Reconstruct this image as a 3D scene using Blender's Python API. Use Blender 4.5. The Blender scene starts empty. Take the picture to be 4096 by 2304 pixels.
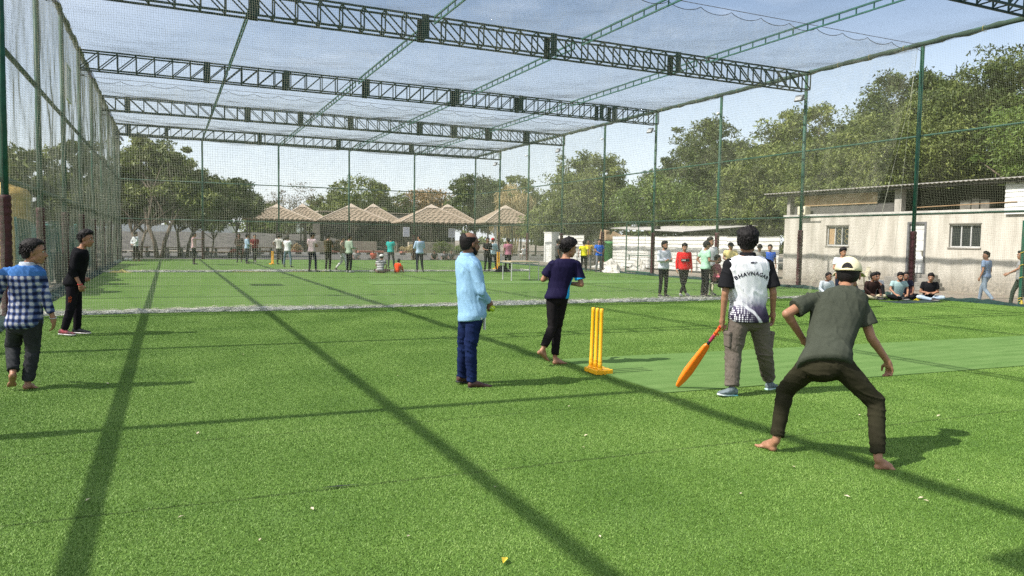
import bpy, bmesh, math, random
import numpy as np
from mathutils import Vector, Matrix, noise
from mathutils.bvhtree import BVHTree

random.seed(7)
rng = np.random.default_rng(7)
R = math.radians
scn = bpy.context.scene
COL = scn.collection

# ------------------------------------------------------------------ camera, sky, sun, exposure
YAW, PITCH, ROLL = R(24.852), R(3.648), R(0.9456)
cam_d = bpy.data.cameras.new('camera')
cam = bpy.data.objects.new('camera', cam_d)
COL.objects.link(cam)
f0 = Vector((math.sin(YAW), math.cos(YAW), 0)); r0 = Vector((math.cos(YAW), -math.sin(YAW), 0)); u0 = Vector((0, 0, 1))
cf = f0 * math.cos(PITCH) - u0 * math.sin(PITCH)
cu = u0 * math.cos(PITCH) + f0 * math.sin(PITCH)
cr = r0 * math.cos(ROLL) + cu * math.sin(ROLL)
cu = cu * math.cos(ROLL) - r0 * math.sin(ROLL)
M = Matrix.Identity(4)
for i in range(3):
    M[i][0], M[i][1], M[i][2] = cr[i], cu[i], -cf[i]
M[2][3] = 1.6
cam.matrix_world = M
cam_d.sensor_width = 36; cam_d.lens = 26.14
cam_d.clip_start = 0.05; cam_d.clip_end = 3000
scn.camera = cam

SUN_EL = R(47.2)
SUN_VEC = Vector((-math.cos(SUN_EL), 0.045 * math.cos(SUN_EL), math.sin(SUN_EL))).normalized()
world = bpy.data.worlds.new('World'); scn.world = world; world.use_nodes = True
wn = world.node_tree; wn.nodes.clear()
def wnode(t, **k):
    n = wn.nodes.new(t)
    for a, b in k.items(): setattr(n, a, b)
    return n
sky = wnode('ShaderNodeTexSky', sky_type='NISHITA', sun_disc=False, sun_elevation=SUN_EL,
            sun_rotation=math.atan2(SUN_VEC.x, SUN_VEC.y), altitude=60, air_density=1.0, dust_density=1.3, ozone_density=1.6)
tc = wnode('ShaderNodeTexCoord')
mp = wnode('ShaderNodeMapping'); mp.inputs['Scale'].default_value = (1.3, 2.4, 6.0); mp.inputs['Rotation'].default_value = (0, 0, R(25))
nz = wnode('ShaderNodeTexNoise'); nz.inputs['Scale'].default_value = 1.7; nz.inputs['Detail'].default_value = 9; nz.inputs['Roughness'].default_value = 0.6
nz.inputs['Distortion'].default_value = 0.5
ramp = wnode('ShaderNodeValToRGB'); ramp.color_ramp.elements[0].position = 0.45; ramp.color_ramp.elements[1].position = 0.72
ramp.color_ramp.elements[0].color = (0.0, 0.0, 0.0, 1); ramp.color_ramp.elements[1].color = (0.38, 0.38, 0.38, 1)
sep = wnode('ShaderNodeSeparateXYZ')
hz = wnode('ShaderNodeMapRange'); hz.inputs['From Min'].default_value = 0.0; hz.inputs['From Max'].default_value = 0.34
hz.inputs['To Min'].default_value = 0.66; hz.inputs['To Max'].default_value = 0.0
mx = wnode('ShaderNodeMath', operation='MAXIMUM')
sd = wnode('ShaderNodeVectorMath', operation='DOT_PRODUCT'); sd.inputs[1].default_value = tuple(SUN_VEC)      # bright thin haze round the sun
sr = wnode('ShaderNodeMapRange'); sr.inputs['From Min'].default_value = 0.0; sr.inputs['From Max'].default_value = 0.62; sr.inputs['To Min'].default_value = 0.0; sr.inputs['To Max'].default_value = 0.75
mx2 = wnode('ShaderNodeMath', operation='MAXIMUM')
mixc = wnode('ShaderNodeMixRGB'); mixc.inputs['Color2'].default_value = (9.2, 9.7, 10.3, 1)
bg = wnode('ShaderNodeBackground'); bg.inputs['Strength'].default_value = 0.10
wo = wnode('ShaderNodeOutputWorld')
L = wn.links.new
L(tc.outputs['Generated'], mp.inputs['Vector']); L(mp.outputs['Vector'], nz.inputs['Vector']); L(nz.outputs['Fac'], ramp.inputs['Fac'])
L(tc.outputs['Generated'], sep.inputs[0]); L(sep.outputs['Z'], hz.inputs['Value'])
L(ramp.outputs['Color'], mx.inputs[0]); L(hz.outputs['Result'], mx.inputs[1])
L(tc.outputs['Generated'], sd.inputs[0]); L(sd.outputs['Value'], sr.inputs['Value']); L(mx.outputs[0], mx2.inputs[0]); L(sr.outputs['Result'], mx2.inputs[1]); L(mx2.outputs[0], mixc.inputs['Fac']); L(sky.outputs['Color'], mixc.inputs['Color1']); L(mixc.outputs['Color'], bg.inputs['Color'])
L(bg.outputs['Background'], wo.inputs['Surface'])

sun_d = bpy.data.lights.new('sun', 'SUN'); sun_d.energy = 4.7; sun_d.angle = R(0.53); sun_d.color = (1.0, 0.95, 0.87)
sun = bpy.data.objects.new('sun', sun_d); COL.objects.link(sun)
sun.rotation_euler = SUN_VEC.to_track_quat('Z', 'Y').to_euler(); sun.location = (-20, 5, 30)

vs = scn.view_settings
vs.view_transform = 'Standard'; vs.look = 'None'; vs.gamma = 1.0; vs.use_curve_mapping = False; vs.exposure = 0.75
scn.render.engine = 'CYCLES'
scn.cycles.use_denoising = False
scn.cycles.max_bounces = 6; scn.cycles.diffuse_bounces = 3; scn.cycles.glossy_bounces = 2; scn.cycles.transmission_bounces = 4
scn.cycles.caustics_reflective = False; scn.cycles.caustics_refractive = False
scn.render.filter_size = 1.2 if hasattr(scn.render, 'filter_size') else 1.5

# ------------------------------------------------------------------ materials
MATS = {}
def new_mat(name):
    m = bpy.data.materials.new(name); m.use_nodes = True
    nt = m.node_tree; b = nt.nodes['Principled BSDF']
    return m, nt, b
def pm(name, c1, c2=None, scale=3.0, rough=0.7, bump=0.0, bscale=40.0, metal=0.0, detail=5, spec=0.3, stretch=(1, 1, 1), dist=0.01, coord='Object', lo=0.35, hi=0.65):
    """plain procedural surface: two base colours mixed by noise, plus fine relief"""
    if name in MATS: return MATS[name]
    m, nt, b = new_mat(name)
    N = nt.nodes.new; K = nt.links.new
    c2 = c2 or tuple(v * 0.8 for v in c1)
    t = N('ShaderNodeTexCoord'); mpg = N('ShaderNodeMapping'); mpg.inputs['Scale'].default_value = stretch
    K(t.outputs[coord], mpg.inputs['Vector'])
    n = N('ShaderNodeTexNoise'); n.inputs['Scale'].default_value = scale; n.inputs['Detail'].default_value = detail
    K(mpg.outputs['Vector'], n.inputs['Vector'])
    r = N('ShaderNodeValToRGB'); r.color_ramp.elements[0].position = lo; r.color_ramp.elements[1].position = hi
    r.color_ramp.elements[0].color = (*c2, 1); r.color_ramp.elements[1].color = (*c1, 1)
    K(n.outputs['Fac'], r.inputs['Fac']); K(r.outputs['Color'], b.inputs['Base Color'])
    b.inputs['Roughness'].default_value = rough; b.inputs['Metallic'].default_value = metal
    b.inputs['Specular IOR Level'].default_value = spec
    if bump:
        n2 = N('ShaderNodeTexNoise'); n2.inputs['Scale'].default_value = bscale; n2.inputs['Detail'].default_value = 4
        K(mpg.outputs['Vector'], n2.inputs['Vector'])
        bp = N('ShaderNodeBump'); bp.inputs['Strength'].default_value = bump; bp.inputs['Distance'].default_value = dist
        K(n2.outputs['Fac'], bp.inputs['Height']); K(bp.outputs['Normal'], b.inputs['Normal'])
    MATS[name] = m
    return m

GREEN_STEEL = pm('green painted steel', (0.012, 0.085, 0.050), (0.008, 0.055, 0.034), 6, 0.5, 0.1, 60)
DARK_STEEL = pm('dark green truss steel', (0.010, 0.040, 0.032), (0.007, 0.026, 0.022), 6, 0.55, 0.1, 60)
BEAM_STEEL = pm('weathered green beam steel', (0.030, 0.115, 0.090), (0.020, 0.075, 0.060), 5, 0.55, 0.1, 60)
PAD = pm('maroon foam padding', (0.085, 0.030, 0.034), (0.050, 0.020, 0.022), 9, 0.75, 0.4, 30, dist=0.02)
NET_WHITE = pm('pale nylon net', (0.55, 0.54, 0.42), (0.42, 0.42, 0.33), 4, 0.8)
NET_SIDE = pm('weathered side net', (0.22, 0.23, 0.18), (0.14, 0.16, 0.12), 2, 0.8)
NET_ROOF = pm('dark roof net', (0.045, 0.050, 0.048), (0.03, 0.035, 0.034), 2, 0.8)
NET_GREEN = pm('green shade net', (0.015, 0.085, 0.065), (0.012, 0.05, 0.04), 6, 0.8)
ROPE_Y = pm('yellow rope', (0.55, 0.42, 0.05), (0.45, 0.33, 0.05), 20, 0.8)
BLACK_RUB = pm('black rubber', (0.02, 0.02, 0.022), (0.012, 0.012, 0.013), 10, 0.6, 0.3, 60)
WHITE_PAINT = pm('white paint', (0.74, 0.74, 0.71), (0.60, 0.60, 0.57), 1.3, 0.6, 0.15, 30)
DARK_VOID = pm('shade black and dark fittings', (0.030, 0.027, 0.024), (0.018, 0.016, 0.015), 2, 0.9)  # near-black colour stands in for shade in loft and openings; also dark fittings
WOOD = pm('rough timber', (0.34, 0.22, 0.12), (0.24, 0.15, 0.08), 5, 0.8, 0.3, 50, stretch=(1, 1, 6))
PLY = pm('plywood', (0.40, 0.27, 0.14), (0.31, 0.21, 0.11), 4, 0.8, 0.1, 50, stretch=(1, 5, 1))
CARD = pm('cardboard', (0.36, 0.25, 0.15), (0.28, 0.19, 0.11), 4, 0.85)
CONC = pm('grey concrete', (0.30, 0.28, 0.25), (0.20, 0.19, 0.17), 2.5, 0.9, 0.3, 40)
GLASS_D = pm('dark window glass', (0.03, 0.035, 0.035), (0.02, 0.025, 0.025), 3, 0.12, spec=0.6)
ALU = pm('aluminium frame', (0.62, 0.62, 0.60), (0.50, 0.50, 0.49), 6, 0.4, metal=0.3)
LAMP_GLASS = pm('flood lamp glass', (0.45, 0.46, 0.46), (0.30, 0.31, 0.31), 8, 0.2, spec=0.7)
GREY_CAST = pm('grey cast housing', (0.12, 0.12, 0.12), (0.08, 0.08, 0.08), 8, 0.6)
YEL_PLASTIC = pm('yellow stump plastic', (0.86, 0.44, 0.012), (0.80, 0.39, 0.010), 12, 0.38, 0.05, 90, spec=0.45)
ORANGE_PLASTIC = pm('orange bat plastic', (0.90, 0.21, 0.012), (0.84, 0.18, 0.010), 12, 0.4, 0.05, 90, spec=0.45)
CREAM_PLASTIC = pm('cream plastic', (0.66, 0.62, 0.46), (0.58, 0.54, 0.40), 8, 0.45)

# ------------------------------------------------------------------ helpers
def link_mesh(name, verts, faces, mat, parent=None, smooth=False):
    me = bpy.data.meshes.new(name)
    if isinstance(faces, np.ndarray):
        nv, nf, k = len(verts), len(faces), faces.shape[1]
        me.vertices.add(nv); me.vertices.foreach_set('co', np.asarray(verts, dtype=np.float32).ravel())
        me.loops.add(nf * k); me.loops.foreach_set('vertex_index', faces.astype(np.int32).ravel())
        me.polygons.add(nf); me.polygons.foreach_set('loop_start', np.arange(0, nf * k, k, dtype=np.int32))
        me.update(calc_edges=True)
    else:
        me.from_pydata([tuple(v) for v in verts], [], faces); me.update()
    if mat: me.materials.append(mat)
    if smooth: me.polygons.foreach_set('use_smooth', [True] * len(me.polygons))
    o = bpy.data.objects.new(name, me); COL.objects.link(o)
    if parent: o.parent = parent
    return o
def share(name, me, parent=None, loc=(0, 0, 0), rot=None, scale=None):
    o = bpy.data.objects.new(name, me); COL.objects.link(o); o.location = loc
    if rot: o.rotation_euler = rot
    if scale: o.scale = scale
    if parent: o.parent = parent
    return o
def tag(o, label=None, cat=None, group=None, kind=None):
    if label: o['label'] = label
    if cat: o['category'] = cat
    if group: o['group'] = group
    if kind: o['kind'] = kind
    return o
def thing(name, label, cat, loc=(0, 0, 0), rz=0.0, group=None):
    o = bpy.data.objects.new(name, None); COL.objects.link(o)
    o.empty_display_size = 0.2
    o.location = loc; o.rotation_euler = (0, 0, rz)
    return tag(o, label, cat, group)
def copy_tree(o, parent=None, **k):
    c = o.copy(); COL.objects.link(c)
    if parent: c.parent = parent
    for ch in o.children: copy_tree(ch, c)
    return c

class MB:
    """collects simple solids into one mesh"""
    def __init__(s): s.v = []; s.f = []
    def add(s, v, f):
        b = len(s.v); s.v += [tuple(x) for x in v]; s.f += [tuple(i + b for i in q) for q in f]; return s
    def box(s, x0, x1, y0, y1, z0, z1, M=None):
        v = [(x0, y0, z0), (x1, y0, z0), (x1, y1, z0), (x0, y1, z0), (x0, y0, z1), (x1, y0, z1), (x1, y1, z1), (x0, y1, z1)]
        if M is not None: v = [M @ Vector(p) for p in v]
        return s.add(v, [(0, 3, 2, 1), (4, 5, 6, 7), (0, 1, 5, 4), (1, 2, 6, 5), (2, 3, 7, 6), (3, 0, 4, 7)])
    def bar(s, a, b, w, h=None, up=(0, 0, 1)):
        a, b = Vector(a), Vector(b); d = (b - a); L_ = d.length; d.normalize()
        u = Vector(up)
        if abs(d.dot(u)) > 0.98: u = Vector((1, 0, 0))
        x = d.cross(u).normalized(); z = x.cross(d); h = h or w
        v = [a + x * sx * w / 2 + z * sz * h / 2 + d * t * L_ for t in (0, 1) for sx, sz in ((-1, -1), (1, -1), (1, 1), (-1, 1))]
        return s.add(v, [(3, 2, 1, 0), (4, 5, 6, 7), (0, 1, 5, 4), (1, 2, 6, 5), (2, 3, 7, 6), (3, 0, 4, 7)])
    def tube(s, pts, rad, n=8, cap=True):
        pts = [Vector(p) for p in pts]; rs = rad if isinstance(rad, (list, tuple)) else [rad] * len(pts)
        b = len(s.v); ref = None
        for i, p in enumerate(pts):
            d = (pts[min(i + 1, len(pts) - 1)] - pts[max(i - 1, 0)]).normalized()
            if ref is None:
                ref = d.orthogonal().normalized()
            x = (ref - d * ref.dot(d)).normalized(); ref = x; y = d.cross(x)
            for k in range(n):
                a = 2 * math.pi * k / n
                s.v.append(tuple(p + (x * math.cos(a) + y * math.sin(a)) * rs[i]))
        for i in range(len(pts) - 1):
            for k in range(n):
                k2 = (k + 1) % n
                s.f.append((b + i * n + k, b + i * n + k2, b + (i + 1) * n + k2, b + (i + 1) * n + k))
        if cap:
            s.f.append(tuple(b + k for k in range(n - 1, -1, -1)))
            e = b + (len(pts) - 1) * n
            s.f.append(tuple(e + k for k in range(n)))
        return s
    def lathe(s, prof, n=16, c=(0, 0, 0)):
        b = len(s.v)
        for r_, z in prof:
            for k in range(n):
                a = 2 * math.pi * k / n
                s.v.append((c[0] + r_ * math.cos(a), c[1] + r_ * math.sin(a), c[2] + z))
        for i in range(len(prof) - 1):
            for k in range(n):
                k2 = (k + 1) % n
                s.f.append((b + i * n + k, b + i * n + k2, b + (i + 1) * n + k2, b + (i + 1) * n + k))
        s.f.append(tuple(b + k for k in range(n - 1, -1, -1)))
        e = b + (len(prof) - 1) * n
        s.f.append(tuple(e + k for k in range(n)))
        return s
    def build(s, name, mat, parent=None, smooth=False, bevel=0.0):
        o = link_mesh(name, s.v, s.f, mat, parent, smooth)
        if bevel:
            m = o.modifiers.new('bevel', 'BEVEL'); m.width = bevel; m.segments = 2; m.limit_method = 'ANGLE'
        return o

def wav(x, y, seed=0.0, sc=1.0):
    """cheap smooth vectorised pseudo noise in about -1..1"""
    x = x * sc; y = y * sc
    return (np.sin(1.7 * x + 0.9 * y + seed) * 0.35 + np.sin(-0.8 * x + 2.1 * y + 1.3 * seed + 2) * 0.3
            + np.sin(3.1 * x - 1.4 * y + 2.2 * seed + 1) * 0.2 + np.sin(2.3 * x + 4.3 * y + 0.7 * seed + 4) * 0.15)
# ------------------------------------------------------------------ dimensions of the net cage
XL, XR, HT = -2.753, 21.758, 8.0
SP = 4.719; Y1 = 21.08
def row(i): return Y1 + (i - 1) * SP
YB = row(8)                      # far end of the cage
YN = row(-4)                     # near end, behind the camera
XB = [XL + (XR - XL) * k / 5 for k in range(1, 5)]
GZ = -0.12                       # level of the ground outside the turf slab

# ------------------------------------------------------------------ ground
def ground_material():
    m, nt, b = new_mat('dusty ground')
    N = nt.nodes.new; K = nt.links.new
    t = N('ShaderNodeTexCoord')
    n1 = N('ShaderNodeTexNoise'); n1.inputs['Scale'].default_value = 0.12; n1.inputs['Detail'].default_value = 8
    n2 = N('ShaderNodeTexNoise'); n2.inputs['Scale'].default_value = 9; n2.inputs['Detail'].default_value = 6
    K(t.outputs['Object'], n1.inputs['Vector']); K(t.outputs['Object'], n2.inputs['Vector'])
    r = N('ShaderNodeValToRGB'); r.color_ramp.elements[0].position = 0.38; r.color_ramp.elements[1].position = 0.62
    r.color_ramp.elements[0].color = (0.20, 0.165, 0.125, 1); r.color_ramp.elements[1].color = (0.34, 0.29, 0.225, 1)
    K(n1.outputs['Fac'], r.inputs['Fac'])
    mx_ = N('ShaderNodeMixRGB'); mx_.blend_type = 'MULTIPLY'; mx_.inputs['Fac'].default_value = 0.5
    K(r.outputs['Color'], mx_.inputs['Color1']); K(n2.outputs['Color'], mx_.inputs['Color2'])
    K(mx_.outputs['Color'], b.inputs['Base Color']); b.inputs['Roughness'].default_value = 0.95
    bp = N('ShaderNodeBump'); bp.inputs['Strength'].default_value = 0.6; bp.inputs['Distance'].default_value = 0.03
    K(n2.outputs['Fac'], bp.inputs['Height']); K(bp.outputs['Normal'], b.inputs['Normal'])
    return m
g = MB(); g.box(-1200, 1200, -900, 1600, GZ - 1, GZ)
tag(g.build('ground', ground_material()), kind='structure')

TURF_D = (0.048, 0.105, 0.014); TURF_L = (0.120, 0.208, 0.036)
SEAMS = ((4.72, -.030), (6.2, -.02), (11.15, -.035), (14.9, -.03))
def seam_mask(nt, geo):
    N = nt.nodes.new; K = nt.links.new
    sp = N('ShaderNodeSeparateXYZ'); K(geo.outputs['Position'], sp.inputs[0])
    nw_ = N('ShaderNodeTexNoise'); nw_.inputs['Scale'].default_value = 5; K(geo.outputs['Position'], nw_.inputs['Vector'])
    last = None
    for y0, sl in SEAMS:
        a = N('ShaderNodeMath'); a.operation = 'MULTIPLY_ADD'; K(sp.outputs['X'], a.inputs[0]); a.inputs[1].default_value = -sl; K(sp.outputs['Y'], a.inputs[2])
        w = N('ShaderNodeMath'); w.operation = 'MULTIPLY_ADD'; K(nw_.outputs['Fac'], w.inputs[0]); w.inputs[1].default_value = .03; K(a.outputs[0], w.inputs[2])
        d = N('ShaderNodeMath'); d.operation = 'SUBTRACT'; K(w.outputs[0], d.inputs[0]); d.inputs[1].default_value = y0 + .015
        ab = N('ShaderNodeMath'); ab.operation = 'ABSOLUTE'; K(d.outputs[0], ab.inputs[0])
        mr = N('ShaderNodeMapRange'); mr.inputs['From Min'].default_value = .004; mr.inputs['From Max'].default_value = .016; mr.inputs['To Min'].default_value = .45 if y0 < 5 else .6; mr.inputs['To Max'].default_value = 1; K(ab.outputs[0], mr.inputs['Value'])
        if last is None: last = mr.outputs['Result']
        else:
            m_ = N('ShaderNodeMath'); m_.operation = 'MULTIPLY'; K(last, m_.inputs[0]); K(mr.outputs['Result'], m_.inputs[1]); last = m_.outputs[0]
    return last
def turf_material(name, near_dark, rough=0.75):
    m, nt, b = new_mat(name)
    N = nt.nodes.new; K = nt.links.new
    geo = N('ShaderNodeNewGeometry')
    def nse(scale, detail, vec=None, stretch=None):
        n = N('ShaderNodeTexNoise'); n.inputs['Scale'].default_value = scale; n.inputs['Detail'].default_value = detail
        if stretch:
            mp_ = N('ShaderNodeMapping'); mp_.inputs['Scale'].default_value = stretch
            K(geo.outputs['Position'], mp_.inputs['Vector']); K(mp_.outputs['Vector'], n.inputs['Vector'])
        else: K(geo.outputs['Position'], n.inputs['Vector'])
        return n
    n1 = nse(0.35, 4, stretch=(1, 2.2, 1)); n2 = nse(55, 3); n3 = nse(3.0, 5, stretch=(0.5, 3.0, 1))
    add = N('ShaderNodeMath'); add.operation = 'ADD'
    mul = N('ShaderNodeMath'); mul.operation = 'MULTIPLY'; mul.inputs[1].default_value = 0.85
    K(n2.outputs['Fac'], mul.inputs[0]); K(mul.outputs[0], add.inputs[0])
    mul3 = N('ShaderNodeMath'); mul3.operation = 'MULTIPLY'; mul3.inputs[1].default_value = 0.35
    K(n3.outputs['Fac'], mul3.inputs[0])
    add2 = N('ShaderNodeMath'); add2.operation = 'ADD'
    K(add.outputs[0], add2.inputs[0]); K(mul3.outputs[0], add2.inputs[1])
    mul2 = N('ShaderNodeMath'); mul2.operation = 'MULTIPLY'; mul2.inputs[1].default_value = 0.45
    K(n1.outputs['Fac'], mul2.inputs[0]); K(mul2.outputs[0], add.inputs[1])
    mr = N('ShaderNodeMapRange'); mr.inputs['From Min'].default_value = 0.55; mr.inputs['From Max'].default_value = 1.12
    K(add2.outputs[0], mr.inputs['Value'])
    mixn = N('ShaderNodeMixRGB'); K(mr.outputs['Result'], mixn.inputs['Fac'])
    k = 0.5 if near_dark else 1.0
    mixn.inputs['Color1'].default_value = (*[c * k for c in TURF_D], 1); mixn.inputs['Color2'].default_value = (*[c * k for c in TURF_L], 1)
    # pale rubbed patches
    n4 = nse(1.3, 6); r4 = N('ShaderNodeValToRGB'); r4.color_ramp.elements[0].position = 0.56; r4.color_ramp.elements[1].position = 0.78
    r4.color_ramp.elements[0].color = (0, 0, 0, 1); r4.color_ramp.elements[1].color = (0.45, 0.45, 0.45, 1)
    K(n4.outputs['Fac'], r4.inputs['Fac'])
    mp4 = N('ShaderNodeMixRGB'); K(r4.outputs['Color'], mp4.inputs['Fac']); K(mixn.outputs['Color'], mp4.inputs['Color1'])
    mp4.inputs['Color2'].default_value = (0.15 * k, 0.25 * k, 0.065 * k, 1)
    sm_ = seam_mask(nt, geo); mu_ = N('ShaderNodeMixRGB'); mu_.blend_type = 'MULTIPLY'; mu_.inputs['Fac'].default_value = 1; K(mp4.outputs['Color'], mu_.inputs['Color1']); K(sm_, mu_.inputs['Color2']); K(mu_.outputs['Color'], b.inputs['Base Color'])
    b.inputs['Roughness'].default_value = rough; b.inputs['Specular IOR Level'].default_value = 0.2
    bp = N('ShaderNodeBump'); bp.inputs['Strength'].default_value = 0.9; bp.inputs['Distance'].default_value = 0.02
    K(n2.outputs['Fac'], bp.inputs['Height']); K(bp.outputs['Normal'], b.inputs['Normal'])
    return m
TURF = turf_material('artificial turf', False)
t_ = MB(); t_.box(XL - 0.15, XR + 0.15, YN - 1, YB + 0.15, GZ + 0.002, 0.0)
tag(t_.build('turf', TURF), kind='structure')
k_ = MB()
k_.box(XL - 0.35, XL - 0.154, YN - 1, YB + 0.35, GZ + 0.003, 0.03); k_.box(XR + 0.154, XR + 0.35, YN - 1, YB + 0.35, GZ + 0.003, 0.015)
k_.box(XL - 0.15, XR + 0.15, YB + 0.154, YB + 0.35, GZ + 0.003, 0.03)
tag(k_.build('concrete_kerb', CONC), kind='structure')

# smooth pitch strips lying on the turf
PITCH_M = pm('smooth pitch mat', (0.125, 0.205, 0.068), (0.092, 0.165, 0.050), 3, 1.0, 0.5, 220, dist=0.004, stretch=(0.4, 2, 1), spec=0.0)
pk = MB(); z0, z1 = 0.002, 0.0128
def strip(mb, x0, x1, ya0, ya1, yb0, yb1):
    mb.add([(x0, ya0, z0), (x1, yb0, z0), (x1, yb1, z0), (x0, ya1, z0), (x0, ya0, z1), (x1, yb0, z1), (x1, yb1, z1), (x0, ya1, z1)],
           [(0, 3, 2, 1), (4, 5, 6, 7), (0, 1, 5, 4), (1, 2, 6, 5), (2, 3, 7, 6), (3, 0, 4, 7)])
strip(pk, 4.78, 20.9, 6.42, 8.76, 5.82, 8.10)
tag(pk.build('pitch_strip', PITCH_M), kind='structure')
pk = MB(); strip(pk, 6.4, 21.3, 25.3, 27.2, 24.3, 26.0)
tag(pk.build('pitch_strip', PITCH_M), kind='structure')

tear = MB(); tear.add([(.86, 4.705, .0132), (.98, 4.690, .0132), (1.12, 4.682, .0132), (.97, 4.712, .0132)], [(0, 1, 3), (1, 2, 3)])
tag(tear.build('seam_gap', BLACK_RUB), kind='structure')
# blades of the turf near the camera: one small tuft patch instanced with geometry nodes
def blade_patch(nb=5200, size=0.5, seed=3):
    r = np.random.default_rng(seed)
    x = r.random(nb) * size; y = r.random(nb) * size
    h = 0.006 + r.random(nb) * 0.0065; w = 0.0018 + r.random(nb) * 0.0018
    a = r.random(nb) * 2 * np.pi; ln = r.normal(0, 0.008, (nb, 2))
    ca, sa = np.cos(a) * w / 2, np.sin(a) * w / 2
    v = np.zeros((nb, 5, 3))
    v[:, 0] = np.stack([x - ca, y - sa, np.zeros(nb)], 1); v[:, 1] = np.stack([x + ca, y + sa, np.zeros(nb)], 1)
    mxy = np.stack([x, y], 1) + ln * 0.35
    v[:, 2] = np.stack([mxy[:, 0] - ca * .8, mxy[:, 1] - sa * .8, h * .6], 1); v[:, 3] = np.stack([mxy[:, 0] + ca * .8, mxy[:, 1] + sa * .8, h * .6], 1)
    tip = np.stack([x, y], 1) + ln
    v[:, 4] = np.stack([tip[:, 0], tip[:, 1], h], 1)
    i = np.arange(nb)[:, None] * 5
    tri = np.concatenate([i + [0, 1, 3], i + [0, 3, 2], i + [2, 3, 4]], 0)
    me = bpy.data.meshes.new('turf_tuft'); 
    me.vertices.add(nb * 5); me.vertices.foreach_set('co', v.astype(np.float32).ravel())
    me.loops.add(len(tri) * 3); me.loops.foreach_set('vertex_index', tri.astype(np.int32).ravel())
    me.polygons.add(len(tri)); me.polygons.foreach_set('loop_start', np.arange(0, len(tri) * 3, 3, dtype=np.int32)); me.update(calc_edges=True)
    return me
def blade_material():
    m, nt, b = new_mat('turf blade')
    N = nt.nodes.new; K = nt.links.new
    geo = N('ShaderNodeNewGeometry'); oi = N('ShaderNodeObjectInfo')
    n1 = N('ShaderNodeTexNoise'); n1.inputs['Scale'].default_value = 0.9; n1.inputs['Detail'].default_value = 6
    n2 = N('ShaderNodeTexNoise'); n2.inputs['Scale'].default_value = 90; n2.inputs['Detail'].default_value = 2
    K(geo.outputs['Position'], n1.inputs['Vector']); K(geo.outputs['Position'], n2.inputs['Vector'])
    ri = geo.outputs['Random Per Island']
    a = N('ShaderNodeMath'); a.operation = 'MULTIPLY'; a.inputs[1].default_value = 0.55; K(ri, a.inputs[0])
    c = N('ShaderNodeMath'); c.operation = 'MULTIPLY_ADD'; c.inputs[1].default_value = 0.9; K(n1.outputs['Fac'], c.inputs[0]); K(a.outputs[0], c.inputs[2])
    mr = N('ShaderNodeMapRange'); mr.inputs['From Min'].default_value = 0.25; mr.inputs['From Max'].default_value = 1.15; K(c.outputs[0], mr.inputs['Value'])
    mixn = N('ShaderNodeValToRGB'); e = mixn.color_ramp.elements
    e[0].position = 0.0; e[0].color = (0.040, 0.100, 0.012, 1); e[1].position = 1.0; e[1].color = (0.275, 0.400, 0.105, 1)
    e2 = e.new(0.5); e2.color = (0.118, 0.225, 0.030, 1)
    K(mr.outputs['Result'], mixn.inputs['Fac']); sm_ = seam_mask(nt, geo); mu_ = N('ShaderNodeMixRGB'); mu_.blend_type = 'MULTIPLY'; mu_.inputs['Fac'].default_value = 1; K(mixn.outputs['Color'], mu_.inputs['Color1']); K(sm_, mu_.inputs['Color2']); K(mu_.outputs['Color'], b.inputs['Base Color'])
    b.inputs['Roughness'].default_value = 0.55; b.inputs['Specular IOR Level'].default_value = 0.35
    return m
tuft = bpy.data.objects.new('turf_tuft', blade_patch()); tuft.data.materials.append(blade_material())
pts = []
for ix in range(-10, 44):
    for iy in range(4, 34):
        X, Y = ix * 0.5, iy * 0.5
        if X < XL or X > 21: continue
        d = Vector((X + .25, Y + .25, 0)); dep = d.x * math.sin(YAW) + d.y * math.cos(YAW); lat = d.x * math.cos(YAW) - d.y * math.sin(YAW)
        if dep < 1.6 or abs(lat) > dep * 0.72 + 1.2: continue
        pts.append((X + .25, Y + .25, 0.0))
gm = bpy.data.meshes.new('turf_blades'); gm.from_pydata(pts, [], [])
go = bpy.data.objects.new('turf_blades', gm); COL.objects.link(go)
tag(go, 'short curled green blades of the artificial turf', 'grass', kind='stuff')
ng = bpy.data.node_groups.new('scatter_turf', 'GeometryNodeTree')
ng.interface.new_socket('Geometry', in_out='INPUT', socket_type='NodeSocketGeometry'); ng.interface.new_socket('Geometry', in_out='OUTPUT', socket_type='NodeSocketGeometry')
gi = ng.nodes.new('NodeGroupInput'); gout = ng.nodes.new('NodeGroupOutput')
oi_ = ng.nodes.new('GeometryNodeObjectInfo'); oi_.inputs['Object'].default_value = tuft
tr = ng.nodes.new('GeometryNodeTransform'); tr.inputs['Translation'].default_value = (-0.25, -0.25, 0)
iop = ng.nodes.new('GeometryNodeInstanceOnPoints'); m2p = ng.nodes.new('GeometryNodeMeshToPoints')
rv = ng.nodes.new('FunctionNodeRandomValue'); rv.data_type = 'INT'; rv.inputs[4].default_value = 0; rv.inputs[5].default_value = 3
mm = ng.nodes.new('ShaderNodeMath'); mm.operation = 'MULTIPLY'; mm.inputs[1].default_value = math.pi / 2
cx = ng.nodes.new('ShaderNodeCombineXYZ')
K = ng.links.new
K(gi.outputs[0], m2p.inputs['Mesh']); K(m2p.outputs['Points'], iop.inputs['Points']); K(oi_.outputs['Geometry'], tr.inputs['Geometry']); K(tr.outputs['Geometry'], iop.inputs['Instance'])
K(rv.outputs[2], mm.inputs[0]); K(mm.outputs[0], cx.inputs['Z']); K(cx.outputs[0], iop.inputs['Rotation']); K(iop.outputs['Instances'], gout.inputs[0])
md = go.modifiers.new('scatter', 'NODES'); md.node_group = ng

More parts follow.
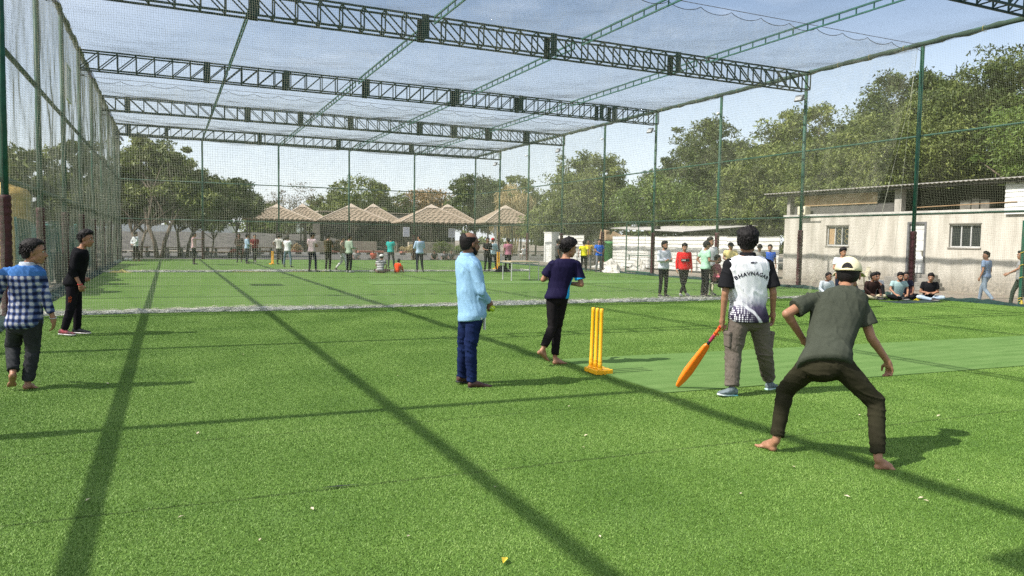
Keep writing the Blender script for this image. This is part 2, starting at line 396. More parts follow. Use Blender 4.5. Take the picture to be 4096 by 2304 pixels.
# ------------------------------------------------------------------ steel frame of the cage
TR_P, TR_H, TR_W = 0.5984, 0.62, 0.40          # truss panel length, height, width
TZ1 = HT + 0.0; TZ0 = TZ1 - TR_H
def mesh_of(mb, mat, name):
    me = bpy.data.meshes.new(name); me.from_pydata(mb.v, [], mb.f); me.materials.append(mat); me.update(); return me
npan = 41; TP = (XR - XL) / npan
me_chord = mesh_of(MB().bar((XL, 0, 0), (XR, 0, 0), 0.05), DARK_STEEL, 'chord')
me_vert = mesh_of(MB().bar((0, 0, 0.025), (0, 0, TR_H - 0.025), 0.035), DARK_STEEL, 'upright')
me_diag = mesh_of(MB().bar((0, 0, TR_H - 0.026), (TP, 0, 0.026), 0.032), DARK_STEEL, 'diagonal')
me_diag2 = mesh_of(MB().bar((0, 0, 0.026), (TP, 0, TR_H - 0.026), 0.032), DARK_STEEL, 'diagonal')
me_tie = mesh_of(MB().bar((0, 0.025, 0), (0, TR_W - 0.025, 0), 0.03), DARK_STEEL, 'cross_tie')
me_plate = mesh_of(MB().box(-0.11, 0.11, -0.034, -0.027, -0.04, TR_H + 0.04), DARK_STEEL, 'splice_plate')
def truss(y, plates, falling, label):
    t = thing('roof_truss', label, 'truss', (0, y, 0), 0, 'box trusses spanning the net cage')
    ya, yb = -TR_W / 2, TR_W / 2
    for yy in (ya, yb):
        for zz in (TZ0, TZ1): share('chord', me_chord, t, (0, yy, zz))
        for k in range(npan + 1):
            share('upright', me_vert, t, (XL + k * TP, yy, TZ0))
            if k < npan: share('diagonal', me_diag if falling else me_diag2, t, (XL + k * TP, yy + 0.003, TZ0))
        for X in plates:
            share('splice_plate', me_plate, t, (X, yy + (0 if yy < 0 else 0.061), TZ0))
    for k in range(npan + 1):
        for zz in (TZ0, TZ1): share('cross_tie', me_tie, t, (XL + k * TP, ya, zz))
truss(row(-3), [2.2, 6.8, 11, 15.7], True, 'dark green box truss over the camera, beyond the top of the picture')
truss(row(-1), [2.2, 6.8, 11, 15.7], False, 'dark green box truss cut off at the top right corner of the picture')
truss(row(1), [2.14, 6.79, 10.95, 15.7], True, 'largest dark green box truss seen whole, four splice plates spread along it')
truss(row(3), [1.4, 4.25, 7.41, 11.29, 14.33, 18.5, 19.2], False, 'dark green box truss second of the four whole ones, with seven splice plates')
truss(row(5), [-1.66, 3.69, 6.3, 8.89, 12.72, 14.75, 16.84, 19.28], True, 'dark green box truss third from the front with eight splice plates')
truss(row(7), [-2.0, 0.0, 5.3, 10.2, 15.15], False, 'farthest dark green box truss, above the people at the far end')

me_rung = mesh_of(MB().bar((0, 0, 0.02), (0, 0, 0.17), 0.03), BEAM_STEEL, 'rung')
ordn = ['leftmost', 'second from the left', 'third from the left', 'rightmost']
for bi, X in enumerate(XB):
    t = thing('ladder_beam', 'green ladder beam running lengthwise under the roof net, ' + ordn[bi] + ' of the four', 'beam', (X, 0, HT - 0.2), 0, 'ladder beams between the trusses')
    ys = [row(i) for i in (-3, -1, 1, 3, 5, 7)] + [YB]
    for a, b_ in zip(ys[:-1], ys[1:]):
        a2, b2 = a + 0.24, b_ - (0.24 if b_ != YB else 0.06)
        for zz, w in ((0.0, 0.04), (0.19, 0.045)):
            MB().bar((0, a2, zz), (0, b2, zz), w).build('rail', BEAM_STEEL, t)
        n = int((b2 - a2) / 0.555)
        for k in range(n + 1): share('rung', me_rung, t, (0, a2 + 0.02 + k * (b2 - a2 - 0.04) / n, 0))

me_post = mesh_of(MB().tube([(0, 0, GZ + 0.02), (0, 0, HT - 0.03)], 0.062, 12), GREEN_STEEL, 'pipe')
def pad_mesh(seed, h):
    prof = []; z = 0.02; i = 0
    rr = random.Random(seed)
    while z < h:
        d = 0.10 + rr.random() * 0.05
        prof += [(0.088 + rr.random() * .008, z), (0.098 + rr.random() * .01, z + d * .5), (0.088, z + d * .93)]
        z += d
    return mesh_of(MB().lathe(prof, 14), PAD, 'padding')
pads = [pad_mesh(s, 2.1) for s in range(3)]
for p_ in pads + [me_post]: p_.polygons.foreach_set('use_smooth', [True] * len(p_.polygons))
nth = ['far corner', 'second', 'third', 'fourth', 'fifth', 'sixth', 'seventh', 'eighth', 'ninth', 'tenth', 'eleventh', 'twelfth', 'thirteenth']
def post(x, y, label, padded=True, pz=1.0, k=0):
    t = thing('cage_post', label, 'post', (x, y, 0), 0, 'green steel posts round the net cage')
    share('pipe', me_post, t)
    if padded: share('padding', pads[k % 3], t, (0, 0, 0), scale=(1, 1, pz))
for i in range(8, -5, -1):
    y = row(i); k = 8 - i
    where = 'corner post joining the left net wall and the far net wall' if k == 0 else nth[k] + ' green post of the left net wall counted from its far corner'
    post(XL + (.05 if i == 0 else -0.02), y, where, True, 1.05, k)
    where = 'corner post joining the right net wall and the far net wall' if k == 0 else nth[k] + ' green post of the right net wall counted from its far corner'
    post(XR + 0.02, y, where, True, 1.0, k + 1)
for k, X in enumerate(XB): post(X, YB + 0.02, 'padded green post of the far net wall, ' + ordn[k] + ' of four', True, 0.9, k)

def rail(a, b_, rad, label, mat=GREEN_STEEL, grp='horizontal pipes of the net cage'):
    o = MB().tube([a, b_], rad, 10).build('cage_rail', mat, smooth=True)
    return tag(o, label, 'rail', grp)
rail((XL - 0.10, YN, 2.62), (XL - 0.10, YB, 2.62), 0.055, 'lower horizontal pipe along the left net wall')
rail((XL - 0.10, YN, 5.14), (XL - 0.10, YB, 5.14), 0.055, 'middle horizontal pipe along the left net wall')
rail((XR + 0.09, YN, 2.66), (XR + 0.09, YB, 2.66), 0.035, 'lower horizontal pipe along the right net wall')
rail((XR + 0.09, YN, 5.14), (XR + 0.09, YB, 5.14), 0.035, 'middle horizontal pipe along the right net wall')
rail((XL, YB + 0.10, 2.62), (XR, YB + 0.10, 2.62), 0.03, 'lower horizontal pipe across the far net wall')
rail((XL, YB + 0.10, 5.14), (XR, YB + 0.10, 5.14), 0.035, 'middle horizontal pipe across the far net wall')
# eave pipes with the net edge bunched and lashed round them
for side, X, lab in ((0, XL, 'eave pipe along the top of the left net wall wrapped in bunched net'), (1, XR, 'eave pipe along the top of the right net wall wrapped in bunched net')):
    t = thing('eave_pipe', lab, 'pipe', (X, 0, HT + 0.05), 0, 'eave pipes of the net cage')
    MB().tube([(0, YN, 0), (0, YB, 0)], 0.05, 10).build('pipe', GREEN_STEEL, t, True)
    w = MB(); yy = np.arange(YN, YB, 0.22)
    w.tube([(0.02 * math.sin(q * 3.1), q, -0.03 + 0.012 * math.sin(q * 5)) for q in yy], [0.075 + 0.014 * math.sin(q * 7.3) + 0.012 * random.random() for q in yy], 8)
    w.build('bunched_net', NET_SIDE if side == 0 else pm('green bunched net', (0.05, 0.085, 0.055), (0.03, 0.05, 0.035), 30, 0.9, 0.8, 60), t, True)
    kn = MB(); q = YN
    while q < YB:
        kn.tube([(0.105 * math.cos(a), q, -0.03 + 0.105 * math.sin(a)) for a in np.linspace(0, 2 * math.pi, 9)], 0.006, 4); q += 1.3
    tag(kn.build('lashing', ROPE_Y, t), kind='stuff')
t = thing('eave_pipe', 'eave pipe across the top of the far net wall', 'pipe', (0, YB, HT + 0.03), 0, 'eave pipes of the net cage')
MB().tube([(XL, 0, 0), (XR, 0, 0)], 0.05, 10).build('pipe', DARK_STEEL, t, True)

# flood lights and small cameras on the posts
def flood(x, y, z, rz, label, grp='flood lights on the cage posts', sc=1.0):
    t = thing('flood_light', label, 'flood light', (x, y, z), rz, grp); t.scale = (sc, sc, sc)
    T = Matrix.Translation((0, -0.34, 0)) @ Matrix.Rotation(R(-28), 4, 'X')
    MB().box(-0.17, 0.17, -0.04, 0.03, -0.13, 0.13, T).build('housing', GREY_CAST, t, bevel=0.012)
    MB().box(-0.145, 0.145, -0.046, -0.041, -0.105, 0.105, T).build('lens', LAMP_GLASS, t)
    b = MB(); b.bar((-0.19, -0.34, 0), (-0.19, -0.1, 0), 0.03, 0.006); b.bar((0.19, -0.34, 0), (0.19, -0.1, 0), 0.03, 0.006); b.bar((-0.2, -0.1, 0), (0.2, -0.1, 0), 0.03, 0.01); b.bar((0, -0.1, 0), (0, 0.0, 0), 0.04)
    b.build('bracket', GREY_CAST, t)
for i, lab in ((1, 'largest flood light, on the right wall post under the big truss'), (3, 'second nearest flood light on the right wall'), (5, 'third flood light of the right wall, level with the third truss'), (7, 'smallest flood light, by the right far corner')):
    flood(XR - 0.05, row(i), 7.05, R(-90 + 12), lab)
for i, lab in ((1, 'flood light high at the top left corner of the picture'), (3, 'flood light on the left wall below the second truss'), (5, 'flood light on the left wall below the third truss'), (7, 'flood light by the left far corner')):
    flood(XL + 0.05, row(i), 7.15, R(90 - 12), lab)
for i in (2, 4, 6):
    t = thing('security_camera', 'small white camera on the ' + {2: 'nearest', 4: 'middle', 6: 'farthest'}[i] + ' of the plain right wall posts', 'camera', (XR - 0.06, row(i), 7.2), R(-60), 'small cameras on the right wall')
    MB().tube([(0, -0.28, -0.02), (0, -0.08, 0.02)], 0.045, 10).build('body', WHITE_PAINT, t, True)
    MB().bar((0, -0.12, 0.02), (0, 0.02, 0.06), 0.025).build('bracket', WHITE_PAINT, t)
# two pale framed panels at left, plus one unseen, added for its shadow
for yy, zz, lab in ((2.12, 7.0, 'unseen pale framed board added high on the left net wall to cast a shadow'), (26.0, 5.55, 'nearer pale framed board hanging on the left net wall'), (44.2, 5.6, 'farther pale framed board hanging on the left net wall')):
    t = thing('framed_board', lab, 'board', (XL + 0.12, yy, zz), 0, 'framed boards on the left wall')
    b = MB(); b.bar((0, -0.55, 0), (0, 0.55, 0), 0.05); b.bar((0, -0.55, 1.0), (0, 0.55, 1.0), 0.05); b.bar((0, -0.53, 0.02), (0, -0.53, 0.98), 0.05); b.bar((0, 0.53, 0.02), (0, 0.53, 0.98), 0.05)
    b.build('frame', WHITE_PAINT, t)
    MB().box(-0.008, 0.008, -0.5, 0.5, 0.03, 0.97).build('sheet', pm('frosted sheet', (0.52, 0.53, 0.50), (0.40, 0.41, 0.39), 3, 0.5), t)

# gate frame in the right wall
GYa, GYb = row(3) + 0.25, 36.4
gate = thing('cage_gate', 'tall green pipe gate in the right net wall before the white sheet fence', 'gate', (XR + 0.1, 0, 0), 0)
gb = MB()
for yy in (GYa, 33.0): gb.tube([(0, yy, 0.02), (0, yy, 2.6)], 0.035, 8)
gb.build('stile', GREEN_STEEL, gate); 
gb = MB(); gb.tube([(0, 31.9, 0.1), (0, 31.9, 2.55)], 0.025, 8); gb.build('mullion', GREEN_STEEL, gate)
gb = MB(); gb.tube([(0, GYa, 2.6), (0, 33.0, 2.6)], 0.04, 8); gb.build('top_rail', GREEN_STEEL, gate)
gb = MB(); gb.tube([(0, GYa, 0.1), (0, 33.0, 0.1)], 0.04, 8); gb.build('bottom_rail', GREEN_STEEL, gate)
gb = MB(); gb.tube([(0, GYa, 0.95), (0, 33.0, 0.95)], 0.025, 8); gb.tube([(0, 32.7, 0.7), (0, 32.7, 0.95)], 0.03, 8); gb.build('middle_rail', GREEN_STEEL, gate)
gp = thing('gate_post', 'green square post with yellow rope ties at the right edge of the picture', 'post', (XR, 12.93, 0), 0)
MB().box(-0.04, 0.04, -0.04, 0.04, 0, 2.4).build('post', GREEN_STEEL, gp)
MB().box(-0.16, 0.16, -0.2, 0.2, 0.0, 0.02).build('base_plate', GREEN_STEEL, gp)
gb = MB()
for z in (0.15, 0.22, 0.8, 1.15, 1.5): gb.tube([(0.06 * math.cos(a), 0.06 * math.sin(a), z + 0.02 * math.sin(a * 2)) for a in np.linspace(0, 6.3, 9)], 0.008, 4)
for k in range(9): gb.tube([(-0.08, -0.08, 0.16), (-0.12 - random.random() * .12, -0.1 - random.random() * .1, 0.02 + random.random() * .1)], 0.006, 4)
tag(gb.build('rope_tie', ROPE_Y, gp), kind='stuff')

# ------------------------------------------------------------------ nets: every string is a thin three-sided tube
def strings(A, rad, ax1, ax2):
    """A: (n_strings, n_pts, 3) -> verts, quads"""
    n, k, _ = A.shape
    off = np.array([[math.cos(a), math.sin(a)] for a in (0.3, 0.3 + 2.094, 0.3 + 4.189)]) * rad
    V = A[:, :, None, :] + off[None, None, :, :1] * np.array(ax1)[None, None, None] + off[None, None, :, 1:] * np.array(ax2)[None, None, None]
    V = V.reshape(-1, 3)
    idx = np.arange(n * k).reshape(n, k) * 3
    a = idx[:, :-1].ravel(); b = idx[:, 1:].ravel(); F = []
    for j in range(3):
        j2 = (j + 1) % 3
        F.append(np.stack([a + j, a + j2, b + j2, b + j], 1))
    return V, np.concatenate(F, 0)
def net(name, P, U, W, cell, segU, segW, rad, axes, mat, parent=None, keep=None, label=None, cat=None, group=None):
    """P(u,w)->(x,y,z) arrays; strings along w at each u, and along u at each w"""
    nu = int(round((U[1] - U[0]) / cell)); nw = int(round((W[1] - W[0]) / cell))
    us = np.linspace(U[0], U[1], nu + 1); ws = np.linspace(W[0], W[1], nw + 1)
    axn, axu, axw = axes
    wv = np.linspace(W[0], W[1], int((W[1] - W[0]) / segW) + 2); uv = np.linspace(U[0], U[1], int((U[1] - U[0]) / segU) + 2)
    a, b_ = np.meshgrid(us, wv, indexing='ij'); A = np.stack(P(a, b_), -1)
    c, d = np.meshgrid(ws, uv, indexing='ij'); B = np.stack(P(d, c), -1)
    V1, F1 = strings(A, rad, axn, axu); V2, F2 = strings(B, rad, axn, axw)
    V = np.concatenate([V1, V2]); F = np.concatenate([F1, F2 + len(V1)])
    if keep is not None:
        ok = keep(V)[F].all(1); F = F[ok]
    o = link_mesh(name, V, F, mat, parent)
    if label: tag(o, label, cat, group)
    return o
X3, Y3, Z3 = (1, 0, 0), (0, 1, 0), (0, 0, 1)
SN = 0.050
def side(xc, sgn, seed):
    def P(u, w):
        bell = np.sin(np.clip(w / HT, 0, 1) * np.pi)
        x = xc + sgn * (0.05 * wav(u, w, seed, 0.8) * bell + 0.02 * wav(u, w, seed + 3, 3.0) * bell)
        return x, u + 0.035 * wav(u, w, seed + 1, 1.4) + 0.012 * wav(u, w, seed + 5, 6), np.maximum(w + 0.04 * wav(u, w, seed + 2, 1.2) + 0.012 * wav(u, w, seed + 6, 5.5), 0.0)
    return P
net('side_net', side(XL + 0.04, 1, 0.4), (2.2, YB), (0.04, HT + .02), 0.048, 0.55, 0.50, 0.0018, (X3, Y3, Z3), NET_SIDE,
    label='square mesh net hanging along the left side of the cage', cat='net', group='nets hung on the cage')
net('side_net', side(XR - 0.04, 1, 2.4), (11.5, YB), (0.04, HT + .02), SN, 0.42, 0.42, 0.0017, (X3, Y3, Z3), pm('right side net', (0.26, 0.27, 0.19), (0.17, 0.19, 0.13), 1, 0.8),
    label='square mesh net hanging along the right side of the cage', cat='net', group='nets hung on the cage')
def PB(u, w):
    return u + 0.03 * wav(u, w, 9, 1.3), YB - 0.04 + 0.05 * wav(u, w, 7, 0.9), w + 0.03 * wav(u, w, 8, 1.3)
net('far_net', PB, (XL, XR), (0.04, HT), 0.060, 0.6, 0.6, 0.0021, (Y3, X3, Z3), NET_SIDE,
    label='square mesh net closing the far end of the cage', cat='net', group='nets hung on the cage')
def PR(u, w):   # roof: u = x, w = y
    fr = np.abs(((w - Y1) / (2 * SP)) % 1.0)
    bx = np.abs(((u - XL) / ((XR - XL) / 5)) % 1.0)
    sag = 0.30 * np.sin(fr * np.pi) ** 0.8 * (0.45 + 0.55 * np.sin(bx * np.pi))
    return u + 0.06 * wav(u, w, 11, 0.9) + 0.015 * wav(u, w, 15, 5), w + 0.06 * wav(u, w, 12, 0.9) + 0.015 * wav(u, w, 16, 5), HT + 0.05 - sag + 0.035 * wav(u, w, 13, 1.3)
net('roof_net', PR, (XL, XR), (1.0, YB), 0.052, 0.8, 0.8, 0.0013, (Z3, X3, Y3), NET_ROOF,
    label='dark square mesh net spread over the whole cage as a sagging roof', cat='net', group='nets hung on the cage')

def divider(y, label, right_edge, seed, cell, rad, x1, bunch_r, lean=0.5):
    t = thing('divider_net', label, 'net', (0, y, 0), 0, 'pale divider nets strung across the cage')
    def scal(u): return 0.13 * np.abs(np.sin((u - XL) * np.pi / 1.05)) ** 0.7
    def P(u, w):
        z = w + 0.05 * wav(u, w, seed + 2, 1.1) * np.sin(np.clip(w / HT, 0, 1) * np.pi) + 0.012 * wav(u, w, seed + 4, 5)
        z = z * (1 - scal(u) / HT * (w / HT) ** 3)
        yy = lean * (1 - np.clip(w / HT, 0, 1)) ** 1.5 + 0.09 * wav(u, w, seed, 0.7) + 0.03 * wav(u, w, seed + 1, 3)
        xx = u + 0.05 * wav(u, w, seed + 5, 1.0) + 0.012 * wav(u, w, seed + 6, 6)
        if right_edge is not None:
            xe = right_edge(w); s = np.clip((u - (XR - 6)) / 6, 0, 1)
            xx = xx - s ** 1.5 * (XR - xe)
        return np.maximum(xx, XL + .05), yy, np.maximum(z, 0.03)
    net('mesh', P, (XL, XR - 0.1), (0.05, HT - 0.1), cell, 0.4, 0.4, rad, (Y3, X3, Z3), NET_WHITE, t)
    rp = MB(); xs = np.arange(XL, XR, 0.105)
    rp.tube([(XL, 0, HT - 0.02), (XR, 0, HT - 0.02)], 0.009, 5)
    rp.tube([(q, 0, HT - 0.09 - float(scal(np.array(q)))) for q in xs], 0.009, 5)
    rp.build('top_rope', pm('grey rope', (0.12, 0.11, 0.10), (0.08, 0.075, 0.07), 20, 0.8), t)
    # heap of slack net on the ground along the foot
    core = MB(); xs = np.arange(XL + 0.1, x1, 0.12); rr = random.Random(int(seed * 10))
    hh = [bunch_r * (0.85 + 0.45 * math.sin(q * 0.8 + seed) * math.sin(q * 0.31) + 0.25 * rr.random()) for q in xs]
    b0 = len(core.v); n = 9
    for q, h in zip(xs, hh):
        yc = lean + 0.06 * math.sin(q * 1.3 + seed)
        for k in range(n):
            a = math.pi * k / (n - 1)
            core.v.append((q + rr.uniform(-.02, .02), yc - math.cos(a) * h * 1.7 + rr.uniform(-.012, .012), 0.004 + abs(math.sin(a)) * h * (0.85 + rr.random() * .3)))
    for i in range(len(xs) - 1):
        for k in range(n - 1):
            a = b0 + i * n + k; core.f.append((a, a + 1, a + 1 + n, a + n))
    heap_m = pm('bunched pale net', (0.66, 0.65, 0.58), (0.30, 0.31, 0.25), 38, 0.9, 1.0, 70, dist=0.03, stretch=(1, 2, 1), lo=0.40, hi=0.60)
    core.build('heap', heap_m, t)
    lp = MB()
    for k in range(int((x1 - XL) * 42)):
        q = rr.uniform(XL + 0.1, x1); h = hh[min(int((q - XL - 0.1) / 0.12), len(hh) - 1)]
        yc = lean + 0.06 * math.sin(q * 1.3 + seed); ph = rr.uniform(0.1, 3.0); L_ = rr.uniform(0.05, 0.2); tw = rr.uniform(-1.4, 1.4)
        pts_ = []
        for s in range(4):
            a = ph + tw * s / 3 * 0.6; a = min(max(a, 0.05), 3.1)
            pts_.append((q + L_ * s / 3 + rr.uniform(-.02, .02), yc - math.cos(a) * h * 1.75, 0.012 + math.sin(a) * h * 1.12 + rr.uniform(0, .015)))
        lp.tube(pts_, 0.0035, 3, False)
    tag(lp.build('loose_strand', NET_WHITE, t), kind='stuff')
    return t
def edge1(w):   # net pulled away from the wall towards its foot
    return np.interp(w, [0, 0.44, 1.36, 6.26, 8.0], [18.5, 18.6, 20.0, 21.3, 21.6])
d1 = divider(row(0), 'nearest pale divider net with its slack foot heaped white along the turf', edge1, 1.1, 0.046, 0.0016, 21.2, 0.075)
MB().tube([(18.6, 0.2, 0.35), (20.05, .05, 1.6), (21.3, 0, 6.2), (21.55, 0, 7.85)], 0.005, 5).build('edge_rope', NET_WHITE, d1)
MB().tube([(20.9, 0.05, 0.35), (21.2, .05, 3.6), (21.5, 0, 7.85)], 0.004, 5).build('hanging_cord', NET_WHITE, d1)
d2 = divider(row(4), 'farther pale divider net crossing before the far players', None, 4.2, 0.062, 0.0018, 17.5, 0.07, 0.25)
# green net skirt heaped along the feet of the side nets
for sgn, X, ya, yb, lab in ((1, XL + 0.1, 8.0, YB, 'dark green net skirt heaped along the foot of the left wall'), (-1, XR - 0.15, 12.0, YB, 'dark green net skirt heaped along the foot of the right wall')):
    sk = MB(); rr = random.Random(5); ys = np.arange(ya, yb, 0.16); n = 6
    for q in ys:
        h = 0.05 + 0.05 * rr.random() + 0.03 * math.sin(q * 1.9)
        for k in range(n):
            a = math.pi * k / (n - 1)
            sk.v.append((X + math.cos(a) * 0.17 * (1 + .4 * rr.random()), q, 0.004 + math.sin(a) * h * (0.8 + .4 * rr.random())))
    for i in range(len(ys) - 1):
        for k in range(n - 1): sk.f.append((i * n + k, i * n + k + 1, (i + 1) * n + k + 1, (i + 1) * n + k))
    tag(sk.build('net_skirt', pm('heaped green net', (0.018, 0.055, 0.045), (0.010, 0.022, 0.020), 30, 0.9, 1.0, 60, dist=.03)), lab, 'net', 'net skirts on the turf edge')
# ------------------------------------------------------------------ building on the right
XBD = 28.2
PLASTER = None
def plaster_material():
    m, nt, b = new_mat('stained whitewash')
    N = nt.nodes.new; K = nt.links.new
    t = N('ShaderNodeTexCoord'); sp = N('ShaderNodeSeparateXYZ'); K(t.outputs['Object'], sp.inputs[0])
    n1 = N('ShaderNodeTexNoise'); n1.inputs['Scale'].default_value = 0.7; n1.inputs['Detail'].default_value = 8
    n2 = N('ShaderNodeTexNoise'); n2.inputs['Scale'].default_value = 9; n2.inputs['Detail'].default_value = 6
    mp_ = N('ShaderNodeMapping'); mp_.inputs['Scale'].default_value = (1, 1, 0.15)
    n3 = N('ShaderNodeTexNoise'); n3.inputs['Scale'].default_value = 2.5; n3.inputs['Detail'].default_value = 5
    K(t.outputs['Object'], n1.inputs['Vector']); K(t.outputs['Object'], n2.inputs['Vector']); K(t.outputs['Object'], mp_.inputs['Vector']); K(mp_.outputs['Vector'], n3.inputs['Vector'])
    # damp dirt rising from the ground, with a ragged upper edge
    ma = N('ShaderNodeMath'); ma.operation = 'MULTIPLY_ADD'; ma.inputs[1].default_value = 1.5; K(n1.outputs['Fac'], ma.inputs[0]); ma.inputs[2].default_value = -0.15
    su = N('ShaderNodeMath'); su.operation = 'SUBTRACT'; K(ma.outputs[0], su.inputs[0]); K(sp.outputs['Z'], su.inputs[1])
    mr = N('ShaderNodeMapRange'); mr.inputs['From Min'].default_value = -0.25; mr.inputs['From Max'].default_value = 0.55; mr.inputs['To Max'].default_value = 0.85
    K(su.outputs[0], mr.inputs['Value'])
    base = N('ShaderNodeValToRGB'); e = base.color_ramp.elements; e[0].position = .35; e[0].color = (0.36, 0.335, 0.285, 1); e[1].position = .62; e[1].color = (0.51, 0.48, 0.42, 1)
    K(n3.outputs['Fac'], base.inputs['Fac'])
    dirt = N('ShaderNodeValToRGB'); e = dirt.color_ramp.elements; e[0].position = .35; e[0].color = (0.16, 0.145, 0.12, 1); e[1].position = .65; e[1].color = (0.34, 0.30, 0.24, 1)
    K(n2.outputs['Fac'], dirt.inputs['Fac'])
    mixn = N('ShaderNodeMixRGB'); K(mr.outputs['Result'], mixn.inputs['Fac']); K(base.outputs['Color'], mixn.inputs['Color1']); K(dirt.outputs['Color'], mixn.inputs['Color2'])
    K(mixn.outputs['Color'], b.inputs['Base Color']); b.inputs['Roughness'].default_value = 0.9
    bp = N('ShaderNodeBump'); bp.inputs['Strength'].default_value = 0.5; bp.inputs['Distance'].default_value = 0.02
    K(n2.outputs['Fac'], bp.inputs['Height']); K(bp.outputs['Normal'], b.inputs['Normal'])
    return m
PLASTER = plaster_material()
bd = thing('store_building', 'low whitewashed store building with two windows and an open dark loft under a metal roof', 'building', (XBD, 0, GZ))
Z = lambda z: z - GZ
DY0, DY1, DZ0, DZ1 = 20.62, 21.45, Z(0.50), Z(2.62)
W1 = (24.45, 25.72, Z(1.61), Z(2.52)); W2 = (18.35, 19.62, Z(1.62), Z(2.52))
wl = MB()
ys = [6.0, W2[0], W2[1], DY0, DY1, W1[0], W1[1], 28.35]
for a, b_ in ((0, 1), (2, 3), (4, 5), (6, 7)): wl.box(0, 0.22, ys[a], ys[b_], 0, Z(2.98))
for w_ in (W1, W2): wl.box(0, 0.22, w_[0], w_[1], 0, w_[2]); wl.box(0, 0.22, w_[0], w_[1], w_[3], Z(2.98))
wl.box(0, 0.22, DY0, DY1, 0, DZ0); wl.box(0, 0.22, DY0, DY1, DZ1, Z(2.98))
wl.box(0.222, 6, 28.13, 28.35, 0, Z(2.98))
wl.build('wall', PLASTER, bd)
MB().box(-0.05, 0.26, 6, 28.40, Z(2.982), Z(3.10)).build('coping', pm('pale coping', (0.52, 0.50, 0.46), (0.38, 0.36, 0.33), 3, .9), bd)
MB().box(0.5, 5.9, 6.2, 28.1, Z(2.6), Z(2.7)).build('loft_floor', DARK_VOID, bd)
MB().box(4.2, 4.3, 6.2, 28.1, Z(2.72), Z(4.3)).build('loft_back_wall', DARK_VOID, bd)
for k, (y, w) in enumerate(((28.15, .2), (22.0, .33), (14.5, .3), (9.0, .3))):
    MB().box(0.02, 0.30, y - w / 2, y + w / 2, Z(3.102), Z(4.08)).build('loft_pillar', pm('grey pillar', (0.40, 0.38, 0.34), (0.30, 0.28, 0.25), 4, .9), bd)
MB().box(0.10, 0.14, 23.1, 27.2, Z(3.5), Z(4.0)).build('plywood_sheet', PLY, bd)
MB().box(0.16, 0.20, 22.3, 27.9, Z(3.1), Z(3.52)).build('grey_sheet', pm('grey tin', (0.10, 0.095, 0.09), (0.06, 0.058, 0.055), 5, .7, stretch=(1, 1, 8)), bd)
# corrugated roof sheet with its ribbed front edge
rf = MB(); ny = 120; y0, y1 = 5.5, 29.4; xs_ = [(-0.45, Z(4.16)), (6.2, Z(4.75))]
yy = np.linspace(y0, y1, ny * 4 + 1)
for (x, z) in xs_:
    for k, y in enumerate(yy): rf.v.append((x, y, z + 0.02 * math.cos(k * math.pi / 2)))
n_ = len(yy)
for k in range(n_ - 1): rf.f.append((k, k + 1, n_ + k + 1, n_ + k))
ro = rf.build('roof_sheet', pm('old zinc sheet', (0.36, 0.34, 0.30), (0.22, 0.20, 0.18), 2, .5, stretch=(1, 4, 1)), bd)
sm = ro.modifiers.new('thick', 'SOLIDIFY'); sm.thickness = 0.02
for k, x in enumerate((-0.35, 2.0)):
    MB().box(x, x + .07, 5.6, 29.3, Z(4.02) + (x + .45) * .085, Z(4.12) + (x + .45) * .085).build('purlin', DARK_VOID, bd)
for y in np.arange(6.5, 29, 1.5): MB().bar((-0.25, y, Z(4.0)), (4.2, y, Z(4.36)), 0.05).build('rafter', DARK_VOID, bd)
cs = MB(); k = 0
for z in np.arange(Z(2.87), Z(4.0), 0.09):
    cs.box(-0.10 - (0.02 if k % 2 else 0), -0.06, 8.0, 17.45, z, z + 0.088); k += 1
cs.build('white_sheet_panel', WHITE_PAINT, bd)
def window(w_, nm):
    y0, y1, z0, z1 = w_
    f = MB()
    for a in ((y0, y0 + .05, z0, z1), (y1 - .05, y1, z0, z1), (y0 + .05, y1 - .05, z0, z0 + .05), (y0 + .05, y1 - .05, z1 - .05, z1)): f.box(0.10, 0.16, *a)
    fr = f.build('window', ALU, bd)
    wd = (y1 - y0 - .1)
    for k in (1, 2): MB().box(0.095, 0.155, y0 + .05 + wd * k / 3 - .022, y0 + .05 + wd * k / 3 + .022, z0 + .05, z1 - .05).build('mullion', ALU, fr)
    for k in range(3): MB().box(0.13, 0.14, y0 + .052 + wd * k / 3 + (.022 if k else 0), y0 + .048 + wd * (k + 1) / 3 - (.022 if k < 2 else 0), z0 + .05, z1 - .05).build('pane', GLASS_D, fr)
    MB().box(-0.04, 0.10, y0 - .04, y1 + .04, z0 - .05, z0 - .002).build('sill', CONC, fr)
    MB().box(-0.005, 0.09, y0 - .03, y1 + .03, z1 + .002, z1 + .05).build('lintel', pm('dark lintel', (.15, .14, .12), None, 4, .9), fr)
    return fr
w1 = window(W1, 1); window(W2, 2)
MB().box(0.112, 0.125, W1[1] - 0.42, W1[1] - 0.10, W1[2] + .06, W1[3] - .12).build('board_behind_pane', PLY, w1)
g_ = MB()
for yy0 in (W1[0] + .18, W1[0] + .60):
    for s in range(3): g_.tube([(0.118, yy0 + .11 * math.cos(a), W1[2] + .22 + s * .22 + .10 * math.sin(a)) for a in np.linspace(0, 2 * math.pi, 9)], 0.008, 4)
g_.build('ornamental_grille', pm('brass grille', (.45, .38, .18), None, 5, .5), w1)
door = MB(); nrib = 9
for k in range(nrib):
    z = DZ0 + .04 + k * (DZ1 - DZ0 - .08) / nrib
    door.box(0.08 - (.015 if k % 2 == 0 else 0), 0.13, DY0 + .08, DY1 - .08, z + .003, z + (DZ1 - DZ0 - .08) / nrib - .003)
dr = door.build('door', pm('white steel door', (0.62, 0.62, 0.60), (0.5, 0.5, 0.48), 3, .5), bd)
fr = MB()
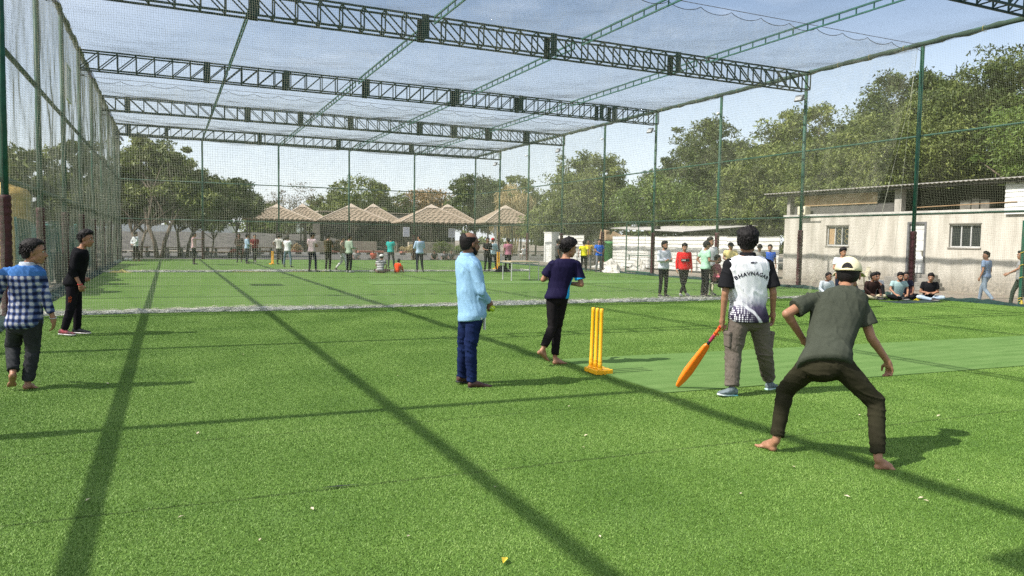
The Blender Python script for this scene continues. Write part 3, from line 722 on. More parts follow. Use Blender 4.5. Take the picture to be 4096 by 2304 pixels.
fr.box(-0.02, 0.12, DY1 - .07, DY1 + .02, DZ0, DZ1 + .03); fr.box(-0.02, 0.12, DY0 - .02, DY0 + .07, DZ0, DZ1 + .03); fr.box(-0.02, 0.12, DY0 + .072, DY1 - .072, DZ1 - .05, DZ1 + .03)
fr.build('door_frame', pm('grey door frame', (.14, .14, .15), (.09, .09, .09), 5, .7), bd)
hd = MB().box(0.02, 0.08, DY0 + .12, DY0 + .22, Z(1.42), Z(1.46)); hd.box(0.03, 0.07, DY0 + .13, DY0 + .18, Z(1.26), Z(1.40)); hd.build('padlock', pm('steel lock', (.3, .28, .22), None, 5, .4, metal=.6), dr)
stp = thing('door_steps', 'worn concrete steps under the white steel door', 'steps', (XBD, 21, GZ))
for k in range(4): MB().box(-0.25 - 0.28 * (3 - k), -0.003 - (0 if k == 3 else 0), -1.0 - .1 * (3 - k), 0.8 + .25 * (3 - k), 0.005 if k == 0 else (.155 * k + .002), .155 * (k + 1)).build('step', CONC, stp, bevel=.015)
ac = thing('air_conditioner', 'cream air conditioner unit on a bracket at the left end of the building', 'air conditioner', (XBD - 0.2, 26.95, 3.28))
MB().box(-0.17, 0.19, -0.24, 0.24, -0.2, 0.2).build('case', CREAM_PLASTIC, ac, bevel=.015)
MB().lathe([(0.001, 0), (0.13, 0), (0.13, 0.012), (0.001, 0.012)], 20).build('fan_grille', GREY_CAST, ac).matrix_local = Matrix.Translation((-0.172, -0.05, 0.0)) @ Matrix.Rotation(R(-90), 4, 'Y')
MB().bar((-0.1, -0.9, -0.23), (-0.1, 0.3, -0.23), 0.04).build('bracket', WHITE_PAINT, ac)
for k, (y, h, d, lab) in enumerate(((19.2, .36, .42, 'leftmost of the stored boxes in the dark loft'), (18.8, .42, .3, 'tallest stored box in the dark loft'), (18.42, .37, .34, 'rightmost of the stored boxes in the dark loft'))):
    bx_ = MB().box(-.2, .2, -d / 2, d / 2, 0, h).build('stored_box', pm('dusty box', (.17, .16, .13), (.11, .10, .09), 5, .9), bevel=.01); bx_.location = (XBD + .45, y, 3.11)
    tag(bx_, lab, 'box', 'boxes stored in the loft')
st = MB().bar((XBD - .12, 17.0, 3.32), (XBD - .10, 21.2, 3.24), 0.03).build('loft_pipe', WOOD); tag(st, 'thin pipe lying across the open loft of the store building', 'pipe')

# plastic chair by the wall, plastic stool used by the seated man
def plastic_seat(x, y, rz, h, back, label, name, mat=CREAM_PLASTIC, z=GZ):
    t = thing(name, label, 'chair' if back else 'stool', (x, y, z), rz)
    s = 0.21
    MB().box(-s, s, -s, s, h - .03, h).build('seat', mat, t, bevel=.012)
    for sx in (-1, 1):
        for sy in (-1, 1):
            MB().bar((sx * s * 1.12, sy * s * 1.12, 0.0), (sx * s * .88, sy * s * .88, h - .03), .05, .03).build('leg', mat, t)
    if back:
        for k in range(5): MB().bar((-.17 + .085 * k, -s, h), (-.17 + .085 * k, -s - .09, h + .38), .05, .012).build('back_slat', mat, t)
        MB().bar((-.21, -s - .09, h + .40), (.21, -s - .09, h + .40), .06, .02).build('back_rail', mat, t)
        for sx in (-1, 1):
            MB().bar((sx * .22, -s - .05, h + .2), (sx * .22, s, h + .18), .04, .02).build('arm', mat, t)
    return t
plastic_seat(XBD - .55, 23.2, R(60), .42, True, 'cream plastic armchair standing empty by the building wall', 'plastic_chair')

# ------------------------------------------------------------------ white sheet fence beyond the right wall
def sheet_fence(name, x, y0, y1, z0, z1, nr, label, warp=0.0):
    t = thing(name, label, 'fence', (x, 0, 0))
    npn = max(1, int((y1 - y0) / 3.8)); rr = random.Random(int(y0))
    for p_ in range(npn):
        a = y0 + (y1 - y0) * p_ / npn; b_ = y0 + (y1 - y0) * (p_ + 1) / npn - 0.012
        zt = z1 + rr.uniform(-.035, .035) - warp * 0; m = MB(); dx = rr.uniform(-.03, .03)
        hh = (zt - z0) / nr; prof = []
        for k in range(nr):
            z = z0 + k * hh
            prof += [(0.0, z), (0.0, z + hh * .84), (0.06, z + hh * .86), (0.06, z + hh * .985)]
        prof.append((0, zt))
        ys_ = np.linspace(a, b_, 7); n = len(prof)
        for q in ys_:
            for (px, pz) in prof: m.v.append((px + dx + 0.018 * math.sin(q * 3 + pz * 2), q, pz + 0.012 * math.sin(q * 2.2 + pz)))
        for i in range(6):
            for k in range(n - 1): m.f.append((i * n + k, i * n + k + 1, (i + 1) * n + k + 1, (i + 1) * n + k))
        o = m.build('sheet', pm('white fence sheet', (0.72, 0.71, 0.67), (0.60, 0.59, 0.55), 0.5, .55, .1, 30), t)
        sm = o.modifiers.new('thick', 'SOLIDIFY'); sm.thickness = .012
    for y in np.arange(y0 + .5, y1, 2.6): MB().bar((0.12, y, GZ), (0.12, y, z1 - .05), .05).build('stake', GREY_CAST, t)
    return t
sheet_fence('sheet_fence', XBD - .1, 28.55, 44.1, 0.0, 2.03, 9, 'long white ribbed sheet fence between the building and the rubbish corner')
sheet_fence('sheet_fence', XBD, 48.2, 52.2, 0.05, 2.08, 9, 'short white ribbed sheet fence beside the white gate pillar')
pl = thing('gate_pillar', 'square white masonry pillar at the end of the short sheet fence', 'pillar', (XBD, 53.4, GZ))
MB().box(-.35, .35, -.65, .65, 0, 2.4).build('shaft', WHITE_PAINT, pl, bevel=.02); MB().box(-.39, .39, -.69, .69, 2.402, 2.46).build('cap', WHITE_PAINT, pl)
# lean-to shed behind the fence
sh = thing('lean_to_shed', 'grey lean-to shed roof showing above the white sheet fence', 'shed', (XBD + 3, 0, GZ))
MB().box(0, 5, 39.5, 47.5, 0, 2.2).build('wall', pm('grey block wall', (.33, .31, .28), (.22, .2, .18), 3, .9), sh)
MB().add([(-.9, 39.2, 2.45), (-.9, 47.9, 2.75), (5.4, 47.9, 3.3), (5.4, 39.2, 3.0), (-.9, 39.2, 2.5), (-.9, 47.9, 2.8), (5.4, 47.9, 3.35), (5.4, 39.2, 3.05)], [(0, 3, 2, 1), (4, 5, 6, 7), (0, 1, 5, 4), (1, 2, 6, 5), (2, 3, 7, 6), (3, 0, 4, 7)]).build('roof', pm('grey asbestos sheet', (.46, .44, .41), (.34, .32, .3), 3, .8), sh)
MB().box(-.5, -.2, 42.6, 42.9, 0, 2.9).build('pillar', DARK_VOID, sh)
# rubbish corner: boxes, green bin behind bars, tarpaulins
for k, (y, z, w, h, a, lab) in enumerate(((46.3, 1.72, .5, .75, 12, 'tall cardboard box leaning on top of the rubbish stack'), (45.7, 1.72, .7, .38, -8, 'flat cardboard box on the rubbish stack, left of the bin'), (44.9, 1.80, .6, .5, 25, 'tilted cardboard box above the green bin'), (43.3, 1.95, 1.2, .12, 5, 'flattened cardboard sheet on top of the fence corner'))):
    o = MB().box(-.25, .25, -w / 2, w / 2, 0, h).build('cardboard_box', CARD, bevel=.01); o.location = (XBD + .5, y, z); o.rotation_euler = (R(a), 0, R(a * 2)); tag(o, lab, 'box', 'cardboard boxes in the rubbish corner')
hp = MB().box(XBD + 0.1, XBD + 1.2, 44.3, 46.9, GZ, 1.72).build('rubbish_stack', pm('piled rubbish', (.14, .12, .10), (.05, .045, .04), 4, .9, .8, 8, dist=.1)); tag(hp, 'dark stack of rubbish under the cardboard boxes', 'rubbish')
bn = thing('green_bin', 'large green waste bin behind dark railings beside the fence', 'bin', (XBD + .05, 44.85, GZ))
MB().lathe([(.35, .05), (.5, .2), (.52, 1.55), (.56, 1.6), (.56, 1.7), (.3, 1.78)], 18).build('tub', pm('green bin plastic', (.06, .26, .07), (.04, .18, .05), 4, .5), bn, True)
rl = thing('dark_railing', 'dark vertical bar railing in front of the green bin', 'railing', (XBD - .65, 0, GZ))
for k, y in enumerate(np.arange(44.3, 47.2, .13)): MB().box(-.012, .012, y - .012, y + .012, 0.02, 1.75 + .08 * math.sin(k)).build('bar', DARK_VOID, rl)
for z in (.2, 1.6): MB().bar((0.03, 44.2, z), (0.03, 47.3, z), .04).build('rail', DARK_VOID, rl)
o = MB().lathe([(.1, 0), (.3, .05), (.34, .25), (.2, .38), (.05, .4)], 12).build('orange_drum', pm('faded orange plastic', (.6, .26, .1), (.45, .2, .08), 4, .6), smooth=True); o.location = (XBD - 1.0, 44.1, GZ); tag(o, 'low faded orange drum on the ground beside the railing', 'drum')
def crumple(name, cx, cy, rx, ry, h, mat, label, seed, cat='tarpaulin', z=GZ, grp=None):
    n = 22; m = MB(); rr = np.random.default_rng(seed)
    for i in range(n):
        for j in range(n):
            u, v = i / (n - 1) * 2 - 1, j / (n - 1) * 2 - 1
            r_ = max(0, 1 - (u * u + v * v) ** .9)
            nn = noise.noise(Vector((u * 2.5 + seed, v * 2.5, 0))) + .6 * noise.noise(Vector((u * 6 + seed, v * 6, 3)))
            e = 1 + .25 * noise.noise(Vector((u * 2, v * 2, seed)))
            m.v.append((cx + u * rx * e, cy + v * ry * e, z + .01 + max(0, r_ * h * (.65 + .8 * nn) + .01 * nn)))
    for i in range(n - 1):
        for j in range(n - 1): m.f.append((i * n + j, (i + 1) * n + j, (i + 1) * n + j + 1, i * n + j + 1))
    o = m.build(name, mat, smooth=False); return tag(o, label, cat, grp)
TARP = pm('dirty white tarpaulin', (.62, .60, .55), (.40, .38, .33), 3, .7)
crumple('tarpaulin', 27.0, 43.0, 1.0, 1.6, .55, TARP, 'heap of crumpled white sacks before the sheet fence', 3)
crumple('tarpaulin', 26.9, 39.2, .6, .7, .75, TARP, 'small crumpled sack seen through the gate bars', 5)
crumple('tarpaulin', 21.4, 33.6, .55, .75, .42, TARP, 'white tarpaulin corner pulled over the turf edge by the gate', 8, z=0)

# ------------------------------------------------------------------ trees
def leaf_mat(name, a, b_, c_):
    m, nt, b = new_mat(name)
    N = nt.nodes.new; K = nt.links.new
    geo = N('ShaderNodeNewGeometry'); r = N('ShaderNodeValToRGB'); e = r.color_ramp.elements
    e[0].position = 0; e[0].color = (*a, 1); e[1].position = 1; e[1].color = (*c_, 1); x = e.new(.55); x.color = (*b_, 1)
    n1 = N('ShaderNodeTexNoise'); n1.inputs['Scale'].default_value = .55; n1.inputs['Detail'].default_value = 3; K(geo.outputs['Position'], n1.inputs['Vector'])
    ad = N('ShaderNodeMath'); ad.operation = 'MULTIPLY_ADD'; ad.inputs[1].default_value = .55; K(geo.outputs['Random Per Island'], ad.inputs[0])
    sb = N('ShaderNodeMath'); sb.operation = 'MULTIPLY_ADD'; sb.inputs[1].default_value = 1.5; sb.inputs[2].default_value = -.52; K(n1.outputs['Fac'], sb.inputs[0]); K(sb.outputs[0], ad.inputs[2])
    K(ad.outputs[0], r.inputs['Fac']); K(r.outputs['Color'], b.inputs['Base Color'])
    b.inputs['Roughness'].default_value = .55; b.inputs['Specular IOR Level'].default_value = .3
    tl = N('ShaderNodeBsdfTranslucent'); K(r.outputs['Color'], tl.inputs['Color']); ms = N('ShaderNodeMixShader'); ms.inputs['Fac'].default_value = .16
    out = nt.nodes['Material Output']; K(b.outputs[0], ms.inputs[1]); K(tl.outputs[0], ms.inputs[2]); K(ms.outputs[0], out.inputs['Surface'])
    return m
LF_OLIVE = leaf_mat('olive leaves', (.045, .068, .012), (.125, .158, .034), (.25, .275, .075))
LF_GREEN = leaf_mat('fresh leaves', (.035, .070, .010), (.10, .155, .025), (.20, .25, .05))
LF_DARK = leaf_mat('dark leaves', (.022, .040, .008), (.062, .090, .017), (.135, .160, .034))
LF_DRY = leaf_mat('dry leaves', (.16, .11, .05), (.30, .20, .09), (.42, .30, .15))
LF_BAMBOO = leaf_mat('dry bamboo leaves', (.24, .19, .08), (.44, .35, .17), (.58, .48, .26))
LF_BROWN = leaf_mat('bare brown twigs', (.07, .055, .035), (.13, .10, .065), (.20, .15, .10))
BARK = pm('tree bark', (.15, .115, .085), (.07, .055, .042), 6, .9, .6, 20, stretch=(1, 1, .3), dist=.02)
def leaf_cloud(ells, n, ls, seed, nclump=90, asp=.34, droop=.25, clump_r=.55, shell=.55):
    """n leaf blades gathered into clumps spread through the outer part of several ellipsoids"""
    r = np.random.default_rng(seed); C_ = []
    vol = np.array([e[3] * e[4] * e[5] for e in ells]) ** .7; pr_ = vol / vol.sum()
    which = r.choice(len(ells), nclump, p=pr_)
    d = r.normal(size=(nclump, 3)); d /= np.linalg.norm(d, axis=1)[:, None]
    rad = shell + (1.0 - shell) * r.random(nclump) ** .6
    E_ = np.array(ells)[which]
    cc = E_[:, :3] + d * E_[:, 3:6] * rad[:, None] * (1 + .10 * r.normal(size=(nclump, 1)))
    cr_ = clump_r * (0.55 + .9 * r.random(nclump))
    k = r.integers(0, nclump, n)
    off = r.normal(size=(n, 3)); off /= (np.linalg.norm(off, axis=1)[:, None] + 1e-6); off *= (r.random(n) ** .45)[:, None]
    off[:, 2] *= .6
    P = cc[k] + off * cr_[k][:, None]
    ax = d[k] * .6 + r.normal(size=(n, 3)) * .7; ax[:, 2] -= droop; ax /= np.linalg.norm(ax, axis=1)[:, None]
    sd = np.cross(ax, r.normal(size=(n, 3))); sd /= np.linalg.norm(sd, axis=1)[:, None]
    L_ = ls * (.6 + .8 * r.random(n)); W_ = L_ * asp
    V = np.zeros((n, 3, 3)); L_ = L_ * 1.12; W_ = W_ * 1.35
    V[:, 0] = P - ax * L_[:, None] * .4 + sd * W_[:, None] / 2; V[:, 2] = P + ax * L_[:, None] * .6 - np.array([0, 0, 1]) * (L_ * droop * .5)[:, None]
    V[:, 1] = P - ax * L_[:, None] * .4 - sd * W_[:, None] / 2
    keep = V[:, :, 2].min(axis=1) > .05
    V = V[keep]; m = len(V)
    return V.reshape(-1, 3), np.arange(m * 3).reshape(m, 3), cc
def tree(x, y, label, ells, mat, n, ls, seed, trunks=((0, 0, 0, 0),), tr=.16, z0=GZ, name='tree', nclump=90, group=None, **k):
    t = thing(name, label, 'tree', (x, y, z0), 0, group)
    V, F, cc = leaf_cloud(ells, n, ls, seed, nclump, **k)
    link_mesh('crown', V, F, mat, t)
    m = MB(); rr = random.Random(seed)
    for (tx, ty, lx, ly) in trunks:
        cz = np.mean([e[2] for e in ells]); fork = cz * .45
        fp = Vector((tx + lx * .5, ty + ly * .5, fork))
        m.tube([(tx, ty, -.05), (tx + lx * .15, ty + ly * .15, fork * .5), fp], [tr * 1.25, tr * .95, tr * .8], 8)
        for q in range(9):
            c_ = Vector(cc[rr.randrange(len(cc))]); mid = fp.lerp(c_, .5) + Vector((rr.uniform(-.3, .3), rr.uniform(-.3, .3), rr.uniform(-.1, .5)))
            m.tube([fp - Vector((0, 0, .1)), mid, c_], [tr * .55, tr * .3, tr * .08], 5)
            for w in range(2):
                c2_ = Vector(cc[rr.randrange(len(cc))])
                if (c2_ - c_).length < 3.5: m.tube([mid, mid.lerp(c2_, .5) + Vector((0, 0, .2)), c2_], [tr * .25, tr * .14, .01], 4)
    m.build('trunk', BARK, t, True)
    return t
GL = 'trees standing behind the far end of the cage'
tree(-.7, 60, 'tallest tree at the left, rounded crown with leafy top, beyond the far net', [(-.3, 5, 7.2, 3.0, 2.6, 2.0), (-2.4, 5, 5.6, 1.9, 2, 2.0), (1.6, 5, 5.4, 2.4, 2, 1.9), (-.4, 3, 4.4, 3.8, 2, 1.5), (2.6, 3, 4.2, 2, 2, 1.4)], LF_OLIVE, 38000, .30, 11, ((0, 0, -1.2, 0), (.3, .3, 1.2, 0)), .15, nclump=300, clump_r=.7, shell=.35, group=GL)
tree(-2.0, 60.5, 'leftmost tree beyond the far net, two leaning stems and open crown', [(-1.4, 4, 4.4, 2.4, 2, 1.5), (.6, 4, 3.9, 1.8, 2, 1.2)], LF_OLIVE, 18000, .28, 12, ((0, 0, -.7, 0), (.2, 0, .6, 0)), .10, nclump=170, clump_r=.65, shell=.4, group=GL)
tree(1.3, 62, 'middle sized tree whose dark stems lean behind the pointing player', [(1.2, 5, 5.2, 2.2, 2, 1.7), (-.4, 5, 4.0, 1.7, 2, 1.2), (3.0, 5, 4.2, 1.4, 2, 1.2)], LF_OLIVE, 24000, .29, 13, ((0, 0, .9, 0), (-.5, 0, -.3, 0)), .11, nclump=220, clump_r=.65, shell=.4, group=GL)
tree(5.3, 66, 'dark leafed tree leaning over the left edge of the first gazebo', [(-.2, 3, 5.0, 2.0, 2, 1.7), (1.1, 2, 4.3, 1.0, 1.5, 1.0)], LF_DARK, 18000, .30, 14, ((0, 0, -.2, 0),), .10, nclump=170, clump_r=.6, shell=.4, group=GL)
tree(3.6, 72, 'small thin tree between the gazebo and the pale far wall', [(0, 0, 3.2, 1.6, 1.5, 1.2)], LF_GREEN, 2600, .24, 15, ((0, 0, .3, 0),), .08, nclump=36, group=GL)
tree(12.3, 90, 'small umbrella shaped tree standing under the gazebos', [(0, 0, 2.9, 1.5, 1.5, .9)], LF_GREEN, 1500, .24, 16, ((0, 0, .2, 0),), .08, nclump=30, group=GL)
GM = 'distant trees in a row behind the gazebos'
for i, (x, y, r_, h, mt, n, lab) in enumerate((
        (16.5, 110, 4.2, 9.6, LF_BROWN, 2800, 'nearly leafless brown tree behind the two left gazebos'),
        (13.2, 112, 3.5, 6.6, LF_OLIVE, 3000, 'low olive tree behind the left gazebo roof'),
        (21.5, 112, 3.5, 7.6, LF_OLIVE, 3400, 'olive tree between the brown tree and the round topped one'),
        (25.8, 110, 5.4, 10.8, LF_OLIVE, 9000, 'broad round topped green tree behind the third gazebo'),
        (31.5, 112, 3.6, 8.6, LF_OLIVE, 3500, 'thin olive tree right of the round topped tree'),
        (36.0, 113, 3.6, 9.2, LF_DRY, 3500, 'orange dry tree left of the dark green tree'),
        (39.5, 116, 3.2, 9.8, LF_DRY, 3000, 'taller orange dry tree touching the dark green tree'),
        (41.8, 104, 4.0, 11.2, LF_DARK, 8000, 'dark green rounded tree behind the fourth gazebo'),
        (49.0, 106, 5.0, 11.8, LF_OLIVE, 8000, 'olive tree behind the bleached bamboo clump'),
        (54.5, 112, 4.5, 10.0, LF_OLIVE, 5000, 'olive tree right of the bamboo clump'))):
    tree(x, y, lab, [(0, 0, h - r_ * .55, r_ * .85, r_ * .7, r_ * .55), (-r_ * .45, 0, h * .52, r_ * .7, r_ * .6, h * .26), (r_ * .45, 0, h * .5, r_ * .7, r_ * .6, h * .26)], mt, int(n * 1.4), .46 if mt is not LF_BROWN else .24, 30 + i, ((0, 0, .3, 0),), .17, nclump=int(60 + n / 50), group=GM, clump_r=1.0)
GBm = thing('bamboo_clump', 'drooping straw coloured dry bamboo clump behind the right gazebo', 'bamboo', (42.6, 92, GZ))
V, F, cc = leaf_cloud([(0, 0, 7.0, 2.6, 2, 2.2), (-1.5, 0, 4.6, 2.0, 2, 2.0), (1.6, 0, 4.4, 2.2, 2, 2.2)], 7000, .5, 77, 90, asp=.12, droop=.9, clump_r=.9); link_mesh('foliage', V, F, LF_BAMBOO, GBm)
m = MB()
for k in range(22):
    a = random.uniform(0, 6.28); m.tube([(0.6 * math.cos(a), .5 * math.sin(a), 0), (1.2 * math.cos(a), .9 * math.sin(a), 4.5), (2.6 * math.cos(a), 2 * math.sin(a), 7.4)], [.06, .05, .02], 5)
m.build('canes', pm('bamboo cane', (.42, .34, .16), (.3, .24, .1), 5, .6), GBm)
GR = 'big trees standing behind the right net wall'
big = (
    (44.5, 75, [(0, 0, 9.4, 4.6, 3.5, 2.5), (-2.6, 0, 6.4, 3.0, 3, 2.8), (3.2, 0, 6.2, 3.6, 3, 2.8), (0, 0, 3.8, 5.2, 3, 2.2)], LF_OLIVE, 17000, .30, 'round tree with open twiggy top standing left of the gap of sky'),
    (36.0, 62, [(0, 0, 5.4, 3.6, 3, 2.8), (-2.5, 2, 3.2, 2.6, 2.5, 1.8)], LF_OLIVE, 9000, .26, 'lower bushy tree behind the short sheet fence'),
    (34.0, 47.5, [(0, 0, 4.6, 3.2, 3, 2.1), (1.8, -2, 3.6, 2.6, 3, 1.9)], LF_GREEN, 12000, .20, 'pale green feathery tree leaning over the lean-to shed'),
    (41.5, 50, [(0, 0, 9.0, 4.0, 3.5, 2.8), (-3.2, 0, 6.4, 3.0, 3, 2.4), (-1, -2, 4.2, 4.5, 3.5, 2.6), (3.4, -1, 7.0, 3.2, 3, 3.0)], LF_DARK, 24000, .24, 'tall dark topped tree left of the plain right wall posts'),
    (39.0, 41, [(0, 0, 6.2, 3.4, 3.2, 2.7), (2.8, -2.4, 5.0, 3.4, 3, 2.6), (-1.8, 1, 3.4, 3.0, 3, 2.0)], LF_OLIVE, 22000, .20, 'olive bushy tree above the middle of the white sheet fence'),
    (45.0, 43, [(0, 0, 10.2, 3.8, 3.5, 2.2), (-2.4, -1, 7.4, 3.0, 3, 2.6), (2.6, -1, 8.2, 3.2, 3, 2.8), (0, -2, 4.5, 5, 3.2, 3)], LF_OLIVE, 22000, .24, 'tree with a tuft of dark leaves left of the building roof'),
    (40.0, 33, [(0, 0, 6.6, 3.6, 3.4, 3.0), (-2.5, 1.5, 5.0, 2.8, 2.8, 2.4), (2.5, -2, 7.4, 3.2, 3, 3.0)], LF_OLIVE, 26000, .17, 'sunlit olive tree right above the left end of the building'),
    (49.5, 37, [(0, 0, 12.0, 4.4, 4, 2.6), (-3, 0, 9.0, 3.2, 3.4, 3.0), (3, -2, 9.6, 3.6, 3.4, 3.2), (0, -1, 6, 4.6, 3.6, 3.2)], LF_DARK, 26000, .24, 'tallest dark tree behind the building roof'),
    (48.5, 28, [(0, 0, 11.6, 4.2, 4, 2.8), (-3.4, 2.5, 10.4, 2.8, 3, 2.4), (-3.2, 1, 8.2, 3.2, 3.2, 2.8), (2.6, -3, 10.0, 3.6, 3.6, 3.4), (-1, -1, 5.4, 4.4, 3.6, 3.0)], LF_DARK, 26000, .22, 'huge dark tree filling the right edge above the building'),
    (42.0, 24, [(0, 0, 7.2, 3.0, 3.0, 2.6), (1.6, -2.4, 5.2, 3.0, 2.8, 2.2)], LF_GREEN, 15000, .17, 'fresh green tree close behind the building loft'),
    (37.5, 17.0, [(0, 0, 5.6, 1.9, 2.0, 1.9), (.8, -1, 4.6, 1.6, 2.0, 1.4)], LF_GREEN, 9000, .15, 'small yellow green tree at the right edge over the white sheet panel'),
    (55, 22, [(0, 0, 12.6, 4.8, 4, 3.4), (-3, -1, 8.6, 3.6, 3.6, 3.2), (0, -3, 7, 4.8, 4, 4)], LF_DARK, 16000, .26, 'dark tree farthest right, cut by the edge of the picture'),
    (53, 60, [(0, 0, 9.4, 4.6, 4, 3.0), (-3, 0, 5.6, 4, 3, 3), (4, -1, 6.4, 4, 3, 3.4)], LF_OLIVE, 12000, .30, 'olive tree in the background between the two tall groups'),
)
for i, (x, y, el, mt, n, ls, lab) in enumerate(big):
    tree(x, y, lab, el, mt, int(n * 2.4), ls * 1.02, 60 + i, ((0, 0, .4, 0), (.5, .3, -.8, .2)), .22, nclump=int(150 + n / 55), group=GR, clump_r=.80, shell=.45)
GLL = 'trees outside the left net wall'
for i, (x, y, h, lab) in enumerate(((-8.2, 44, 6.6, 'tree outside the left net wall, nearest the corner of the picture'), (-6.0, 52, 7.2, 'tree outside the left net wall behind the third post'), (-5.6, 64, 8.6, 'tree outside the left net wall close to the far corner'), (-11.5, 50, 7.6, 'tree outside the left net wall farthest out to the left'))):
    tree(x, y, lab, [(0, 0, h * .72, 2.0, 2, h * .26), (1.0, 0, h * .5, 1.8, 2, h * .22), (-1.2, 0, h * .5, 1.8, 2, h * .22)], LF_OLIVE, 13000, .30, 90 + i, ((0, 0, .2, 0),), .14, nclump=80, group=GLL)
# far-off wood closing the horizon
V, F, cc = leaf_cloud([(x_, 210 + 25 * math.sin(x_ * .05), 2.0, 14, 6, 6.0 + 2 * math.sin(x_ * .11)) for x_ in range(-140, 320, 16)], 26000, 1.3, 5, 600, clump_r=2.2, asp=.5)
o = link_mesh('distant_wood', V, F, LF_OLIVE); tag(o, 'far-off belt of olive trees along the horizon', 'trees', kind='stuff')
V, F, cc = leaf_cloud([(x_, 60 + 30 * math.sin(x_ * .3), 3, 9, 9, 6.0) for x_ in range(66, 150, 12)] + [(78, y_, 4, 7, 9, 7.0) for y_ in range(-30, 60, 12)], 14000, .9, 6, 300, clump_r=1.8, asp=.5)
o = link_mesh('side_wood', V, F, LF_DARK); tag(o, 'mass of trees farther back on the right', 'trees', kind='stuff')

# ------------------------------------------------------------------ far background: road, bank, gazebos, cafe
ASPH = pm('worn asphalt', (.105, .098, .09), (.075, .07, .065), 1.2, .92, .4, 30)
rd = MB().box(-60, 120, 57.0, 76.5, GZ + .002, GZ + .012).build('road', ASPH); tag(rd, kind='structure')
pv = MB().box(-40, 60, 54.6, 56.9, GZ + .002, GZ + .02).build('pavement', pm('dusty paving', (.33, .30, .26), (.24, .22, .19), 2, .9)); tag(pv, kind='structure')
bk = MB(); nx = 60
for i in range(nx + 1):
    x = -60 + i * 1.6
    w_ = min(1, max(0, (30 - x) / 12))
    for (yy_, zz_) in ((92, GZ), (96, .9), (100, 1.9), (104, 2.0), (160, 2.1), (165, GZ)):
        bk.v.append((x, yy_ + 1.2 * math.sin(i * .7), GZ + (zz_ - GZ) * w_ + .1 * math.sin(i * 1.1 + yy_) * w_))
for i in range(nx):
    for k in range(5): a = i * 6 + k; bk.f.append((a, a + 6, a + 7, a + 1))
tag(bk.build('earth_bank', pm('dark stony bank', (.115, .105, .095), (.065, .06, .055), 1.5, .95, .8, 12, dist=.1), smooth=True), kind='structure')
gr_ = MB().box(9, 38, 104.5, 150, 2.14, 2.2).build('grass_field', pm('rough grass', (.13, .17, .05), (.10, .11, .05), .8, .95)); tag(gr_, kind='structure')
wf = thing('boundary_wall', 'long pale boundary wall far off between the left trees', 'wall', (0, 122, 0)); MB().box(-14, 9.6, 0, .3, 1.9, 3.05).build('wall', WHITE_PAINT, wf); MB().box(-14, 9.7, -.05, .35, 3.052, 3.12).build('coping', WHITE_PAINT, wf)
for x0, x1, h, lab in ((-7.5, -1.0, 4.6, 'low pale reddish house far off behind the leftmost tree stems'), (2.6, 5.0, 3.9, 'tiny white hut roof above the far boundary wall')):
    hb = thing('far_house', lab, 'house', (0, 134, 0)); MB().box(x0, x1, 0, 5, 1.8, h).build('wall', pm('pink brick', (.46, .33, .27), (.36, .27, .22), 2, .9) if x0 < 0 else WHITE_PAINT, hb); MB().box(x0 - .2, x1 + .2, -.2, 5.2, h + .002, h + .15).build('roof', CONC, hb)
    MB().box(x0 + 1, x0 + 1.7, -.02, -.004, 2.6, 3.4).build('window', GLASS_D, hb)
hb = thing('far_house', 'far cream block seen through the posts of the first gazebo', 'house', (0, 150, 0)); MB().box(20.5, 24.5, 0, 5, 2.1, 6.0).build('wall', WHITE_PAINT, hb); MB().box(20.2, 24.8, -.3, 5.2, 6.002, 6.2).build('roof', CONC, hb)
for z in (2.8, 4.4): MB().box(21.4, 22.6, -.03, -.004, z, z + .9).build('window', GLASS_D, hb)
for k, x in enumerate((16.3, 17.0)):
    o = MB().tube([(x, 118, 1.8), (x, 118, 6.2)], .07, 6).build('utility_pole', WHITE_PAINT); tag(o, 'thin pale pole, ' + ('left' if k == 0 else 'right') + ' one of the pair beyond the first gazebo', 'pole', 'pair of thin poles')

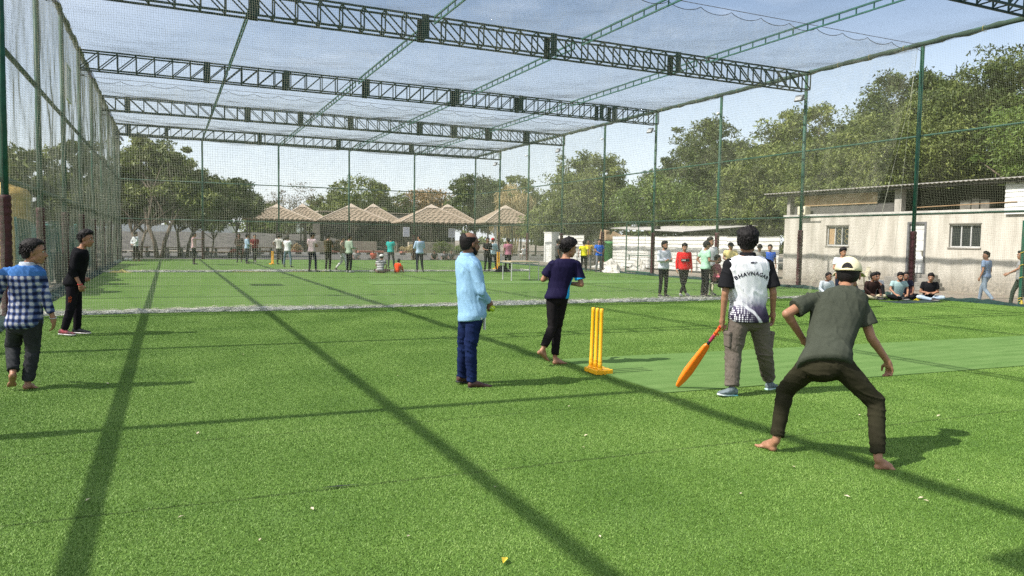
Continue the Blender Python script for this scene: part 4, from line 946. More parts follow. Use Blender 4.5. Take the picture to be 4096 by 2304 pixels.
TILE = pm('faded clay tile', (.34, .265, .19), (.245, .19, .135), 7, .85, .25, 30)
TILE_L = pm('pale ridge tile', (.47, .39, .31), (.38, .31, .24), 7, .85)
DARKWOOD = pm('dark timber', (.055, .042, .034), (.035, .028, .024), 5, .8)
def gazebo(x, y, hw, eave, apex, label, nc=9, cols=13):
    t = thing('gazebo', label, 'gazebo', (x, y, GZ), R(-8) if y < 90 else R(-5), 'tile roofed gazebos beyond the road')
    top = .14; zt = apex - .5
    fr = MB(); H_ = zt - eave
    tl = MB()
    for s in range(4):
        Rm = Matrix.Rotation(s * math.pi / 2, 4, 'Z')
        for k in range(nc):
            a, b_ = k / nc, (k + 1) / nc
            wa, wb = hw * (1 - a) + top * hw * a, hw * (1 - b_) + top * hw * b_
            za, zb = eave + H_ * a, eave + H_ * b_
            n = max(2, int(cols * wa / hw))
            for c_ in range(n):
                p, q = -1 + 2 * c_ / n, -1 + 2 * (c_ + 1) / n - .035
                v = [(p * wa, -wa, za + .05), (q * wa, -wa, za + .05), (q * wb, -wb, zb + .008), (p * wb, -wb, zb + .008), ((p + q) / 2 * wa, -wa, za + .10), ((p + q) / 2 * wb, -wb, zb + .05)]
                tl.add([Rm @ Vector(w) for w in v], [(0, 4, 5, 3), (4, 1, 2, 5), (0, 1, 4)])
        v = [(-hw, -hw, eave - .02), (hw, -hw, eave - .02), (hw * top, -hw * top, zt - .02), (-hw * top, -hw * top, zt - .02)]
        fr.add([Rm @ Vector(w) for w in v], [(0, 1, 2, 3)])
    rf = fr.build('roof', TILE, t)
    tag(tl.build('tiles', TILE, rf), kind='stuff')
    for s in range(4):
        a = s * math.pi / 2 + math.pi / 4; c_, d_ = math.cos(a) * math.sqrt(2), math.sin(a) * math.sqrt(2)
        MB().bar((c_ * hw, d_ * hw, eave + .07), (c_ * hw * top, d_ * hw * top, zt + .06), .16, .1).build('hip_ridge', TILE_L, rf)
    cp = MB(); q = hw * .2
    cp.add([(-q, -q, zt + .02), (q, -q, zt + .02), (q, q, zt + .02), (-q, q, zt + .02), (0, 0, apex)], [(0, 1, 4), (1, 2, 4), (2, 3, 4), (3, 0, 4), (3, 2, 1, 0)])
    cp.build('cupola', TILE_L, rf)
    MB().box(-q * .7, q * .7, -q * .7, q * .7, zt - .2, zt + .018).build('cupola_neck', DARKWOOD, rf)
    bm = MB(); e = hw * .86
    for s in range(4):
        a, b_ = [(-e, -e), (e, -e), (e, e), (-e, e)][s], [(e, -e), (e, e), (-e, e), (-e, -e)][s]
        bm.bar((*a, eave - .12), (*b_, eave - .12), .1)
    bm.build('ring_beam', DARKWOOD, t)
    for px in (-1, 0, 1):
        for py in (-1, 1):
            MB().box(px * e - .08, px * e + .08, py * e - .08, py * e + .08, 0, eave - .17).build('pillar', DARKWOOD, t)
gz = [(10.9, 85, 3.45, 3.55, 5.35, 'first tile roofed gazebo from the left, front row'), (15.2, 95, 3.0, 3.7, 5.9, 'gazebo half hidden behind the first one, pale ridge showing'),
      (19.0, 85, 3.75, 3.6, 5.65, 'second front row gazebo, a net post passing before its peak'), (24.1, 95, 3.2, 3.8, 6.2, 'gazebo half hidden behind the second front one'),
      (28.6, 85, 4.2, 3.6, 5.9, 'third front row gazebo, the widest, above the posters'), (34.6, 96, 3.4, 4.0, 6.55, 'gazebo peak peeping over the widest gazebo'),
      (37.4, 83, 3.45, 3.75, 6.05, 'rightmost gazebo standing apart with a tall pale column')]
for a in gz: gazebo(*a)
o = MB().box(-.14, .14, -.14, .14, 0, 3.7).build('pale_column', WHITE_PAINT); o.location = (35.2, 81, GZ); tag(o, 'tall pale column at the left corner of the rightmost gazebo', 'column')
cf = thing('cafe_shed', 'long dark cafe shed with ribbed pale roof behind the gazebos', 'building', (0, 101, GZ))
MB().box(18.5, 37, 0, 6, 0, 4.2).build('wall', pm('dark cafe wall', (.075, .065, .055), (.045, .04, .035), 1.2, .9), cf)
MB().box(23.5, 36.5, -.6, -.05, 3.95, 5.0).build('fascia', pm('pale grey fascia', (.42, .40, .37), (.3, .29, .27), 2, .8), cf)
rm = MB(); 
for k in range(56): rm.box(18.0 + k * .35, 18.0 + k * .35 + .25, -1.4, 5, 5.2, 5.24)
rm.box(18.0, 37.6, -1.3, 5.1, 5.12, 5.198); rm.build('roof', pm('ribbed pale roof', (.56, .49, .40), (.44, .39, .32), 2, .7), cf)
for k, x in enumerate((20.5, 24.5, 28.5, 32.5)): MB().box(x, x + 1.6, -.02, -.004, 1.0, 2.6).build('dark_opening', DARK_VOID, cf)
for k, (x, w, lab) in enumerate(((24.47, .72, 'left white printed poster hanging under the gazebos'), (29.92, .78, 'right white printed poster hanging under the gazebos'))):
    t = thing('poster', lab, 'poster', (x, 81.5, 0), R(-6), 'two white posters')
    MB().box(-w / 2, w / 2, 0, .03, 1.85, 2.92).build('sheet', pm('poster paper', (.74, .74, .76), (.66, .66, .70), 3, .6), t)
    pr_ = MB(); rr = random.Random(k)
    for j in range(9):
        z = 2.8 - j * .1; xx = -w / 2 + .07
        while xx < w / 2 - .1:
            q = rr.uniform(.04, .16); q = min(q, w / 2 - .06 - xx); pr_.box(xx, xx + q, -.004, -.001, z - .035, z); xx += q + .03
    tag(pr_.build('print', pm('blue grey ink', (.22, .23, .34), None, 4, .6), t), kind='stuff')
    MB().box(-.03, .03, .032, .09, 0, 1.9 if k == 0 else 2.9).build('stand', DARKWOOD, t)
# planters, red kerbs, striped kerb, bushes
BEIGE = pm('beige plaster', (.44, .39, .30), (.35, .31, .24), 3, .9)
REDK = pm('faded red kerb paint', (.36, .14, .10), (.27, .11, .085), 5, .85)
for x0, x1, z, lab in ((13.6, 15.4, 1.3, 'narrow beige planter wall on the far left'), (18.0, 20.6, 1.35, 'beige planter wall left of the poster'), (22.0, 22.9, 1.3, 'short beige planter block beside the poster'), (24.2, 29.6, 1.38, 'longest beige planter wall in the middle')):
    o = MB().box(x0, x1, 0, .5, 0, z).build('planter_wall', BEIGE, bevel=.02); o.location = (0, 79.6, GZ); tag(o, lab, 'planter', 'beige planter walls beyond the road')
for x0, x1, lab in ((11.3, 12.5, 'leftmost red painted kerb of the flower beds'), (15.0, 16.2, 'second red painted kerb of the flower beds'), (18.2, 21.0, 'long red painted kerb in the middle'), (22.9, 25.1, 'red painted kerb under the pale bush'), (41.5, 46, 'red painted kerb at the right gazebo')):
    o = MB().box(x0, x1, 0, .9, 0, .38).build('bed_kerb', REDK, bevel=.03); o.location = (0, 77.9, GZ); tag(o, lab, 'kerb', 'red painted kerbs beyond the road')
kb = thing('striped_kerb', 'black and white striped kerb stones along the far road', 'kerb', (0, 76.8, GZ))
sb_w = mesh_of(MB().box(0, .58, 0, .25, 0, .2), pm('kerb white', (.66, .65, .6), (.5, .49, .45), 4, .85), 'kerb_stone'); sb_k = mesh_of(MB().box(0, .58, 0, .25, 0, .2), pm('kerb black', (.06, .06, .06), None, 4, .85), 'kerb_stone')
for k in range(90): share('kerb_stone', sb_w if k % 2 else sb_k, kb, (-4 + k * .6, 0, 0))
def bush(x, y, w, h, mat, label, seed, n=1800, ls=.14):
    t = thing('bush', label, 'bush', (x, y, GZ + .02), 0, 'bushes in the flower beds')
    V, F, cc = leaf_cloud([(0, 0, h * .5, w / 2, w / 3, h * .5)], n, ls, seed, 40, clump_r=.28, shell=.2); link_mesh('foliage', V, F, mat, t)
    m = MB()
    for k in range(6): c_ = cc[k]; m.tube([(0, 0, 0), (c_[0] * .5, c_[1] * .5, h * .4), tuple(c_)], [.03, .02, .01], 4)
    m.build('stems', BARK, t)
bush(11.9, 78.3, 1.1, 1.0, LF_DRY, 'dry brown bush in the leftmost flower bed', 1); bush(16.0, 78.3, 1.9, 1.5, LF_BROWN, 'twiggy brown bush behind the player in brown', 2)
bush(23.9, 78.2, 1.9, 1.1, LF_BAMBOO, 'pale cream bush on the red kerb', 3); bush(27.6, 78.0, 2.4, 1.45, LF_OLIVE, 'green bush before the long planter, left one', 4); bush(29.8, 78.0, 2.0, 1.3, LF_GREEN, 'green bush before the long planter, right one', 5); bush(44, 78.6, 2.6, 1.3, LF_OLIVE, 'bush by the red kerb near the right gazebo', 6)
# stone tables and benches left
def bench_table(x, y, w, label, mat, nm='bench_table'):
    t = thing(nm, label, 'table', (x, y, GZ), R(random.uniform(-15, 15)), 'garden tables beyond the far net')
    MB().box(-w / 2, w / 2, -.35, .35, .72, .8).build('tabletop', mat, t)
    for sx in (-1, 1):
        MB().box(sx * w * .33 - .08, sx * w * .33 + .08, -.22, .22, 0, .718).build('leg', CONC, t)
    for sy in (-1, 1):
        b = MB().box(-w / 2, w / 2, sy * .8 - .15, sy * .8 + .15, .4, .46).build('bench', mat, t)
        for sx in (-1, 1): MB().box(sx * w * .35 - .06, sx * w * .35 + .06, sy * .8 - .1, sy * .8 + .1, 0, .398).build('foot', CONC, b)
TB1 = pm('sandstone top', (.42, .35, .26), (.33, .27, .2), 4, .9); TB2 = pm('orange brown top', (.30, .16, .09), (.22, .12, .07), 4, .9)
for x, y, w, mt, lab in ((.45, 62.5, 1.5, TB1, 'sand coloured garden table left of the pointing player'), (-1.9, 64, 1.3, TB2, 'dark brown garden table at the far left'), (2.4, 65, 1.6, TB2, 'brown garden table behind the far post'), (4.0, 63, 1.7, TB2, 'orange brown garden table left of the three players'), (5.6, 66, 1.4, TB1, 'pale garden table behind the three players'), (7.6, 67, 1.4, TB2, 'brown garden table right of the three players')):
    bench_table(x, y, w, lab, mt)
# a parked scooter by the tables
sc_ = thing('parked_scooter', 'small dark scooter parked between the garden tables', 'scooter', (4.9, 61.5, GZ), R(20))
for sx in (-.55, .55):
    w_ = MB().lathe([(.15, -.04), (.24, -.045), (.25, 0), (.24, .045), (.15, .04)], 16).build('wheel', BLACK_RUB, sc_, True); w_.matrix_local = Matrix.Translation((sx, 0, .25)) @ Matrix.Rotation(R(90), 4, 'X')
m = MB(); m.tube([(-.6, 0, .45), (-.35, 0, .62), (.0, 0, .60), (.12, 0, .32), (.4, 0, .32), (.48, 0, .8)], [.12, .16, .14, .1, .08, .06], 8); m.build('body', pm('red scooter paint', (.22, .04, .03), None, 4, .4), sc_, True)
m = MB(); m.tube([(-.55, 0, .74), (.05, 0, .74)], [.1, .09], 8); m.build('saddle', BLACK_RUB, sc_, True)
m = MB(); m.bar((.47, -.3, .98), (.47, .3, .98), .035); m.bar((.48, 0, .7), (.47, 0, .98), .05); m.build('handlebar', GREY_CAST, sc_)

# outside the left wall: yellow tank, hanging green sheets, big wheel
tk = thing('water_tank', 'tall faded yellow cylindrical tank outside the left net wall', 'tank', (-4.75, 29.2, GZ))
prof = [(.62, 0)]
for k in range(12): prof += [(.66, .05 + k * .25), (.66, .22 + k * .25), (.63, .25 + k * .25)]
prof += [(.55, 3.16), (.2, 3.26), (.2, 3.34), (.02, 3.34)]
MB().lathe(prof, 28).build('shell', pm('faded yellow plastic', (.56, .40, .13), (.45, .30, .09), 2, .55), tk, True)
shts = thing('shade_sheet', 'dark teal shade cloth hung outside the left wall behind the player in black', 'shade cloth', (-3.5, 0, 0))
m = MB(); ys_ = np.arange(22.0, 44, .3); zs_ = np.linspace(0, 1.9, 6); n = len(zs_)
for q in ys_:
    for z in zs_: m.v.append((.09 * math.sin(q * 2.3 + z) + .05 * math.sin(q * 5.1), q, z + (.1 * math.sin(q * .9) if z > 1.5 else 0)))
for i in range(len(ys_) - 1):
    for k in range(n - 1): m.f.append((i * n + k, i * n + k + 1, (i + 1) * n + k + 1, (i + 1) * n + k))
def gauze(name, c, dens):
    m_, nt, b = new_mat(name); b.inputs['Base Color'].default_value = (*c, 1); b.inputs['Roughness'].default_value = .9
    N = nt.nodes.new; K_ = nt.links.new; tr_ = N('ShaderNodeBsdfTransparent'); ms = N('ShaderNodeMixShader')
    n1 = N('ShaderNodeTexNoise'); n1.inputs['Scale'].default_value = 1.1; t_c = N('ShaderNodeTexCoord'); K_(t_c.outputs['Object'], n1.inputs['Vector'])
    mr = N('ShaderNodeMapRange'); mr.inputs['From Min'].default_value = .35; mr.inputs['From Max'].default_value = .65; mr.inputs['To Min'].default_value = dens - .25; mr.inputs['To Max'].default_value = dens + .1
    K_(n1.outputs['Fac'], mr.inputs['Value']); K_(mr.outputs['Result'], ms.inputs['Fac']); K_(tr_.outputs[0], ms.inputs[1]); K_(b.outputs[0], ms.inputs[2]); K_(ms.outputs[0], nt.nodes['Material Output'].inputs['Surface'])
    return m_
m.build('cloth', gauze('teal shade gauze', (.02, .13, .12), .95), shts, True)
whl = thing('roller_wheel', 'large dark spoked wheel of a roller outside the left wall', 'wheel', (-3.15, 27.4, 0))
m = MB(); m.tube([(0, .48 * math.cos(a), .48 + .48 * math.sin(a)) for a in np.linspace(0, 2 * math.pi, 25)], .055, 8); m.build('tyre', BLACK_RUB, whl, True)
m = MB()
for k in range(8): a = k * math.pi / 4; m.bar((0, .06 * math.cos(a), .48 + .06 * math.sin(a)), (0, .45 * math.cos(a), .48 + .45 * math.sin(a)), .03)
m.build('spokes', GREY_CAST, whl)
m = MB().tube([(-.12, 0, .48), (.12, 0, .48)], .08, 10); m.build('hub', GREY_CAST, whl)
# ------------------------------------------------------------------ people
def V3(p): return np.array(p, dtype=float)
def nrm(v):
    l = np.linalg.norm(v); return v / l if l > 1e-9 else v
TMP = bpy.data.scenes.new('workbench_scene')      # scratch scene, removed once the people are built
class Soup:
    """closed solids gathered, then fused by a voxel remesh into one skin"""
    def __init__(s): s.V = []; s.F = []; s.n = 0
    def _grid(s, rings, caps=True):
        rings = np.array(rings); k, n, _ = rings.shape
        b = s.n; s.V.append(rings.reshape(-1, 3)); F = []
        for i in range(k - 1):
            for j in range(n):
                j2 = (j + 1) % n
                F.append((b + i * n + j, b + i * n + j2, b + (i + 1) * n + j2, b + (i + 1) * n + j))
        F.append(tuple(b + j for j in range(n - 1, -1, -1))); F.append(tuple(b + (k - 1) * n + j for j in range(n)))
        s.F += F; s.n += k * n
    def cone(s, p0, p1, r0, r1, n=12, flat=False, side=None, sq=1.0, ext=(1, 1)):
        """round cone; side/sq widens the section along a direction"""
        p0, p1 = V3(p0), V3(p1); d = nrm(p1 - p0)
        if side is None: side = np.array([1., 0, 0]) if abs(d[0]) < .8 else np.array([0, 1., 0])
        a = nrm(side - d * side.dot(d)); b = np.cross(d, a); R_ = []
        st = [(0, 1)] if flat else [(-math.cos(t) * 1.0, max(math.sin(t), .05)) for t in (0.02, .5, 1.05, math.pi / 2)]
        for (o, q) in st:
            r = r0 * q; c = p0 + d * (o * r0 * ext[0] if not flat else 0)
            R_.append([c + (a * math.cos(t) * sq + b * math.sin(t)) * r for t in np.linspace(0, 2 * math.pi, n, endpoint=False)])
        en = [(0, 1)] if flat else [(math.cos(t) * 1.0, max(math.sin(t), .05)) for t in (math.pi / 2, 1.05, .5, .02)]
        for (o, q) in en:
            r = r1 * q; c = p1 + d * (o * r1 * ext[1] if not flat else 0)
            R_.append([c + (a * math.cos(t) * sq + b * math.sin(t)) * r for t in np.linspace(0, 2 * math.pi, n, endpoint=False)])
        s._grid(R_); return s
    def ell(s, c, rx, ry, rz, X=(1, 0, 0), Y=(0, 1, 0), Z_=(0, 0, 1), n=14, m=9):
        c = V3(c); X, Y, Z_ = V3(X), V3(Y), V3(Z_); R_ = []
        for t in np.linspace(.04, math.pi - .04, m):
            R_.append([c + (X * math.cos(p) * rx + Y * math.sin(p) * ry) * math.sin(t) - Z_ * math.cos(t) * rz for p in np.linspace(0, 2 * math.pi, n, endpoint=False)])
        s._grid(R_); return s
    def loft(s, secs, n=20, e=2.3):
        """secs: (center, half-width vector, half-depth vector)"""
        R_ = []
        for c, a, b in secs:
            ring = []
            for t in np.linspace(0, 2 * math.pi, n, endpoint=False):
                ct, st = math.cos(t), math.sin(t)
                ring.append(V3(c) + V3(a) * math.copysign(abs(ct) ** (2 / e), ct) + V3(b) * math.copysign(abs(st) ** (2 / e), st))
            R_.append(ring)
        s._grid(R_); return s
    def mesh(s, name, mat, parent, base, voxel, smooth=4, fac=.5, disp=None, kind=None, label=None, dec=1.0):
        V = np.concatenate(s.V) - V3(base)
        me = bpy.data.meshes.new(name); me.from_pydata(V.tolist(), [], s.F)
        o = bpy.data.objects.new(name, me); TMP.collection.objects.link(o)
        m = o.modifiers.new('r', 'REMESH'); m.mode = 'VOXEL'; m.voxel_size = voxel; m.use_smooth_shade = True
        if smooth:
            m = o.modifiers.new('s', 'SMOOTH'); m.iterations = smooth; m.factor = fac
        if dec < 1:
            m = o.modifiers.new('d', 'DECIMATE'); m.ratio = dec
        TMP.view_layers[0].update(); dg = TMP.view_layers[0].depsgraph
        me2 = bpy.data.meshes.new_from_object(o.evaluated_get(dg)); me2.name = name
        TMP.collection.objects.unlink(o); bpy.data.objects.remove(o); bpy.data.meshes.remove(me)
        o = bpy.data.objects.new(name, me2); COL.objects.link(o)
        me2.materials.clear(); me2.materials.append(mat)
        if disp is not None:
            k = len(me2.vertices); co = np.empty(k * 3, dtype=np.float32); me2.vertices.foreach_get('co', co); co = co.reshape(-1, 3)
            no = np.empty(k * 3, dtype=np.float32); me2.vertices.foreach_get('normal', no); no = no.reshape(-1, 3)
            co = co + no * disp(co + V3(base))[:, None]; me2.vertices.foreach_set('co', co.astype(np.float32).ravel()); me2.update()
        me2.polygons.foreach_set('use_smooth', [True] * len(me2.polygons))
        o.parent = parent
        if label: o['label'] = label
        return o

SKIN = {}
def skin(k):
    if k not in SKIN:
        c = {'mid': (.33, .165, .097), 'dark': (.19, .092, .055), 'light': (.36, .20, .125)}[k]
        SKIN[k] = pm('skin ' + k, c, tuple(v * .86 for v in c), 14, .5, .08, 120, spec=.4, dist=.003)
    return SKIN[k]
HAIR = pm('black hair', (.010, .008, .008), (.005, .004, .004), 40, .62, .9, 160, dist=.006, stretch=(1, 1, .35), spec=.22)
EYE_W = pm('eye white', (.62, .60, .57), None, 5, .3); EYE_B = pm('eye dark', (.02, .012, .01), None, 5, .2)
LIP = pm('lips', (.20, .075, .055), None, 20, .5)
CL = {}
def cloth(c, c2=None, name=None, scale=6, bump=.25, bs=260, rough=.9):
    key = name or 'cloth %.3f %.3f %.3f' % c
    if key not in CL: CL[key] = pm(key, c, c2 or tuple(v * .88 for v in c), scale, rough, bump, bs, dist=.0025, spec=.06)
    return CL[key]

def folds(J, amp, seed, pts, vert=True):
    """wrinkles gathered round given joints plus a soft overall crumple"""
    P = [V3(p) for p in pts]
    def f(co):
        out = np.zeros(len(co))
        for i, c in enumerate(co):
            v = Vector((float(c[0]) * 11 + float(c[2]) * 5 + seed, float(c[1]) * 11 - float(c[2]) * 2, float(c[2]) * 3.6)) if vert else Vector((float(c[0]) * 5 + seed, float(c[1]) * 5, float(c[2]) * 17 + float(c[0]) * 6))
            n = noise.noise(v); n2 = noise.noise(v * 2.1 + Vector((5, 3, 1)))
            w = .35
            for p in P:
                d2 = (c[0] - p[0]) ** 2 + (c[1] - p[1]) ** 2 + (c[2] - p[2]) ** 2
                w += .9 * math.exp(-d2 / .018)
            out[i] = amp * (1.25 * max(0, 1 - 4 * abs(n)) ** 1.4 + .35 * max(0, 1 - 4 * abs(n2)) - .35) * min(w, 1.25)
        return out
    return f

def hand(S, wr, hd, lat, curlv, k=1.0, curl=.35, grip=False, rf=.0085):
    wr, hd = V3(wr), V3(hd); d = nrm(hd - wr); lat = nrm(lat - d * np.dot(lat, d)); cv = nrm(curlv - d * np.dot(curlv, d) - lat * np.dot(curlv, lat))
    S.cone(wr, wr + d * .035 * k, .026 * k, .030 * k, side=lat, sq=1.1)
    S.ell(wr + d * .06 * k, .040 * k, .017 * k, .046 * k, lat, cv, d)
    L_ = [.062, .074, .070, .054]
    for i in range(4):
        o = (-.030 + .020 * i)
        b = wr + d * .092 * k + lat * o * k
        a1, a2 = curl * (1 + .15 * i), curl * 2.4 * (1 + .1 * i)
        if grip: a1, a2 = 1.15, 2.5
        d1 = nrm(d * math.cos(a1) + cv * math.sin(a1) + lat * o * 1.5); d2 = nrm(d * math.cos(a2) + cv * math.sin(a2))
        m_ = b + d1 * L_[i] * .52 * k; e = m_ + d2 * L_[i] * .50 * k
        S.cone(b - d * .02 * k, m_, rf * 1.1 * k, rf * k, 8); S.cone(m_, e, rf * k, rf * .82 * k, 8)
    tb = wr + d * .030 * k - lat * .030 * k
    d1 = nrm(-lat * .75 + d * .75 + cv * .35); m_ = tb + d1 * .036 * k
    d2 = nrm(d * .9 + cv * (.9 if grip else .35) - lat * .1)
    S.cone(wr + d * .02 * k - lat * .012 * k, m_, .015 * k, .0115 * k, 8); S.cone(m_, m_ + d2 * .034 * k, .011 * k, .009 * k, 8)

def bare_foot(S, he, to, an, k=1.0):
    he, to, an = V3(he), V3(to), V3(an); d = nrm(to - he); L_ = max(np.linalg.norm(to - he), .19 * k); up = nrm((an - he) - d * np.dot(an - he, d)) if np.linalg.norm(np.cross(an - he, d)) > .01 else np.array([0, 0, 1.])
    if up[2] < -.2: up = -up
    lat = np.cross(d, up)
    S.ell(he + d * .035 * k + up * .030 * k, .030 * k, .038 * k, .030 * k, lat, d, up)
    S.cone(an, he + d * .05 * k + up * .035 * k, .030 * k, .032 * k)
    S.cone(he + d * .06 * k + up * .040 * k, he + d * (L_ - .065 * k) + up * .020 * k, .034 * k, .022 * k, side=lat, sq=1.15)
    S.ell(he + d * (L_ - .065 * k) + up * .018 * k, .043 * k, .034 * k, .018 * k, lat, d, up)
    S.cone(an - d * .0, he + d * (L_ * .62) + up * .035 * k, .030 * k, .024 * k)
    for i, (r_, l_) in enumerate(((.013, .036), (.0095, .034), (.009, .030), (.0085, .026), (.0085, .020))):
        b = he + d * (L_ - .05 * k) + up * .012 * k + lat * (-.032 + .0165 * i) * k
        S.cone(b, b + d * l_ * k + up * .002, r_ * k, r_ * .85 * k, 8)

def shoe(parent, base, he, to, an, mat, sole_mat, voxel, k=1.0, name='shoe', high=True):
    he, to, an = V3(he), V3(to), V3(an); d = nrm(to - he); L_ = max(np.linalg.norm(to - he), .22 * k); lat = nrm(np.cross(d, (0, 0, 1.))); up = nrm(np.cross(lat, d))
    S = Soup()
    def sec(t, w, h0, h1): return (he + d * L_ * t + up * (h0 + h1) / 2, lat * w, up * (h1 - h0) / 2)
    S.loft([sec(-.03, .020 * k, .025, .07 * k), sec(.03, .034 * k, .016, .085 * k), sec(.22, .037 * k, .016, .092 * k), sec(.42, .038 * k, .016, .085 * k), sec(.62, .043 * k, .016, .064 * k), sec(.82, .044 * k, .016, .052 * k), sec(.95, .034 * k, .016, .042 * k), sec(1.0, .018 * k, .018, .034 * k)])
    S.cone(he + d * .06 * k + up * .05, an + (an - (he + d * .06 * k + up * .05)) * .1, .038 * k, .036 * k)
    o = S.mesh(name, mat, parent, base, voxel, 3)
    S = Soup(); S.loft([sec(-.045, .024 * k, .0, .022), sec(.03, .040 * k, .0, .024), sec(.3, .040 * k, .0, .022), sec(.6, .047 * k, .0, .022), sec(.85, .047 * k, .001, .022), sec(.97, .036 * k, .003, .024), sec(1.03, .018 * k, .006, .024)], e=2.6)
    so = S.mesh('sole', sole_mat, o, base, voxel, 1); so.parent = o
    return o

def hair_shell(parent, base, hc, X, Y, Z_, k, style, mat, dense, seed):
    """hair as one thick cap following the skull, thrown into tufts"""
    n, m = (56, 34) if dense else (22, 14)
    rs = np.array([.077, .100, .094]) * k; c0 = V3(hc) + (Y * -.012 + Z_ * .022) * k
    V = []; F = []; rr = random.Random(seed)
    for i in range(m):
        th = math.pi * (i + .0) / (m - 1)
        for j in range(n):
            ph = 2 * math.pi * j / n
            u = np.array([math.sin(th) * math.sin(ph), math.sin(th) * math.cos(ph), math.cos(th)])   # ph=0 is the face side
            front = max(0, u[1]); 
            # height of the hair line on the skull for this bearing
            c_ = math.cos(ph); line = np.interp(c_, [-1, -.45, .0, .25, .6, 1], [-.86, -.80, -.38, -.02, .42, .52])
            if style == 'fringe': line = np.interp(c_, [-1, -.45, .05, .35, .75, 1], [-.88, -.82, -.42, -.06, .26, .28])
            if style == 'long': line = np.interp(c_, [-1, -.45, .05, .35, .75, 1], [-.97, -.92, -.5, .0, .40, .46])
            s_ = (u[2] - line) / .14; cover = min(1, max(0, s_))
            th_ = {'short': .009, 'buzz': .004, 'fringe': .010, 'curly': .017, 'bald': .006, 'long': .016, 'quiff': .011, 'capped': .004}[style]
            if style == 'bald':
                top = 1 if (u[2] > .50 - .35 * max(0, u[1]) and u[1] > -.62) else 0; cover *= (1 - top); 
            t_ = th_ * (1 + (.7 if u[2] > .3 else 0))
            if style in ('quiff', 'fringe', 'curly') and u[2] > .45 and u[1] > -.2: t_ += .009
            if style == 'capped': cover *= min(1, max(0, (.35 - u[2]) / .2))
            if u[2] < 0: t_ *= .55
            q = Vector((u[0] * 5 + seed, u[1] * 5, u[2] * 5))
            t_ *= 1 + (.75 if style == 'curly' else .45) * noise.noise(q * 1.3) + (.55 if style == 'curly' else .35) * noise.noise(q * 3.2)
            r_ = (-.022) * (1 - cover) + t_ * cover
            fl_ = (max(.02, math.sin(th)) ** -.38 if (u[2] < 0 and u[1] < .25) else 1.0); zz_ = 1.28 if u[2] < 0 else 1.0
            p = c0 + X * u[0] * (rs[0] + r_) * (1 + (fl_ - 1) * .75) + Y * u[1] * (rs[1] + r_) * (1 + (fl_ - 1) * .35) + Z_ * u[2] * (rs[2] + r_) * zz_ - V3(base)
            V.append(p)
    for i in range(m - 1):
        for j in range(n):
            j2 = (j + 1) % n; F.append((i * n + j, (i + 1) * n + j, (i + 1) * n + j2, i * n + j2))
    o = link_mesh('hair', [tuple(v) for v in V], F, mat, parent, True)
    if dense and style != 'bald' and style != 'buzz':
        T = MB(); cnt = {'short': 420, 'fringe': 520, 'curly': 620, 'long': 500, 'quiff': 500}[style]
        for q in range(cnt):
            z = rr.uniform(-.35, 1); ph = rr.uniform(0, 6.283); s_ = math.sqrt(1 - z * z); u = np.array([s_ * math.sin(ph), s_ * math.cos(ph), z]); c_ = math.cos(ph)
            if z < np.interp(c_, [-1, -.45, .05, .35, .75, 1], [-.5, -.45, -.1, .25, .62, .70]): continue
            b = c0 + X * u[0] * rs[0] + Y * u[1] * rs[1] + Z_ * u[2] * rs[2]; nn = X * u[0] + Y * u[1] + Z_ * u[2]
            tg = nrm(np.cross(nn, rng.normal(size=3))) if style == 'curly' else nrm(Y * (.7 if u[2] > .4 else .1) - Z_ * .5 + X * u[0] * .6 + rng.normal(size=3) * .35)
            L_ = rr.uniform(.016, .032) * k; th_ = .011 * k if style != 'short' else .006 * k
            T.tube([b + nn * th_ * .4, b + nn * th_ * 1.35 + tg * L_ * .45, b + nn * th_ * (1.1 if style != 'curly' else 1.5) + tg * L_ - Z_ * .004], [.0075 * k, .0055 * k, .0015 * k], 4, False)
        T.v = [tuple(V3(v) - V3(base)) for v in T.v]
        tt = T.build('hair_tufts', mat, o); tag(tt, kind='stuff')
    return o

